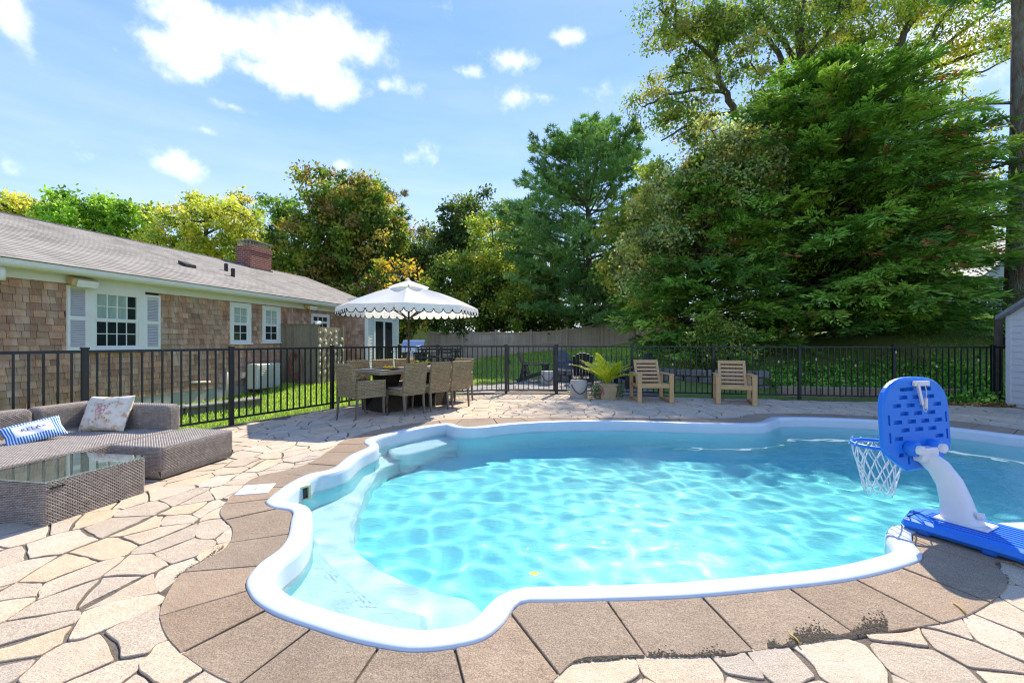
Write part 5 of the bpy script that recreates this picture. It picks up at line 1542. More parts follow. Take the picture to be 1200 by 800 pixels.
for side in (-1, 1):
    m = MB()
    for k in range(260):
        a = r5.uniform(0, 6.28); rr = r5.random()**0.5*0.15
        c = pl+Vector((side*0.24+math.cos(a)*rr*0.8, -0.10+r5.uniform(-.12, .2), 0.30-r5.random()*0.22+math.sin(a)*0.05)); kk = r5.uniform(0.6, 1.5); m.cur = (kk, kk, kk)
        d = Vector((r5.uniform(-1, 1), r5.uniform(-1, 1), r5.uniform(-.6, .6))).normalized(); s = d.orthogonal().normalized()*0.014
        m.add([c, c+d*0.02+s, c+d*0.045, c+d*0.02-s], [(0, 1, 2, 3)])
    m.build('trailing_plant', M_TRAIL, planter)
for k in range(5):
    m = MB(); c = pl+Vector((-0.18+r5.uniform(-.03, .04), -0.215, 0.18+r5.uniform(-.03, .03))); m.lathe(c, [(0.004, -0.01), (0.022, 0.0), (0.008, 0.01)], 7, Matrix.Rotation(R(80), 3, 'X')); m.build('flower', M_PINK, planter)

# ================================================================ POOL BASKETBALL HOOP
M_BLUE = mk('blue_plastic', C('#1f78dc'), C('#1a6fd0'), 3, 0.42, spec=0.45); M_WPL = mk('white_plastic', C('#dcdcdc'), C('#d2d2d4'), 4, 0.4)
M_BLUED = mk('blue_plastic_recess', C('#125cb4'), rough=0.5)
hd = Vector((0.45, -0.89, 0)).normalized(); hw = Vector((0.89, 0.45, 0)).normalized()
H0 = Vector((2.84, 3.06, 0.02)); hoop = empty('pool_basketball_hoop', (2.94, 2.86, 0.0)); tag(hoop, 'blue and white poolside basketball hoop with a net over the water', 'basketball hoop')
HB = Matrix((hd, hw, Vector((0, 0, 1)))).transposed()
def HP(d, w, z): return H0+hd*d+hw*w+Vector((0, 0, z))
# base: tapered slab, ribbed underside with notches
m = MB(); Lb, wb = 1.25, 0.235
out = [(0.0, -wb+0.02), (0.02, -wb), (Lb, -wb), (Lb, wb), (0.10, wb), (0.0, wb-0.10), (-0.05, 0.02)]
poly = [(HP(d, w, 0).x, HP(d, w, 0).y) for d, w in out]
p_ = ccw(np.array(poly)); n = len(p_); q1 = offset_in(p_, 0.012); q2 = offset_in(p_, 0.035)
vs = [(a[0], a[1], 0.025) for a in offset_in(p_, 0.02)]+[(a[0], a[1], 0.05) for a in p_]+[(a[0], a[1], 0.082) for a in q1]+[(a[0], a[1], 0.095) for a in q2]
m.add(vs, [tuple(range(n))[::-1]]+[(r_*n+i, r_*n+(i+1) % n, (r_+1)*n+(i+1) % n, (r_+1)*n+i) for r_ in range(3) for i in range(n)]+[tuple(range(3*n, 4*n))]); base = m.build('base', M_BLUE, hoop)
for k in range(9):
    m = MB(); m.bbox(HP(0.62, -0.16+k*0.04, 0.0772), (1.1 if 2 < k < 6 else 1.05, 0.022, 0.006), 0.002, M=HB); m.build('rib', M_BLUE, base)
for k, d in enumerate((0.12, 0.42, 0.62, 0.84, 1.06)):
    m = MB(); m.bbox(HP(d, -wb+0.03, 0.012), (0.07, 0.05, 0.05), 0.012, M=HB); m.build('foot', M_BLUED, base)
for k in range(6):
    m = MB(); a = k*math.pi/3; m.bar(HP(0.78, 0.02, 0.082), HP(0.78+0.1*math.cos(a), 0.02+0.1*math.sin(a), 0.082), 0.012, 0.006); m.build('moulded_ray', M_WPL if k < 2 else M_BLUE, base)
m = MB(); m.lathe(HP(0.78, 0.02, 0.075), [(0.035, 0), (0.035, 0.012), (0.02, 0.016)], 14); m.build('filler_cap', M_BLUED, base)
# arm
m = MB(); m.sm = True
path = [(0.25, 0.078, 0.14, 0.10), (0.22, 0.12, 0.128, 0.088), (0.205, 0.22, 0.115, 0.075), (0.175, 0.32, 0.10, 0.066), (0.12, 0.41, 0.085, 0.06), (0.05, 0.465, 0.07, 0.055), (-0.01, 0.48, 0.062, 0.05), (-0.07, 0.475, 0.058, 0.048)]
vs = []; ns = 16
for k, (d, z, hwid, hdep) in enumerate(path):
    if k == 0: tv = Vector((0, 0, 1))
    else:
        pa, pb_ = path[k-1], path[min(k+1, len(path)-1)]; tv = (hd*(pb_[0]-pa[0])+Vector((0, 0, pb_[1]-pa[1]))).normalized()
    nv = tv.cross(hw).normalized()
    for i in range(ns):
        a = 2*math.pi*i/ns; ca, sa = math.cos(a), math.sin(a); e = 0.55
        vs.append(HP(d, 0.0, z)+hw*(abs(ca)**e*math.copysign(1, ca)*hwid*0.5*1.05)+nv*(abs(sa)**e*math.copysign(1, sa)*hdep))
fs = [(k*ns+i, k*ns+(i+1) % ns, (k+1)*ns+(i+1) % ns, (k+1)*ns+i) for k in range(len(path)-1) for i in range(ns)]+[tuple(range((len(path)-1)*ns, len(path)*ns))]
m.add(vs, fs); arm = m.build('arm', M_WPL, hoop)
m = MB(); m.bbox(HP(0.25, 0, 0.085), (0.26, 0.19, 0.016), 0.006, M=HB); m.build('arm_flange', M_WPL, arm)
m = MB(); m.lathe(HP(0.325, -0.015, 0.15), [(0.024, -.01), (0.024, .016), (0.012, .02)], 14, basis(hw, Vector((0, 0, 1)))); m.build('screw_cap', M_SHUT, arm)
# backboard
bw = Vector((0.96, 0.28, 0)).normalized(); bn = Vector((-0.28, 0.96, 0)).normalized()
BC = Vector((2.845, 3.075, 0.0)); BZ0, BZ1, BWd, TH = 0.385, 1.03, 0.66, 0.05
tl = 0.06
def BP(x, z, n): return BC+bw*x+bn*(n+tl*(z-0.7))+Vector((0, 0, z))
ol = []
hw_ = BWd/2
ol += [(-hw_, 0.56), (-hw_+0.02, 0.50), (-0.13, BZ0), (0.13, BZ0), (hw_-0.02, 0.50), (hw_, 0.56), (hw_, 0.78)]
for a in np.linspace(0, math.pi, 19)[1:-1]: ol.append((hw_*math.copysign(abs(math.cos(a))**0.75, math.cos(a)), 0.78+(BZ1-0.78)*math.sin(a)**0.75))
ol.append((-hw_, 0.78))
op = ccw(np.array(ol)); n = len(op); qi = offset_in(op, 0.014)
m = MB()
vs = [BP(x, z, -TH/2) for x, z in qi]+[BP(x, z, -TH/2+0.014) for x, z in op]+[BP(x, z, TH/2-0.014) for x, z in op]+[BP(x, z, TH/2) for x, z in qi]
fs = [(r_*n+i, r_*n+(i+1) % n, (r_+1)*n+(i+1) % n, (r_+1)*n+i) for r_ in range(3) for i in range(n)]+[tuple(range(3*n, 4*n))]
# rear face is a pocketed panel
slots = []
for r_ in range(8):
    z = 0.555+r_*0.056
    for k in range(-2, 3):
        x = k*0.135+(0.0675 if r_ % 2 else 0.0)
        half = hw_*(1.0 if z < 0.80 else math.sqrt(max(0.05, 1-((z-0.78)/(BZ1-0.78))**2)))-0.10
        if abs(x) > half or (abs(x) < 0.10 and z < 0.62) or z > 0.95: continue
        slots.append((x, z, 0.082, 0.026))
slots += [(-0.12, 0.46, 0.02, 0.05), (-0.19, 0.50, 0.05, 0.026), (0.2, 0.50, 0.05, 0.026), (0.12, 0.44, 0.05, 0.02)]
slots += [(-hw_+0.045, 0.62, 0.018, 0.07), (hw_-0.045, 0.62, 0.018, 0.07), (-hw_+0.045, 0.74, 0.018, 0.07), (hw_-0.045, 0.74, 0.018, 0.07), (-0.13, 0.945, 0.07, 0.024), (0.12, 0.945, 0.06, 0.024)]
lps = [[(x-a/2, z-b/2), (x+a/2, z-b/2), (x+a/2, z+b/2), (x-a/2, z+b/2)] for x, z, a, b in slots]
Vb, Fb = cdt_region([tuple(p) for p in qi], lps)
b0 = len(vs)
vs += [BP(x, z, -TH/2) for x, z in Vb]; fs += [tuple(b0+i for i in f) for f in Fb]
for lp in lps:
    b0 = len(vs); vs += [BP(x, z, -TH/2) for x, z in lp]+[BP(x, z, -TH/2+0.022) for x, z in lp]
    fs += [(b0+i, b0+(i+1) % 4, b0+4+(i+1) % 4, b0+4+i) for i in range(4)]+[(b0+4, b0+5, b0+6, b0+7)]
m.add(vs, fs); board = m.build('backboard', M_BLUE, hoop)
m = MB(); BM = basis(bw, Vector((0, 0, 1))+bn*tl)
m.bbox(BP(-0.01, 0.505, -TH/2-0.035), (0.16, 0.11, 0.07), 0.012, M=Matrix((bw, -bn, Vector((0, 0, 1)))).transposed() @ Matrix.Diagonal((1, .65, 1.35))); m.build('bracket', M_WPL, board)
for s in (-1, 1):
    m = MB(); c = BP(-0.01+s*0.11, 0.545, -TH/2-0.03); m.lathe(c, [(0.05, -0.03), (0.052, 0.02), (0.04, 0.03)], 16, basis(bw, Vector((0, 0, 1)))); m.build('hub', M_BLUE, board)
    m = MB(); m.lathe(c-bn*0.0, [(0.03, 0.0), (0.032, 0.055), (0.022, 0.062)], 16, basis(bw, Vector((0, 0, 1)))); m.build('knob', M_WPL, board)
m = MB(); m.bbox(BP(0.03, 0.985, -TH/2-0.012), (0.15, 0.022, 0.035), 0.004, M=Matrix((bw, -bn, Vector((0, 0, 1)))).transposed()); m.bar(BP(-0.015, 0.985, -TH/2-0.02), BP(0.0, 0.84, -TH/2-0.03), 0.015); m.bbox(BP(0.05, 0.845, -TH/2-0.02), (0.022, 0.02, 0.08), 0.005, M=Matrix((bw, -bn, Vector((0, 0, 1)))).transposed()); m.build('counter_holder', M_WPL, board)
m = MB(); m.tube([BP(0.055, 0.975, -TH/2-0.02), BP(0.06, 0.93, -TH/2-0.025), BP(0.052, 0.88, -TH/2-0.025)], 0.003, 5)
m.tube([BP(0.0, 0.85, -TH/2-0.03), BP(0.01, 0.80, -TH/2-0.03), BP(0.035, 0.79, -TH/2-0.03), BP(0.05, 0.82, -TH/2-0.03)], 0.003, 5); m.build('cord', M_WPL, board)
# ring and net
RC = BC+bn*(TH/2+0.21)+Vector((0, 0, 0.50)); RR = 0.165
m = MB(); m.tube([RC+Vector((math.cos(a), math.sin(a), 0))*RR for a in np.linspace(0, 2*math.pi, 33)[:-1]], 0.013, 8, closed=True)
for s in (-0.06, 0.06): m.tube([BP(s, 0.50, TH/2-0.01), RC+bw*s*1.0-bn*math.sqrt(RR**2-s*s)], 0.012, 8)
ring = m.build('ring', M_BLUE, hoop)
M_NET = mk('white_net_cord', C('#e0e0e0'), rough=0.8)
m = MB(); NN = 12; lev = [(0.0, 1.0), (0.08, 0.92), (0.16, 0.78), (0.24, 0.66), (0.31, 0.60), (0.36, 0.56)]
def npt(i, l):
    a = 2*math.pi*(i+(0.5 if l % 2 else 0))/NN; dz, k = lev[l]; return RC+Vector((math.cos(a)*RR*k, math.sin(a)*RR*k, -dz+(0.014*math.sin(i*2.1+l))))
for l in range(len(lev)-1):
    for i in range(NN):
        for j in ((0, 1) if l % 2 else (0, -1)):
            a, b = npt(i, l), npt(i+j, l+1); mid = (a+b)/2+Vector((0, 0, -0.004)); m.tube([a, mid, b], 0.0042, 5)
for i in range(NN): m.tube([npt(i, 0), npt(i, 0)+Vector((0, 0, 0.02)), RC+(npt(i, 0)-RC)*1.1], 0.005, 5)
m.build('net', M_NET, ring)

# ---- skimmer lid, leaf
M_LID = mk('white_lid', C('#e2e2de'), C('#d8d8d2'), 5, 0.5)
lid_c = Vector((-2.205, 3.745, 0.0)); lr = math.atan2(3.91-3.84, 2.357-2.12)
lid = empty('skimmer_lid', lid_c); tag(lid, 'square white skimmer lid set in the brown pavers', 'lid')
m = MB(); m.bbox(lid_c+Vector((0, 0, 0.006)), (0.25, 0.25, 0.016), 0.003, R(14)); m.build('plate', M_LID, lid)
m = MB(); m.lathe(lid_c+Vector((0, 0, 0.014)), [(0.012, 0), (0.012, 0.0015)], 12); m.build('finger_hole', M_DARK, lid)
M_YLEAF = mk('yellow_leaf', C('#e3c012'), C('#cfa90e'), 40, 0.6)
lc_ = G(625, 672.5, -0.12); m = MB(); lp = [(math.cos(a)*0.027*(1+0.12*math.sin(5*a)), math.sin(a)*0.02, 0.003*math.sin(2*a)) for a in np.linspace(0, 6.28, 15)[:-1]]
m.add([lc_+Vector(p)+Vector((0, 0, 0.006)) for p in lp], [tuple(range(14))]); o = m.build('fallen_leaf', M_YLEAF); tag(o, 'round yellow leaf floating on the pool water', 'leaf')
# dead twigs lying on the band
M_TWIG = mk('dry_needle', C('#b59a4a'), rough=0.9)
for k, (a, b) in enumerate((((1117, 705), (1132, 719)), ((925, 742), (938, 755)))):
    p, q = G(*a, .012), G(*b, .012); m = MB(); m.tube([p, (p+q)/2+Vector((.006, .003, .002)), q], 0.004, 5); o = m.build('dry_twig', M_TWIG); tag(o, ['straw-coloured dry twig lying on the pavers near the hoop base', 'straw-coloured dry twig lying at the mossy paver joint'][k], 'twig')
# moss and soil gathered along the paver edge
M_MOSS = mk('soil_moss', C('#4b4236'), C('#3b352b'), 40, 0.95, 0.6, 90, .01, tint=True)
m = MB(); r6 = random.Random(6)
for (x0, x1, yy0, yy1, cnt, th) in ((671, 745, 774, 768, 500, 3), (930, 1040, 753, 737, 1700, 6), (760, 850, 767, 766, 300, 2.5), (1160, 1182, 690, 683, 130, 5), (205, 262, 676, 640, 200, 1.5), (900, 932, 757, 755, 250, 3)):
    for k in range(cnt):
        f = r6.random(); yy = yy0+(yy1-yy0)*f-abs(r6.gauss(0, th))*(math.sin(f*9)+1.3)*0.7; c = G(x0+(x1-x0)*f, yy+1, 0.0055); s_ = r6.uniform(0.0015, 0.0045); kk = r6.uniform(.7, 1.6); m.cur = (kk, kk, kk*.95)
        m.lathe(c, [(s_*r6.uniform(.8, 1.4), 0), (s_*0.6, s_*0.35), (s_*0.1, s_*0.4)], 5)
o = m.build('moss', M_MOSS, kind='stuff'); tag(o, 'dark moss and soil caught along the paver edges', 'moss')
# ================================================================ BEHIND THE FENCE
def th(x, y): return float(terrain(x, y))-0.03
# paved sitting area behind the gate
M_GREYPAVE = stone_mat('grey_paving', C('#a29c94'), C('#8f8a83'), C('#85817a'), 90, 0.25)
gp_ = [(-1.9, 10.75), (-0.1, 10.82), (1.1, 10.78), (2.8, 10.4), (3.7, 10.3), (3.75, 12.4), (3.1, 14.6), (1.9, 15.6), (0.6, 15.0), (-0.4, 13.2), (-1.7, 12.4)]
V, F = cdt_region(gp_, [])
gpath = mesh_np('garden_path', np.c_[V, np.full(len(V), -0.012)], F, M_MORTAR, kind='structure')
rs = np.random.default_rng(21); q_ = np.array([(x+rs.uniform(-.14, .14), y+rs.uniform(-.14, .14)) for x in np.arange(-2, 4, .45) for y in np.arange(10.6, 15.9, .45)])
for i in range(len(q_)):
    if not pip(gp_, [q_[i]])[0]: continue
    d = ((q_-q_[i])**2).sum(1); poly = [(q_[i][0]+a, q_[i][1]+b) for a, b in ((-1, -1), (1, -1), (1, 1), (-1, 1))]
    for j in np.argsort(d)[1:14]: poly = clip_half(poly, (q_[i]+q_[j])/2, q_[j]-q_[i])
    if len(poly) < 3: continue
    poly = inset_poly(poly, 0.012)
    if not pip(gp_, poly).all(): continue
    mb = MB(); mb.cur = tjit(1.0, 0.1, 0.02); slab(mb, poly, 0.004, -0.02, 0.004); mb.build('flagstone', M_GREYPAVE, gpath)
# stone retaining wall
wc = resample([(3.05, 14.3), (3.55, 12.9), (4.2, 12.0), (5.2, 11.35), (6.5, 10.95)], 0.34, closed=False)
rw = empty('retaining_wall', (wc[0][0], wc[0][1], 0)); tag(rw, 'curved grey stone retaining wall below the grassy bank', 'wall')
r7 = random.Random(5)
for c_ in range(3):
    for k in range(len(wc)-1):
        a, b = np.array(wc[k]), np.array(wc[k+1]); off = 0.5 if c_ % 2 else 0.0
        if off and k == len(wc)-2: continue
        if off: a, b = (a+b)/2, (np.array(wc[k+1])+np.array(wc[min(k+2, len(wc)-1)]))/2
        d = b-a; L = np.linalg.norm(d); rz = math.atan2(d[1], d[0]); m = MB(); m.cur = tjit(1.0, 0.2, 0.03)
        m.bbox(((a[0]+b[0])/2, (a[1]+b[1])/2, 0.08+c_*0.185), (L-0.015, 0.26+r7.uniform(-.03, .03), 0.175), 0.03, rz+r7.uniform(-.03, .03)); m.build('stone', M_ROCK, rw)
# low block kerb under the cypress
kb = empty('block_kerb', (6.7, 10.1, 0)); tag(kb, 'low pale concrete block kerb below the cypress behind the fence', 'kerb')
for k in range(9):
    x = 6.55+k*0.42; y = 10.30-k*0.068; m = MB(); m.cur = tjit(1.15, 0.08, .03); m.bbox((x, y, 0.10), (0.405, 0.2, 0.24), 0.015, -0.16); m.build('block', M_PAVER, kb)

M_BLKPL = mk('black_poly_timber', C('#1d1e22'), C('#25262b'), 8, 0.5); M_GRYPL = mk('grey_poly_timber', C('#6e727a'), C('#5f636b'), 8, 0.55)
def adirondack(mat):
    r = empty('garden_chair')       # faces -Y
    for k in range(6):
        x = -0.23+k*0.092; top = 0.96-0.10*((k-2.5)/2.5)**2
        m = MB(); m.bar((x*0.9, 0.18, 0.26), (x*1.08, 0.52, top), 0.08, 0.022, up=(0, 1, 0)); m.build('back_slat', mat, r)
    for k in range(6):
        y = -0.38+k*0.105; m = MB(); m.bbox((0, y, 0.38-0.18*(k/5)), (0.54, 0.09, 0.022), 0.004, M=Matrix.Rotation(-0.3, 3, 'X')); m.build('seat_slat', mat, r)
    for s in (-1, 1):
        m = MB(); m.bar((s*0.29, -0.42, 0.36), (s*0.29, 0.52, 0.05), 0.03, 0.11); m.build('side_rail', mat, r)
        m = MB(); m.bbox((s*0.32, -0.34, 0.28), (0.035, 0.12, 0.56), 0.005); m.build('front_leg', mat, r)
        m = MB(); m.bbox((s*0.34, -0.08, 0.575), (0.14, 0.72, 0.028), 0.006); m.build('armrest', mat, r)
        m = MB(); m.bar((s*0.32, 0.30, 0.57), (s*0.30, 0.40, 0.1), 0.035, 0.08); m.build('rear_leg', mat, r)
    m = MB(); m.bbox((0, 0.33, 0.56), (0.66, 0.03, 0.08), 0.004); m.build('back_brace', mat, r)
    return r
ad = adirondack(M_BLKPL); GA = 'garden chairs around the fire pit'
ad.location = (0.72, 13.75, 0); ad.rotation_euler = (0, 0, R(78)); tag(ad, 'black slatted garden chair seen side-on through the gate', 'chair', GA)
a2 = copy_tree(ad); a2.location = (2.1, 13.0, 0); a2.rotation_euler = (0, 0, R(172)); tag(a2, 'black slatted garden chair turned to the fire pit, behind the potted palm', 'chair', GA)
a3 = copy_tree(ad); a3.location = (3.35, 12.1, 0); a3.rotation_euler = (0, 0, R(-75)); tag(a3, 'black slatted garden chair behind the tan lounge chair next to the palm', 'chair', GA)
a4 = adirondack(M_GRYPL); a4.location = (2.0, 15.6, 0); a4.rotation_euler = (0, 0, R(20)); tag(a4, 'grey slatted garden chair on the lawn side of the fire pit', 'chair', GA)
fp = empty('fire_pit', (2.0, 14.3, 0)); tag(fp, 'round stone fire pit between the black garden chairs', 'fire pit')
for c_ in range(2):
    for k in range(12):
        a = 2*math.pi*(k+0.5*c_)/12; m = MB(); m.cur = tjit(0.9, 0.18, .03); m.bbox((2.0+0.55*math.cos(a), 14.3+0.55*math.sin(a), 0.10+c_*0.19), (0.24, 0.275, 0.18), 0.03, a); m.build('stone', M_ROCK, fp)
# bar table, stools and grill by the wing
M_INKBL = mk('black_metal', C('#121317'), rough=0.45)
bt = Vector((-2.45, 14.9, 0)); bar = empty('bar_table', bt); tag(bar, 'black bar-height table behind the fence beside the grill', 'table')
m = MB(); m.bbox(bt+Vector((0, 0, 1.03)), (1.3, 0.75, 0.05), 0.01, R(8)); m.build('top', M_INKBL, bar)
for sx in (-.55, .55):
    for sy in (-.28, .28):
        m = MB(); m.bar(bt+Vector((sx, sy, 1.0)), bt+Vector((sx*1.05, sy*1.05, 0)), 0.06); m.build('leg', M_INKBL, bar)
def bstool():
    r = empty('bar_stool')
    m = MB(); m.bbox((0, 0, 0.74), (0.40, 0.38, 0.05), 0.015); m.build('seat', M_INKBL, r)
    for sx in (-1, 1):
        for sy in (-1, 1):
            m = MB(); m.bar((sx*0.16, sy*0.15, 0.73), (sx*0.21, sy*0.2, 0.0), 0.04); m.build('leg', M_INKBL, r)
        m = MB(); m.bar((sx*0.17, 0.17, 0.76), (sx*0.19, 0.25, 1.14), 0.035); m.build('back_post', M_INKBL, r)
    for z in (0.92, 1.02, 1.12):
        m = MB(); m.bbox((0, 0.21+0.07*(z-.76)/.4, z), (0.36, 0.02, 0.05), 0.004); m.build('back_slat', M_INKBL, r)
    for sy in (-1, 1):
        m = MB(); m.bar((-0.19, sy*0.18, 0.3), (0.19, sy*0.18, 0.3), 0.025); m.build('stretcher', M_INKBL, r)
    return r
bs = bstool()
for k, (dx, dy, a, lab) in enumerate(((-0.4, -0.62, 180, 'black bar stool on the fence side of the bar table beside the grill'), (0.35, -0.62, 178, 'black bar stool on the fence side of the bar table toward the lawn'), (-0.35, 0.66, 5, 'black bar stool behind the bar table beside the grill'), (0.4, 0.66, -4, 'black bar stool behind the bar table toward the lawn'))):
    o = bs if k == 0 else copy_tree(bs); o.location = bt+Vector((dx, dy, 0)); o.rotation_euler = (0, 0, R(a)); tag(o, lab, 'stool', 'black bar stools')
M_STEEL = mk('brushed_steel', C('#b9bcc2'), C('#a4a7ad'), 3, 0.3, metallic=0.9, stretch=(1, 1, 30))
gq = Vector((-3.45, 15.4, 0)); grill = empty('gas_grill', gq); tag(grill, 'steel gas grill with dark cabinet behind the umbrella pole', 'grill')
m = MB(); m.bbox(gq+Vector((0, 0, 0.45)), (0.75, 0.5, 0.86), 0.02); m.build('cabinet', M_INKBL, grill)
m = MB(); pr_ = [(0.29*math.cos(a)-0.0, 0.32*math.sin(a)*1.2+0.95) for a in np.linspace(-0.1, math.pi+0.1, 12)]
n = len(pr_); m.add([gq+Vector((x, y, z)) for x in (-0.38, 0.38) for y, z in pr_], [(i, i+1, n+i+1, n+i) for i in range(n-1)]+[tuple(range(n))[::-1], tuple(range(n, 2*n))]); lid_ = m.build('lid', M_STEEL, grill)
m = MB(); m.tube([gq+Vector((-0.3, -0.33, 1.12)), gq+Vector((0.3, -0.33, 1.12))], 0.018, 8); m.build('handle', M_STEEL, lid_)
for s in (-1, 1):
    m = MB(); m.bbox(gq+Vector((s*0.58, 0, 0.92)), (0.38, 0.45, 0.05), 0.01); m.build('side_shelf', M_STEEL, grill)
# neighbour buildings
M_CLAP = mk('grey_clapboard', C('#aeb2b6'), C('#a2a6aa'), 3, 0.7)
nh = Vector((-9.6, 41, 0)); cot = empty('neighbour_cottage', nh); tag(cot, 'small grey-roofed cottage far behind the umbrella pole', 'cottage')
m = MB(); m.box(nh+Vector((0, 2, 1.35)), (5.2, 4, 2.9)); m.build('wall', mk('cream_wall', C('#b9b7a0'), rough=.9), cot)
m = MB(); rp = [nh+Vector(v) for v in ((-2.9, -0.3, 2.7), (3.0, -0.3, 2.7), (3.0, 4.3, 2.7), (-2.9, 4.3, 2.7), (-1.2, 2, 4.5), (0.2, 2, 4.5))]
m.add(rp, [(0, 1, 5, 4), (1, 2, 5), (2, 3, 4, 5), (3, 0, 4), (3, 2, 1, 0)]); m.tint = [(p.x, p.z, 0) for p in rp]; m.build('roof', M_ROOF, cot)
m = MB(); m.box(nh+Vector((0.05, -0.33, 2.62)), (5.9, 0.06, 0.2)); m.build('fascia', M_WHITE, cot)
NX, NY, NZ = 28.3, 26.0, 2.6
nbh = empty('neighbour_house', (NX, NY, NZ-0.6)); tag(nbh, 'pale grey clapboard house behind the pine trunk on the hill', 'house')
m = MB(); m.hexa([(NX, NY, NZ-1), (NX+6, NY-1, NZ-1), (NX+7, NY+7, NZ-1), (NX+1, NY+8, NZ-1), (NX, NY, 5.3), (NX+6, NY-1, 5.3), (NX+7, NY+7, 5.3), (NX+1, NY+8, 5.3)])
m.add([(NX, NY, 5.3), (NX+6, NY-1, 5.3), (NX+3, NY-.5, 8.0), (NX+1, NY+8, 5.3), (NX+7, NY+7, 5.3), (NX+4, NY+7.5, 8.0)], [(0, 1, 2), (3, 5, 4)]); m.build('wall', M_CLAP, nbh)
zz = NZ-0.6
while zz < 7.4:
    w0 = 0.03 if zz < 5.25 else 0.03+(zz-5.3)/2.7*3; w1 = 5.97 if zz < 5.25 else 5.97-(zz-5.3)/2.7*3
    def np_(x, o, z): return Vector((NX+x, NY-x/6-o, z))
    m = MB(); m.add([np_(w0, .035, zz), np_(w1, .035, zz), np_(w1, .006, zz+.15), np_(w0, .006, zz+.15), np_(w0, -.02, zz), np_(w1, -.02, zz)], [(0, 1, 2, 3), (4, 5, 1, 0)]); m.build('clapboard', M_CLAP, nbh); zz += 0.155
for x0, x1, zt_ in ((-0.1, 0.1, 5.3), (0.75, 1.7, 4.7)):
    m = MB(); m.hexa([np_(x0, .06, NZ-.8), np_(x1, .06, NZ-.8), np_(x1, -.02, NZ-.8), np_(x0, -.02, NZ-.8), np_(x0, .06, zt_), np_(x1, .06, zt_), np_(x1, -.02, zt_), np_(x0, -.02, zt_)]); m.build('corner_board' if x0 < 0 else 'door', M_CLAP if x0 > 0 else M_WHITE, nbh)
for s in ((-0.4, 3), (6.4, 3)):
    m = MB(); a, b = np_(s[0], .3, 5.05), np_(3, .3, 8.05); e = Vector((1, 8.4, 0)); m.hexa([a, b, b+e, a+e, a+Vector((0, 0, .14)), b+Vector((0, 0, .14)), b+e+Vector((0, 0, .14)), a+e+Vector((0, 0, .14))]); m.build('roof', M_SHEDR, nbh)

# string lights along the right fence
M_CORD = mk('black_cord', C('#15161a'), rough=.7); M_BULB = mk('bulb_glass', C('#c9b48c'), C('#b59f74'), 5, 0.12, spec=0.8)
sl = empty('string_lights', (2.83, 10.2, 0)); tag(sl, 'string of small clear bulbs draped along the black fence to the shed', 'string lights')
cordpts = []; fr_ = F_RIGHT[1:6]
for (a, b) in zip(fr_[:-1], fr_[1:]):
    for t in np.linspace(0, 1, 13)[:-1]:
        cordpts.append(Vector((a[0]+(b[0]-a[0])*t, a[1]+(b[1]-a[1])*t-0.045, 1.14-0.30*math.sin(math.pi*t)**0.9)))
m = MB(); m.tube(cordpts, 0.006, 5); m.build('cord', M_CORD, sl)
for k in range(1, len(cordpts), 5):
    p = cordpts[k]; m = MB(); m.lathe(p-Vector((0, 0, 0.055)), [(0.014, 0), (0.016, 0.05), (0.012, 0.06)], 8); sk_ = m.build('socket', M_CORD, sl)
    m = MB(); m.lathe(p-Vector((0, 0, 0.125)), [(0.006, 0), (0.017, 0.014), (0.019, 0.032), (0.011, 0.062)], 10); m.build('bulb', M_BULB, sk_)

# ================================================================ TREES
M_BARK = mk('bark', C('#6b5d50'), C('#4a3f36'), 9, 0.95, 0.9, 14, 0.05, stretch=(3, 3, 0.6))
M_PBARK = mk('pine_bark', C('#8a6c59'), C('#5e4b40'), 7, 0.95, 1.0, 12, 0.08, stretch=(2.5, 2.5, 0.7), c3=C('#83857a'), scale3=3.0)
def leafmat(name, trans=0.35, rough=0.55):
    m = bpy.data.materials.new(name); m.use_nodes = True; t = NT(m.node_tree); b = m.node_tree.nodes['Principled BSDF']
    at = t.n('ShaderNodeAttribute', attribute_name='tint')
    lf = t.mix(1.0, at.outputs[0], (2.3, 2.1, 2.0, 1), 'MULTIPLY')
    t.set(b, 'Base Color', lf); t.set(b, 'Roughness', rough); t.set(b, 'Specular IOR Level', 0.3)
    g = t.mix(1.0, at.outputs[0], (2.4, 2.4, 1.5, 1), 'MULTIPLY')
    tr = t.n('ShaderNodeBsdfTranslucent', ins={'Color': g})
    t.set(m.node_tree.nodes['Material Output'], 'Surface', t.n('ShaderNodeMixShader', ins={0: trans, 1: b.outputs[0], 2: tr.outputs[0]}).outputs[0]); return m
M_LEAF = leafmat('broad_leaf', 0.45); M_NEEDLE = leafmat('needle_foliage', 0.22, 0.6)

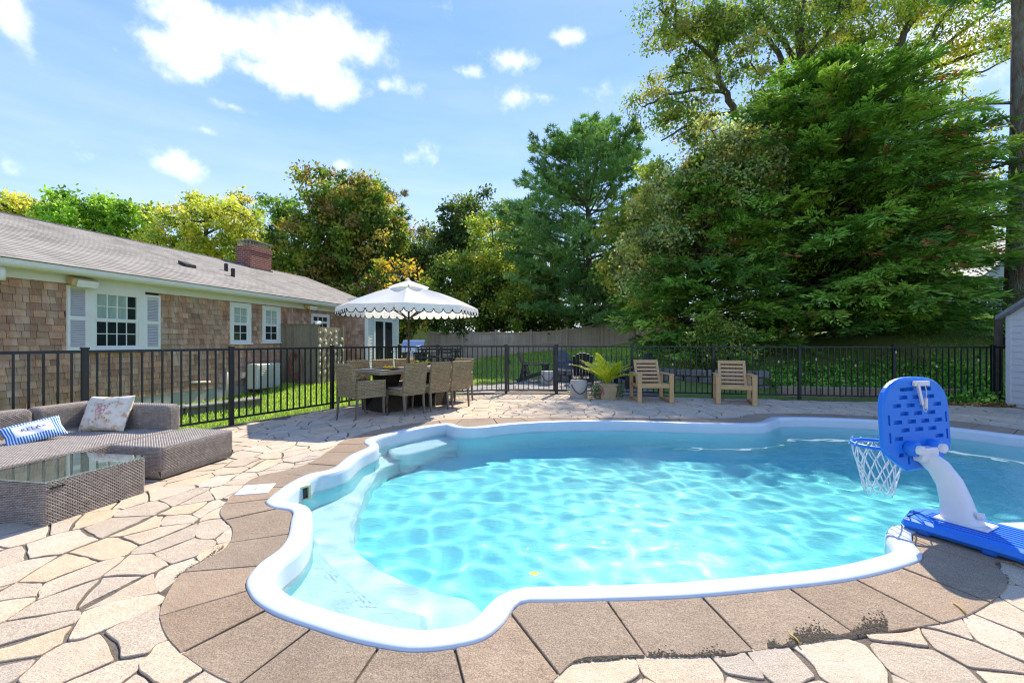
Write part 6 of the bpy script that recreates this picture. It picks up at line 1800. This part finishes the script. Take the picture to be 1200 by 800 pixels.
def unit(v): return v/(np.linalg.norm(v, axis=-1, keepdims=True)+1e-9)
def quads(c, d, w, L, W):
    """rhombic leaves: base c, direction d, side w, length L, width W"""
    L = L[:, None]; W = W[:, None]
    V = np.stack([c, c+d*L*0.45+w*W*0.5, c+d*L, c+d*L*0.45-w*W*0.5], 1).reshape(-1, 3)
    F = np.arange(len(V)).reshape(-1, 4)
    return V, F
def leaf_cloud(r, cen, n_each, rad, size, pal, flat=0.75, droop=0.25, aspect=0.62, wild=0.16):
    K = len(cen); idx = np.repeat(np.arange(K), n_each)
    N = len(idx); off = r.normal(0, 1, (N, 3)); off *= (np.abs(r.normal(0.75, 0.35, (N, 1))))/(np.linalg.norm(off, axis=1, keepdims=True)+1e-6)
    rr = rad[idx][:, None] if hasattr(rad, '__len__') else rad
    p = cen[idx]+off*rr*np.array((1, 1, flat))
    d = unit(r.normal(0, 1, (N, 3))+off*0.6-np.array((0, 0, droop))); w = unit(np.cross(d, r.normal(0, 1, (N, 3))+np.array((0, 0, 1.2))))
    L = size*r.uniform(0.65, 1.3, N)
    pal = np.array(pal); pi = r.integers(0, len(pal), K)
    pl_ = np.where(r.random(N) < wild, r.integers(0, len(pal), N), pi[idx])
    col = pal[pl_]*r.uniform(0.72, 1.28, (N, 1))*(r.uniform(0.85, 1.15, K)[idx][:, None])
    V, F = quads(p, d, w, L, L*aspect)
    return V, F, np.repeat(col, 4, axis=0)
def bumpy(r, dirs, amp=0.22, n=6):
    k = np.ones(len(dirs))
    for _ in range(n):
        a = unit(r.normal(0, 1, 3)); k += amp*np.sin(dirs @ a*r.uniform(2, 5)+r.uniform(0, 6.28))/math.sqrt(n)*1.4
    return k
def curve_path(a, b, r, sag=0.12, n=6, up=0.0):
    a = np.array(a, float); b = np.array(b, float); L = np.linalg.norm(b-a); o = r.normal(0, 1, 3)*L*sag*0.5+np.array((0, 0, up*L))
    t = np.linspace(0, 1, n)[:, None]
    return a+(b-a)*t+o*np.sin(np.pi*t)+r.normal(0, L*0.012, (n, 3))*np.sin(np.pi*t)
def broad_tree(name, label, base, crowns, trunk_r, K, n_each, size, pal, seed, rad=0.5, limbs=9, group=None, trunk=None, fork=0.45, shell=0.45, cat='tree', trunk_top=None, twig=0.018, up=0.10, flat=0.75):
    r = np.random.default_rng(seed)
    bz = th(*base)-0.1; bx_, by_ = base
    cr = [np.array(c, float) for c in crowns]
    vol = np.array([c[3]*c[4]*c[5] for c in cr]); cnt = np.maximum(3, (K*vol/vol.sum()).astype(int)); cens = []
    for c, k in zip(cr, cnt):
        d = unit(r.normal(0, 1, (k, 3))); rho = (shell**3+(1-shell**3)*r.random(k))**(1/3)*bumpy(r, d)
        cens.append(c[:3]+d*rho[:, None]*c[3:6])
    cen = np.vstack(cens); cen = cen[cen[:, 2] > np.array([th(x, y) for x, y in cen[:, :2]])+0.25]
    root = empty(name, (bx_, by_, bz)); tag(root, label, cat, group)
    mb = MB()
    mid = np.average([c[:3] for c in cr], axis=0, weights=vol); topz = max(c[2]+c[5]*0.55 for c in cr)
    if trunk is None:
        tp = np.array([[bx_, by_, bz], [bx_*0.7+mid[0]*0.3, by_*0.7+mid[1]*0.3, bz+(mid[2]-bz)*0.55], [mid[0], mid[1], mid[2]], [mid[0]+r.normal(0, .2), mid[1], trunk_top or topz]])
    else: tp = np.array(trunk, float)
    t_ = np.linspace(0, len(tp)-1, 10); tpp = np.c_[[np.interp(t_, range(len(tp)), tp[:, k]) for k in range(3)]].T
    tpp[1:-1] += r.normal(0, trunk_r*0.35, (8, 3))*np.array((1, 1, 0.2))
    mb.tube(tpp, [trunk_r*(1.25 if i == 0 else 1-0.085*i) for i in range(10)], 9)
    # limbs to well separated cluster centres
    far = [int(r.integers(len(cen)))]
    dist = np.linalg.norm(cen-cen[far[0]], axis=1)
    for _ in range(limbs-1):
        j = int(dist.argmax()); far.append(j); dist = np.minimum(dist, np.linalg.norm(cen-cen[j], axis=1))
    nodes = []; 
    for j in far:
        tgt = mid+(cen[j]-mid)*0.86; hh = np.clip(fork+0.5*(tgt[2]-bz)/(topz-bz)*r.uniform(0.6, 0.95), fork*0.9, 0.92)
        i = int(hh*9); st = tpp[i]
        if st[2] > tgt[2]+0.5: st = tpp[max(2, i-2)]
        path = curve_path(st, tgt, r, 0.2, 7, up); L = np.linalg.norm(tgt-st)
        r0 = min(trunk_r*0.55, 0.02*L+0.03)
        mb.tube(path, np.linspace(r0, r0*0.22, 7), 6); nodes.append(path[1:])
    nodes = np.vstack(nodes+[tpp[5:]])
    for c in cen:
        d = np.linalg.norm(nodes-c, axis=1)+np.maximum(0, nodes[:, 2]-c[2])*0.5; st = nodes[int(d.argmin())]
        path = curve_path(st, c, r, 0.25, 4); mb.tube(path, np.linspace(twig+0.006*np.linalg.norm(c-st), twig*0.4, 4), 4, cap=False)
    mb.build('trunk', M_BARK, root)
    rads = rad*r.uniform(0.65, 1.3, len(cen))
    V, F, col = leaf_cloud(r, cen, n_each, rads, size, pal, flat=flat)
    mesh_np('crown', V, F, M_LEAF, root, tint=col)
    return root
def px_crown(px, py, Y, rx, ry, rz=None):
    """ellipsoid whose middle and half sizes are read off the photograph at depth Y"""
    c = P(px, py, Y); k = Y/FPX; return (c.x, c.y, c.z, rx*k, (rx*k if rz is None else rz), ry*k)
def hexs(*hs): return [C(h) for h in hs]
GREEN = hexs('#4d6a26', '#5d7a2c', '#3f5a22', '#6e8433'); YEL = hexs('#7f8c38', '#8f943e', '#6f8234', '#9a9444', '#607530'); MIX = hexs('#4a6328', '#60702c', '#8a8a34', '#3d5526', '#9a8436', '#7c6a38'); OAK = hexs('#546a32', '#627638', '#46582b', '#74803f', '#5c6e3a', '#7f7a44'); DARK = hexs('#2d4420', '#385226', '#45602a', '#243a1c')
BG = 'trees behind the house and lawn'

broad_tree('maple_tree', 'bright green maple with loose leafy top behind the house roof', (-23.8, 24), [px_crown(105, 268, 24, 52, 40), px_crown(90, 240, 24, 26, 18), px_crown(135, 250, 24, 22, 22)], 0.22, 150, 90, 0.20, hexs('#5c7d2a', '#6f9034', '#4c6c24', '#86a040'), 31, rad=0.42, group=BG, shell=0.5)
broad_tree('hedge_tree', 'low yellow-green tree peeping over the far end of the house roof', (-31.0, 28), [px_crown(30, 262, 28, 55, 26)], 0.2, 80, 110, 0.22, YEL, 32, rad=0.6, group=BG)
broad_tree('locust_tree', 'yellow-green airy tree with fine branches behind the brick chimney', (-17.8, 26), [px_crown(245, 280, 26, 66, 42), px_crown(262, 240, 26, 38, 20), px_crown(195, 272, 26, 34, 28)], 0.2, 210, 90, 0.19, hexs('#8f9840', '#a0a24a', '#7d8a38', '#a89e4a', '#6f8034'), 33, rad=0.45, limbs=14, group=BG, shell=0.35)
broad_tree('backyard_tree', 'mid green tree standing behind the chimney, beside the tall mixed pine', (-17.0, 33), [px_crown(330, 262, 33, 30, 34), px_crown(320, 310, 33, 40, 36)], 0.22, 110, 110, 0.24, GREEN, 34, rad=0.6, group=BG)
broad_tree('mixed_tree', 'tall rounded tree in green, gold and rust behind the house end', (-11.6, 30), [px_crown(405, 280, 30, 66, 62), px_crown(400, 232, 30, 40, 28), px_crown(450, 268, 30, 38, 36), px_crown(365, 320, 30, 50, 52)], 0.32, 380, 120, 0.24, hexs('#4a632c', '#5c7030', '#7f8638', '#3f5728', '#8d823e', '#6a5a38', '#557032'), 35, rad=0.62, limbs=14, group=BG, shell=0.3)
broad_tree('understory_tree', 'dense dark green shrubby tree behind the umbrella', (-8.0, 27), [px_crown(455, 360, 27, 52, 40), px_crown(395, 365, 27, 48, 34), px_crown(345, 352, 27, 36, 40)], 0.2, 190, 130, 0.22, MIX+DARK, 36, rad=0.6, group=BG)
broad_tree('understory_tree', 'dark leafy thicket tree growing behind the tan board fence', (-2.0, 31.5), [px_crown(540, 350, 31.5, 60, 46), px_crown(620, 362, 31.5, 55, 36), px_crown(700, 352, 32, 60, 40)], 0.2, 300, 130, 0.22, hexs('#33481f', '#46602a', '#5e7030', '#28401c', '#7f8434'), 37, rad=0.6, limbs=12, group=BG)
broad_tree('pitch_pine_tree', 'dark tufted pine rising behind the yellow-green birch', (-4.0, 36), [px_crown(545, 258, 36, 34, 34), px_crown(525, 300, 36, 40, 40)], 0.28, 150, 120, 0.26, hexs('#3c5028', '#4b5e2e', '#5a6434', '#2f4422'), 38, rad=0.6, group=BG, shell=0.3)
broad_tree('birch_tree', 'slender yellow-green tree in front of the dark tufted pine', (-1.4, 30.5), [px_crown(575, 300, 30.5, 34, 56), px_crown(560, 340, 30.5, 40, 50), px_crown(600, 350, 30.5, 36, 44)], 0.16, 230, 110, 0.19, hexs('#7f8c3c', '#919a48', '#6c7f35', '#9c9c4c', '#5e7332'), 39, rad=0.5, limbs=14, group=BG, shell=0.3)
broad_tree('backyard_tree', 'mid green leafy tree filling the skyline between the birch and the white pine', (0.3, 36), [px_crown(604, 285, 36, 36, 42), px_crown(590, 330, 36, 40, 40)], 0.22, 150, 110, 0.25, GREEN, 44, rad=0.65, group=BG)
broad_tree('backyard_tree', 'olive green tree filling the skyline between the multicoloured tree and the tufted pine', (-8.3, 35), [px_crown(486, 300, 35, 34, 36), px_crown(480, 340, 35, 40, 40)], 0.22, 130, 110, 0.25, OAK, 45, rad=0.65, group=BG)
broad_tree('gold_tree', 'golden green oak between the tall white pine and the cypress', (8.6, 23), [px_crown(790, 265, 23, 56, 58), px_crown(755, 320, 23, 40, 50), px_crown(770, 215, 23, 30, 26)], 0.24, 260, 110, 0.20, hexs('#7d8a3a', '#929440', '#687c34', '#9c9644', '#566c30', '#85753e'), 40, rad=0.5, limbs=12, group=BG, shell=0.35)
broad_tree('far_tree', 'yellow-green tree on the hill behind the cypress and the neighbour house', (24.5, 25), [px_crown(1075, 245, 25, 66, 66), px_crown(1070, 315, 25, 40, 40)], 0.25, 240, 100, 0.22, YEL, 41, rad=0.6, group=BG, shell=0.3)

# the oaks over the cypress: limbs laid out along the photographed boughs
def oak_limb(mb, pts, r0, r1):
    n = len(pts); t = np.linspace(0, n-1, n*4); a = np.array(pts, float); q = np.c_[[np.interp(t, range(n), a[:, k]) for k in range(3)]].T
    q[1:-1] += rng.normal(0, r0*0.18, (len(q)-2, 3)); mb.tube(q, np.linspace(r0, r1, len(q)), 7); return q
def oak(name, label, base, limb_px, Y, crowns, K, n_each, size, pal, seed, rad, trunk_r, shell=0.2, flat=0.7):
    r = np.random.default_rng(seed); bz = th(*base)-0.1
    root = empty(name, (*base, bz)); tag(root, label, 'tree', 'tall oaks over the cypress')
    mb = MB(); nodes = []
    first = True
    for pts, r0, r1 in limb_px:
        w = [tuple(P(x, max(y, -28), Y+dy)) for x, y, dy in pts]; r0 *= Y/18; r1 *= Y/18
        if first: w = [(base[0], base[1], bz)]+w; first = False
        nodes.append(oak_limb(mb, w, r0, r1)[3:])
    nodes = np.vstack(nodes); vol = np.array([c[3]*c[4]*c[5] for c in crowns]); cnt = np.maximum(4, (K*vol/vol.sum()).astype(int)); cens = []
    for c, k in zip(crowns, cnt):
        c = np.array(c); d = unit(r.normal(0, 1, (k, 3))); rho = (shell**3+(1-shell**3)*r.random(k))**(1/3)*bumpy(r, d, 0.3); cens.append(c[:3]+d*rho[:, None]*c[3:6])
    cen = np.vstack(cens)
    nodes2 = list(nodes)
    order = np.argsort([np.linalg.norm(nodes-c, axis=1).min() for c in cen])
    for j in order:
        c = cen[j]; A_ = np.array(nodes2); d = np.linalg.norm(A_-c, axis=1); st = A_[int(d.argmin())]
        path = curve_path(st, c, r, 0.35, 5); L = np.linalg.norm(c-st); mb.tube(path, np.linspace(0.022+0.012*L, 0.008, 5), 4, cap=False); nodes2 += [path[2], path[4]]
    mb.build('trunk', M_BARK, root)
    V, F, col = leaf_cloud(r, cen, n_each, rad*r.uniform(0.6, 1.35, len(cen)), size, pal, flat=flat); mesh_np('crown', V, F, M_LEAF, root, tint=col)
    return root
YO = 28.0
oak('oak_tree', 'tall oak with a straight trunk rising behind the cypress top', (19.2, 28.3),
    [([(945, 300, 0), (940, 180, 0), (939, 90, 0), (938, 20, 0), (945, -60, 0), (950, -140, 0)], 0.26, 0.10), ([(938, 85, 0), (925, 60, .5), (905, 30, 1), (880, 0, 1.4), (860, -40, 1.6)], 0.12, 0.05), ([(940, 80, 0), (965, 45, -.5), (985, 15, -1), (1000, -30, -1.2)], 0.12, 0.05), ([(919, 110, .4), (917, 70, .6), (900, 45, 1), (860, 20, 1.2), (820, -10, 1.2)], 0.13, 0.05), ([(930, 260, .2), (919, 130, .4), (919, 100, .4)], 0.18, 0.13)],
    YO, [px_crown(900, 30, YO, 90, 62, 2.6), px_crown(985, 20, YO, 70, 70, 2.6), px_crown(1010, -25, YO, 90, 36, 3.5)], 250, 85, 0.21, OAK, 51, 0.72, 0.3)
oak('oak_tree', 'spreading oak whose forked bough reaches out towards the open sky', (15.4, 27.3),
    [([(905, 300, 0), (880, 175, 0), (860, 130, 0), (845, 100, 0), (838, 70, .3), (842, 30, .5), (835, -20, .5)], 0.2, 0.06), ([(850, 108, 0), (815, 105, -.6), (780, 112, -1), (755, 125, -1.2)], 0.09, 0.03), ([(846, 100, 0), (825, 90, .8), (800, 85, 1.2), (770, 95, 1.5)], 0.07, 0.025), ([(842, 75, .3), (815, 50, -.2), (790, 30, -.5), (772, 10, -.6)], 0.08, 0.03), ([(860, 132, 0), (830, 135, -.5), (800, 150, -1), (775, 165, -1.3)], 0.08, 0.03), ([(842, 40, .5), (865, 10, .8), (880, -20, 1)], 0.08, 0.03)],
    27.0, [px_crown(800, 48, 27, 50, 46, 2.4), px_crown(765, 125, 27, 38, 40, 2.0), px_crown(820, 150, 27, 50, 30, 2.0), px_crown(850, 60, 27, 50, 60, 2.5), px_crown(790, 8, 27, 36, 16, 1.8)], 215, 85, 0.20, OAK, 52, 0.66, 0.2)
YR = 24.0
oak('oak_tree', 'leaning oak with long bare limbs beside the big pine trunk', (19.5, 24.4),
    [([(1015, 200, 0), (1032, 122, 0), (1045, 85, 0), (1058, 50, 0), (1072, 0, 0), (1085, -60, 0)], 0.2, 0.09), ([(1030, 130, .3), (1044, 70, .4), (1060, 40, .6), (1085, 5, .8), (1100, -30, 1)], 0.12, 0.05), ([(1065, 100, -.6), (1080, 65, -.6), (1100, 30, -.5), (1120, 0, -.4)], 0.10, 0.04), ([(1060, 110, .5), (1095, 80, .3), (1135, 65, 0), (1170, 55, -.2), (1195, 50, -.4)], 0.10, 0.035), ([(1075, 100, .9), (1110, 88, .6), (1150, 85, .4), (1190, 66, .3)], 0.07, 0.025), ([(1095, 62, .1), (1130, 35, .2), (1160, 15, .2), (1185, 0, .2)], 0.08, 0.03), ([(1012, 130, .4), (1035, 95, .6), (1060, 30, .8)], 0.08, 0.03)],
    YR, [px_crown(1060, 30, YR, 75, 70, 2.4), px_crown(1140, 60, YR, 70, 75, 2.2), px_crown(1030, 130, YR, 60, 40, 1.8), px_crown(1120, 170, YR, 60, 40, 1.6), px_crown(1130, -30, YR, 90, 40, 3.0)], 230, 80, 0.17, hexs('#6c7c30', '#879036', '#a09a3c', '#566a2a', '#8c7c38', '#75882e'), 53, 0.6, 0.2)
YD = 13.6
oak('oak_tree', 'low oak boughs with grey-green leaves hanging before the cypress', (6.9, 16.0),
    [([(905, 250, 2), (900, 215, 1), (880, 200, .5), (862, 195, 0), (840, 215, -.4), (820, 235, -.5), (795, 255, -.6)], 0.12, 0.03), ([(885, 215, .5), (862, 240, 0), (845, 260, -.3), (835, 280, -.4)], 0.06, 0.02), ([(880, 205, .5), (850, 190, 0), (820, 185, 0), (790, 205, 0)], 0.06, 0.02), ([(800, 255, -.5), (775, 275, -.4), (755, 290, -.3), (740, 315, -.3)], 0.04, 0.015), ([(870, 240, .2), (845, 248, -.5), (828, 265, -.8)], 0.05, 0.02), ([(890, 205, .5), (905, 185, 0), (930, 175, -.3), (950, 190, -.5)], 0.05, 0.02)],
    YD, [px_crown(830, 235, YD, 72, 60, 1.3), px_crown(770, 285, YD, 42, 55, 1.2), px_crown(890, 205, YD, 70, 46, 1.2), px_crown(850, 180, YD, 60, 36, 1.4)], 330, 80, 0.105, hexs('#66744a', '#5c6c3c', '#75805a', '#7f8240', '#54642f', '#96863f', '#8d9a72'), 54, 0.36, 0.12)

# ---- conifers
def cypress(name, label, base, height, prof, NBr, seed, pal, spray=26, lean=(0, 0), sub=3.6, Ls=0.17, Ws=0.045, squash=(1, 1), z0=0.2, cat='tree', group='evergreens by the fence'):
    r = np.random.default_rng(seed); bx_, by_ = base; bz = th(bx_, by_)-0.1
    root = empty(name, (bx_, by_, bz)); tag(root, label, cat, group)
    mb = MB(); mb.tube([(bx_+lean[0]*f, by_+lean[1]*f, bz+height*f) for f in np.linspace(0, 0.97, 8)], np.linspace(0.03*height+0.03, 0.02, 8), 8)
    C_, D_, W_, L_, T_ = [], [], [], [], []
    pal = np.array(pal)
    for b in range(NBr):
        f = z0/height+(1-z0/height)*(b+r.random())/NBr*0.985
        az_ = r.uniform(0, 2*np.pi); rl = np.interp(f, *prof)*r.uniform(0.62, 1.12)
        o = np.array((bx_+lean[0]*f, by_+lean[1]*f, bz+height*f)); h = np.array((math.cos(az_)*squash[0], math.sin(az_)*squash[1], 0))
        rise = r.uniform(-0.12, 0.30)+0.75*f; t = np.linspace(0, 1, 9)[:, None]
        path = o+h*rl*t+np.array((0, 0, 1))*rl*(rise*t-0.42*rise*t*t*1.15-0.06*t**3)
        path += r.normal(0, 0.012*rl, path.shape)*t
        mb.tube(path[::2], np.linspace(0.012*rl+0.008, 0.004, 5), 4, cap=False)
        ns = max(3, int(rl*sub)+2); bcol = pal[r.integers(len(pal))]*r.uniform(0.8, 1.2)
        for s in range(ns):
            tt = 0.22+0.78*(s+r.random())/ns; p = np.array([np.interp(tt, t[:, 0], path[:, k]) for k in range(3)])
            d = unit(path[min(8, int(tt*8)+1)]-path[max(0, int(tt*8)-1)]); side = unit(np.cross(d, (0, 0, 1.0)))
            sg = r.choice((-1, 1)); mdir = unit(d*r.uniform(0.6, 1.2)+side*sg*r.uniform(0.0, 0.9)+np.array((0, 0, r.uniform(-0.35, 0.25)))); SL = r.uniform(0.35, 0.75)*(0.75+0.1*rl)*(1.1-0.4*tt)
            sd2 = unit(np.cross(mdir, np.array((0, 0, 1.0))+r.normal(0, 0.35, 3)))
            q = r.random(spray)
            lat = r.choice((-1, 1), spray); wid = np.sin(np.pi*np.clip(q*0.8+0.12, 0, 1))*SL*0.33
            c = p+mdir*SL*q[:, None]+sd2*(lat*wid*r.random(spray))[:, None]+np.array((0, 0, -1))*(0.18*SL*q**2)[:, None]+r.normal(0, 0.015, (spray, 3))
            dd = unit(mdir+sd2*(lat*r.uniform(0.3, 0.9, spray))[:, None]+r.normal(0, 0.18, (spray, 3)))
            C_.append(c); D_.append(dd); W_.append(unit(np.cross(dd, np.cross(mdir, sd2)+r.normal(0, 0.45, (spray, 3))))); L_.append(Ls*r.uniform(0.6, 1.3, spray))
            col = bcol*r.uniform(0.8, 1.2, (spray, 1)); 
            if r.random() < 0.025: col = np.array(C('#7a5230'))*r.uniform(0.8, 1.2, (spray, 1))
            T_.append(col)
    mb.build('trunk', M_BARK, root)
    C_ = np.vstack(C_); D_ = np.vstack(D_); W_ = np.vstack(W_); L_ = np.concatenate(L_); T_ = np.vstack(T_)
    V, F = quads(C_, D_, W_, L_, np.full(len(L_), Ws)*(L_/Ls)**0.5)
    mesh_np('crown', V, F, M_NEEDLE, root, tint=np.repeat(T_, 4, 0))
    return root
CYP = hexs('#54762c', '#628332', '#466727', '#758f3a', '#3a5a22')
cypress('cypress_tree', 'huge feathery dark green cypress spreading over the fence beside the shed', (10.9, 14.4), 9.0, ([0, 0.08, 0.3, 0.55, 0.8, 0.93, 1.0], [4.3, 4.9, 4.9, 4.2, 2.6, 1.2, 0.3]), 820, 61, CYP, spray=30, squash=(0.9, 0.92), lean=(-0.5, 0))
cypress('cypress_tree', 'smaller dense cypress standing between the board fence and the huge cypress', (6.1, 13.7), 6.2, ([0, 0.1, 0.35, 0.7, 1.0], [2.3, 2.6, 2.4, 1.4, 0.2]), 330, 62, CYP, spray=28, sub=5.0)
broad_tree('rhododendron_bush', 'light green bush in front of the two cypresses', (5.6, 12.1), [(5.6, 12.1, 1.3, 0.75, 0.7, 1.0)], 0.05, 90, 70, 0.085, hexs('#5d7434', '#74863f', '#4a622c', '#86924a'), 63, rad=0.26, limbs=8, cat='bush', twig=0.008)

def pine(name, label, base, height, prof, seed, pal, zlo, whorl=0.62, per=6, tuft=12, Ln=0.34, Wn=0.05, squash=(1, 1), group=BG, tr=0.33, sub=4.2):
    r = np.random.default_rng(seed); bx_, by_ = base; bz = th(bx_, by_)-0.1
    root = empty(name, (bx_, by_, bz)); tag(root, label, 'tree', group)
    mb = MB(); mb.tube([(bx_+0.1*math.sin(f*5), by_, bz+height*f) for f in np.linspace(0, 0.98, 10)], np.linspace(tr, 0.03, 10), 9)
    C_, D_, T_ = [], [], []; pal = np.array(pal); z = zlo
    while z < height:
        f = z/height
        for b in range(per+int(r.integers(-1, 2))):
            if r.random() < 0.10: continue
            az_ = r.uniform(0, 2*np.pi); rl = np.interp(f, *prof)*r.uniform(0.55, 1.15); h = np.array((math.cos(az_)*squash[0], math.sin(az_)*squash[1], 0)); o = np.array((bx_, by_, bz+z+r.uniform(-.2, .2)))
            rise = r.uniform(-0.02, 0.22)+0.55*max(0, f-0.6); t = np.linspace(0, 1, 7)[:, None]; path = o+h*rl*t+np.array((0, 0, 1))*rl*(rise*t+0.12*t**2)
            mb.tube(path, np.linspace(0.012*rl+0.012, 0.008, 7), 4, cap=False); bcol = pal[r.integers(len(pal))]*r.uniform(0.85, 1.15)
            nt = int(rl*sub*2.2)+4
            for s in range(nt):
                tt = 0.3+0.7*r.random()**0.8; p = np.array([np.interp(tt, t[:, 0], path[:, k]) for k in range(3)]); side = np.array((-h[1], h[0], 0)); w_ = rl*0.30*(1.15-tt)+0.16
                p = p+side*r.uniform(-1, 1)*w_+np.array((0, 0, r.uniform(-0.04, 0.14))); m_ = unit(h*0.7+side*r.uniform(-.6, .6)+np.array((0, 0, r.uniform(0.1, 0.8))))
                dd = unit(m_+r.normal(0, 0.55, (tuft, 3))); C_.append(np.repeat(p[None], tuft, 0)+r.normal(0, 0.04, (tuft, 3))); D_.append(dd); T_.append(bcol*r.uniform(0.78, 1.22, (tuft, 1)))
        z += whorl*r.uniform(0.75, 1.2)
    mb.build('trunk', M_PBARK, root)
    C_ = np.vstack(C_); D_ = np.vstack(D_); T_ = np.vstack(T_); L_ = Ln*r.uniform(0.6, 1.25, len(C_)); W_ = unit(np.cross(D_, r.normal(0, 1, D_.shape)))
    V, F = quads(C_, D_, W_, L_, np.full(len(L_), Wn)); mesh_np('crown', V, F, M_NEEDLE, root, tint=np.repeat(T_, 4, 0)); return root
WP = hexs('#4f7040', '#5d7f48', '#456436', '#6c8a50')
pine('white_pine_tree', 'tall blue-green white pine with layered boughs behind the board fence', (5.3, 30.5), 15.6, ([0, 0.15, 0.35, 0.6, 0.85, 1.0], [5.2, 6.6, 6.9, 5.8, 3.6, 0.6]), 71, WP, 1.6, per=10, tuft=14, whorl=0.55, sub=5.0)
pine('pitch_pine_tree', 'ragged dark pine top rising behind the multicoloured tree', (-11.0, 34), 13.4, ([0, 0.3, 0.6, 0.85, 1.0], [2.5, 4.0, 4.2, 3.0, 0.8]), 72, hexs('#43562c', '#52622f', '#384c27', '#6a6a38'), 4.0, whorl=0.8)
pine('pitch_pine_tree', 'narrow ragged pine left of the white pine behind the birch', (1.2, 37), 13.0, ([0, 0.3, 0.6, 0.85, 1.0], [2.2, 3.2, 3.0, 2.0, 0.6]), 73, hexs('#40522b', '#4d5f30', '#354823'), 3.0, whorl=0.85)
# big pine trunk beside the shed, its crown high overhead
pt = pine('pitch_pine_tree', 'big rough-barked pine trunk rising behind the white shed', (14.55, 12.5), 17.5, ([0, 0.55, 0.75, 0.9, 1.0], [1.0, 2.4, 3.2, 2.4, 0.6]), 74, WP, 10.2, whorl=0.8, tr=0.36, group='evergreens by the fence')
mb = MB()
for (z_, a_, L_) in ((4.1, 2.9, 1.4), (5.2, 2.6, 1.2), (6.0, 3.6, 1.6), (7.0, 2.2, 1.5), (4.7, 4.0, 0.9)):
    o = Vector((14.55, 12.5, th(14.55, 12.5)+z_)); d = Vector((math.cos(a_), math.sin(a_), 0.25)); mb.tube([o, o+d*L_*0.5+Vector((0, 0, .1)), o+d*L_], [0.05, 0.03, 0.01], 5)
mb.build('dead_branch', M_PBARK, pt)

# ================================================================ GROUND COVER
r8 = np.random.default_rng(91)
def blades(name, label, regions, size, pal, mat, cat, wide=0.35):
    C_ = []
    for (poly, n) in regions:
        p = np.array(poly); lo, hi = p.min(0), p.max(0); q = r8.uniform(lo, hi, (n*3, 2)); q = q[pip(poly, q)][:n]; C_.append(q)
    q = np.vstack(C_); z = terrain(q[:, 0], q[:, 1])-0.03; c = np.c_[q, z]
    d = unit(np.c_[r8.normal(0, 0.5, (len(q), 2)), np.ones(len(q))]); w = unit(np.cross(d, r8.normal(0, 1, d.shape))); L = size*r8.uniform(0.5, 1.3, len(q))
    V, F = quads(c, d, w, L, L*wide); pal = np.array(pal); col = pal[r8.integers(len(pal), size=len(q))]*r8.uniform(0.75, 1.25, (len(q), 1))
    o = mesh_np(name, V, F, mat, None, tint=np.repeat(col, 4, 0), kind='stuff'); tag(o, label, cat); return o
left_lawn = [(-7.0, 2.0), (-4.42, 6.75), (-2.7, 9.95), (-2.6, 10.6), (-1.9, 12.4), (-4.2, 17.5), (-6.5, 16.4), (-8.3, 7.3), (-9.2, 3.0)]
back_lawn = [(-2.0, 12.6), (-0.5, 13.4), (0.5, 15.2), (2.0, 15.9), (3.3, 14.8), (5.5, 12.2), (7, 28.8), (-6, 28.8), (-4.8, 18.5)]
bank = [(3.7, 13.2), (4.5, 12.1), (6.6, 11.1), (8.0, 13.0), (7.6, 28.5), (4.0, 28.5)]
hill = [(10.3, 9.4), (13, 9.0), (22, 14), (26, 25), (17, 24), (11, 11)]
blades('grass', 'short mown lawn grass around the patio', [(left_lawn, 42000), (back_lawn, 60000), (bank, 16000), (hill, 26000)], 0.075, hexs('#6a8434', '#7a943c', '#58742c', '#8f9e4c'), M_LEAF, 'grass', 0.22)
def low_leaves(name, label, poly, n, h, size, pal, cat):
    p = np.array(poly); q = r8.uniform(p.min(0), p.max(0), (n*4, 2)); q = q[pip(poly, q)][:n]; z = np.maximum(terrain(q[:, 0], q[:, 1]), 0)+h*r8.random(len(q))**1.2*(0.6+0.5*np.sin(q[:, 0]*5)*np.sin(q[:, 1]*6))
    d = unit(r8.normal(0, 1, (len(q), 3))+np.array((0, 0, 0.4))); w = unit(np.cross(d, r8.normal(0, 1, d.shape)+np.array((0, 0, 1.5)))); L = size*r8.uniform(0.6, 1.3, len(q)); V, F = quads(np.c_[q, z], d, w, L, L*0.75)
    pal = np.array(pal); col = pal[r8.integers(len(pal), size=len(q))]*r8.uniform(0.7, 1.3, (len(q), 1)); o = mesh_np(name, V, F, M_LEAF, None, tint=np.repeat(col, 4, 0), kind='stuff'); tag(o, label, cat)
low_leaves('ivy', 'glossy green ivy ground cover along the fence below the cypress', [(6.4, 10.5), (8.4, 10.1), (9.95, 9.15), (10.1, 8.85), (9.4, 8.78), (8.95, 8.92), (9.2, 9.3), (12.5, 10.0), (12, 12), (7, 12)], 9000, 0.34, 0.085, hexs('#4a7a2a', '#5f9034', '#34591f', '#7da044'), 'ivy')
low_leaves('leaf_litter', 'brown fallen leaves and mulch along the fence foot', [(8.2, 9.22), (10.1, 8.95), (10.0, 8.55), (9.2, 8.6), (8.2, 9.05)], 900, 0.03, 0.05, hexs('#6b4f34', '#8a6a42', '#54402c', '#9a7a4c'), 'leaf litter')
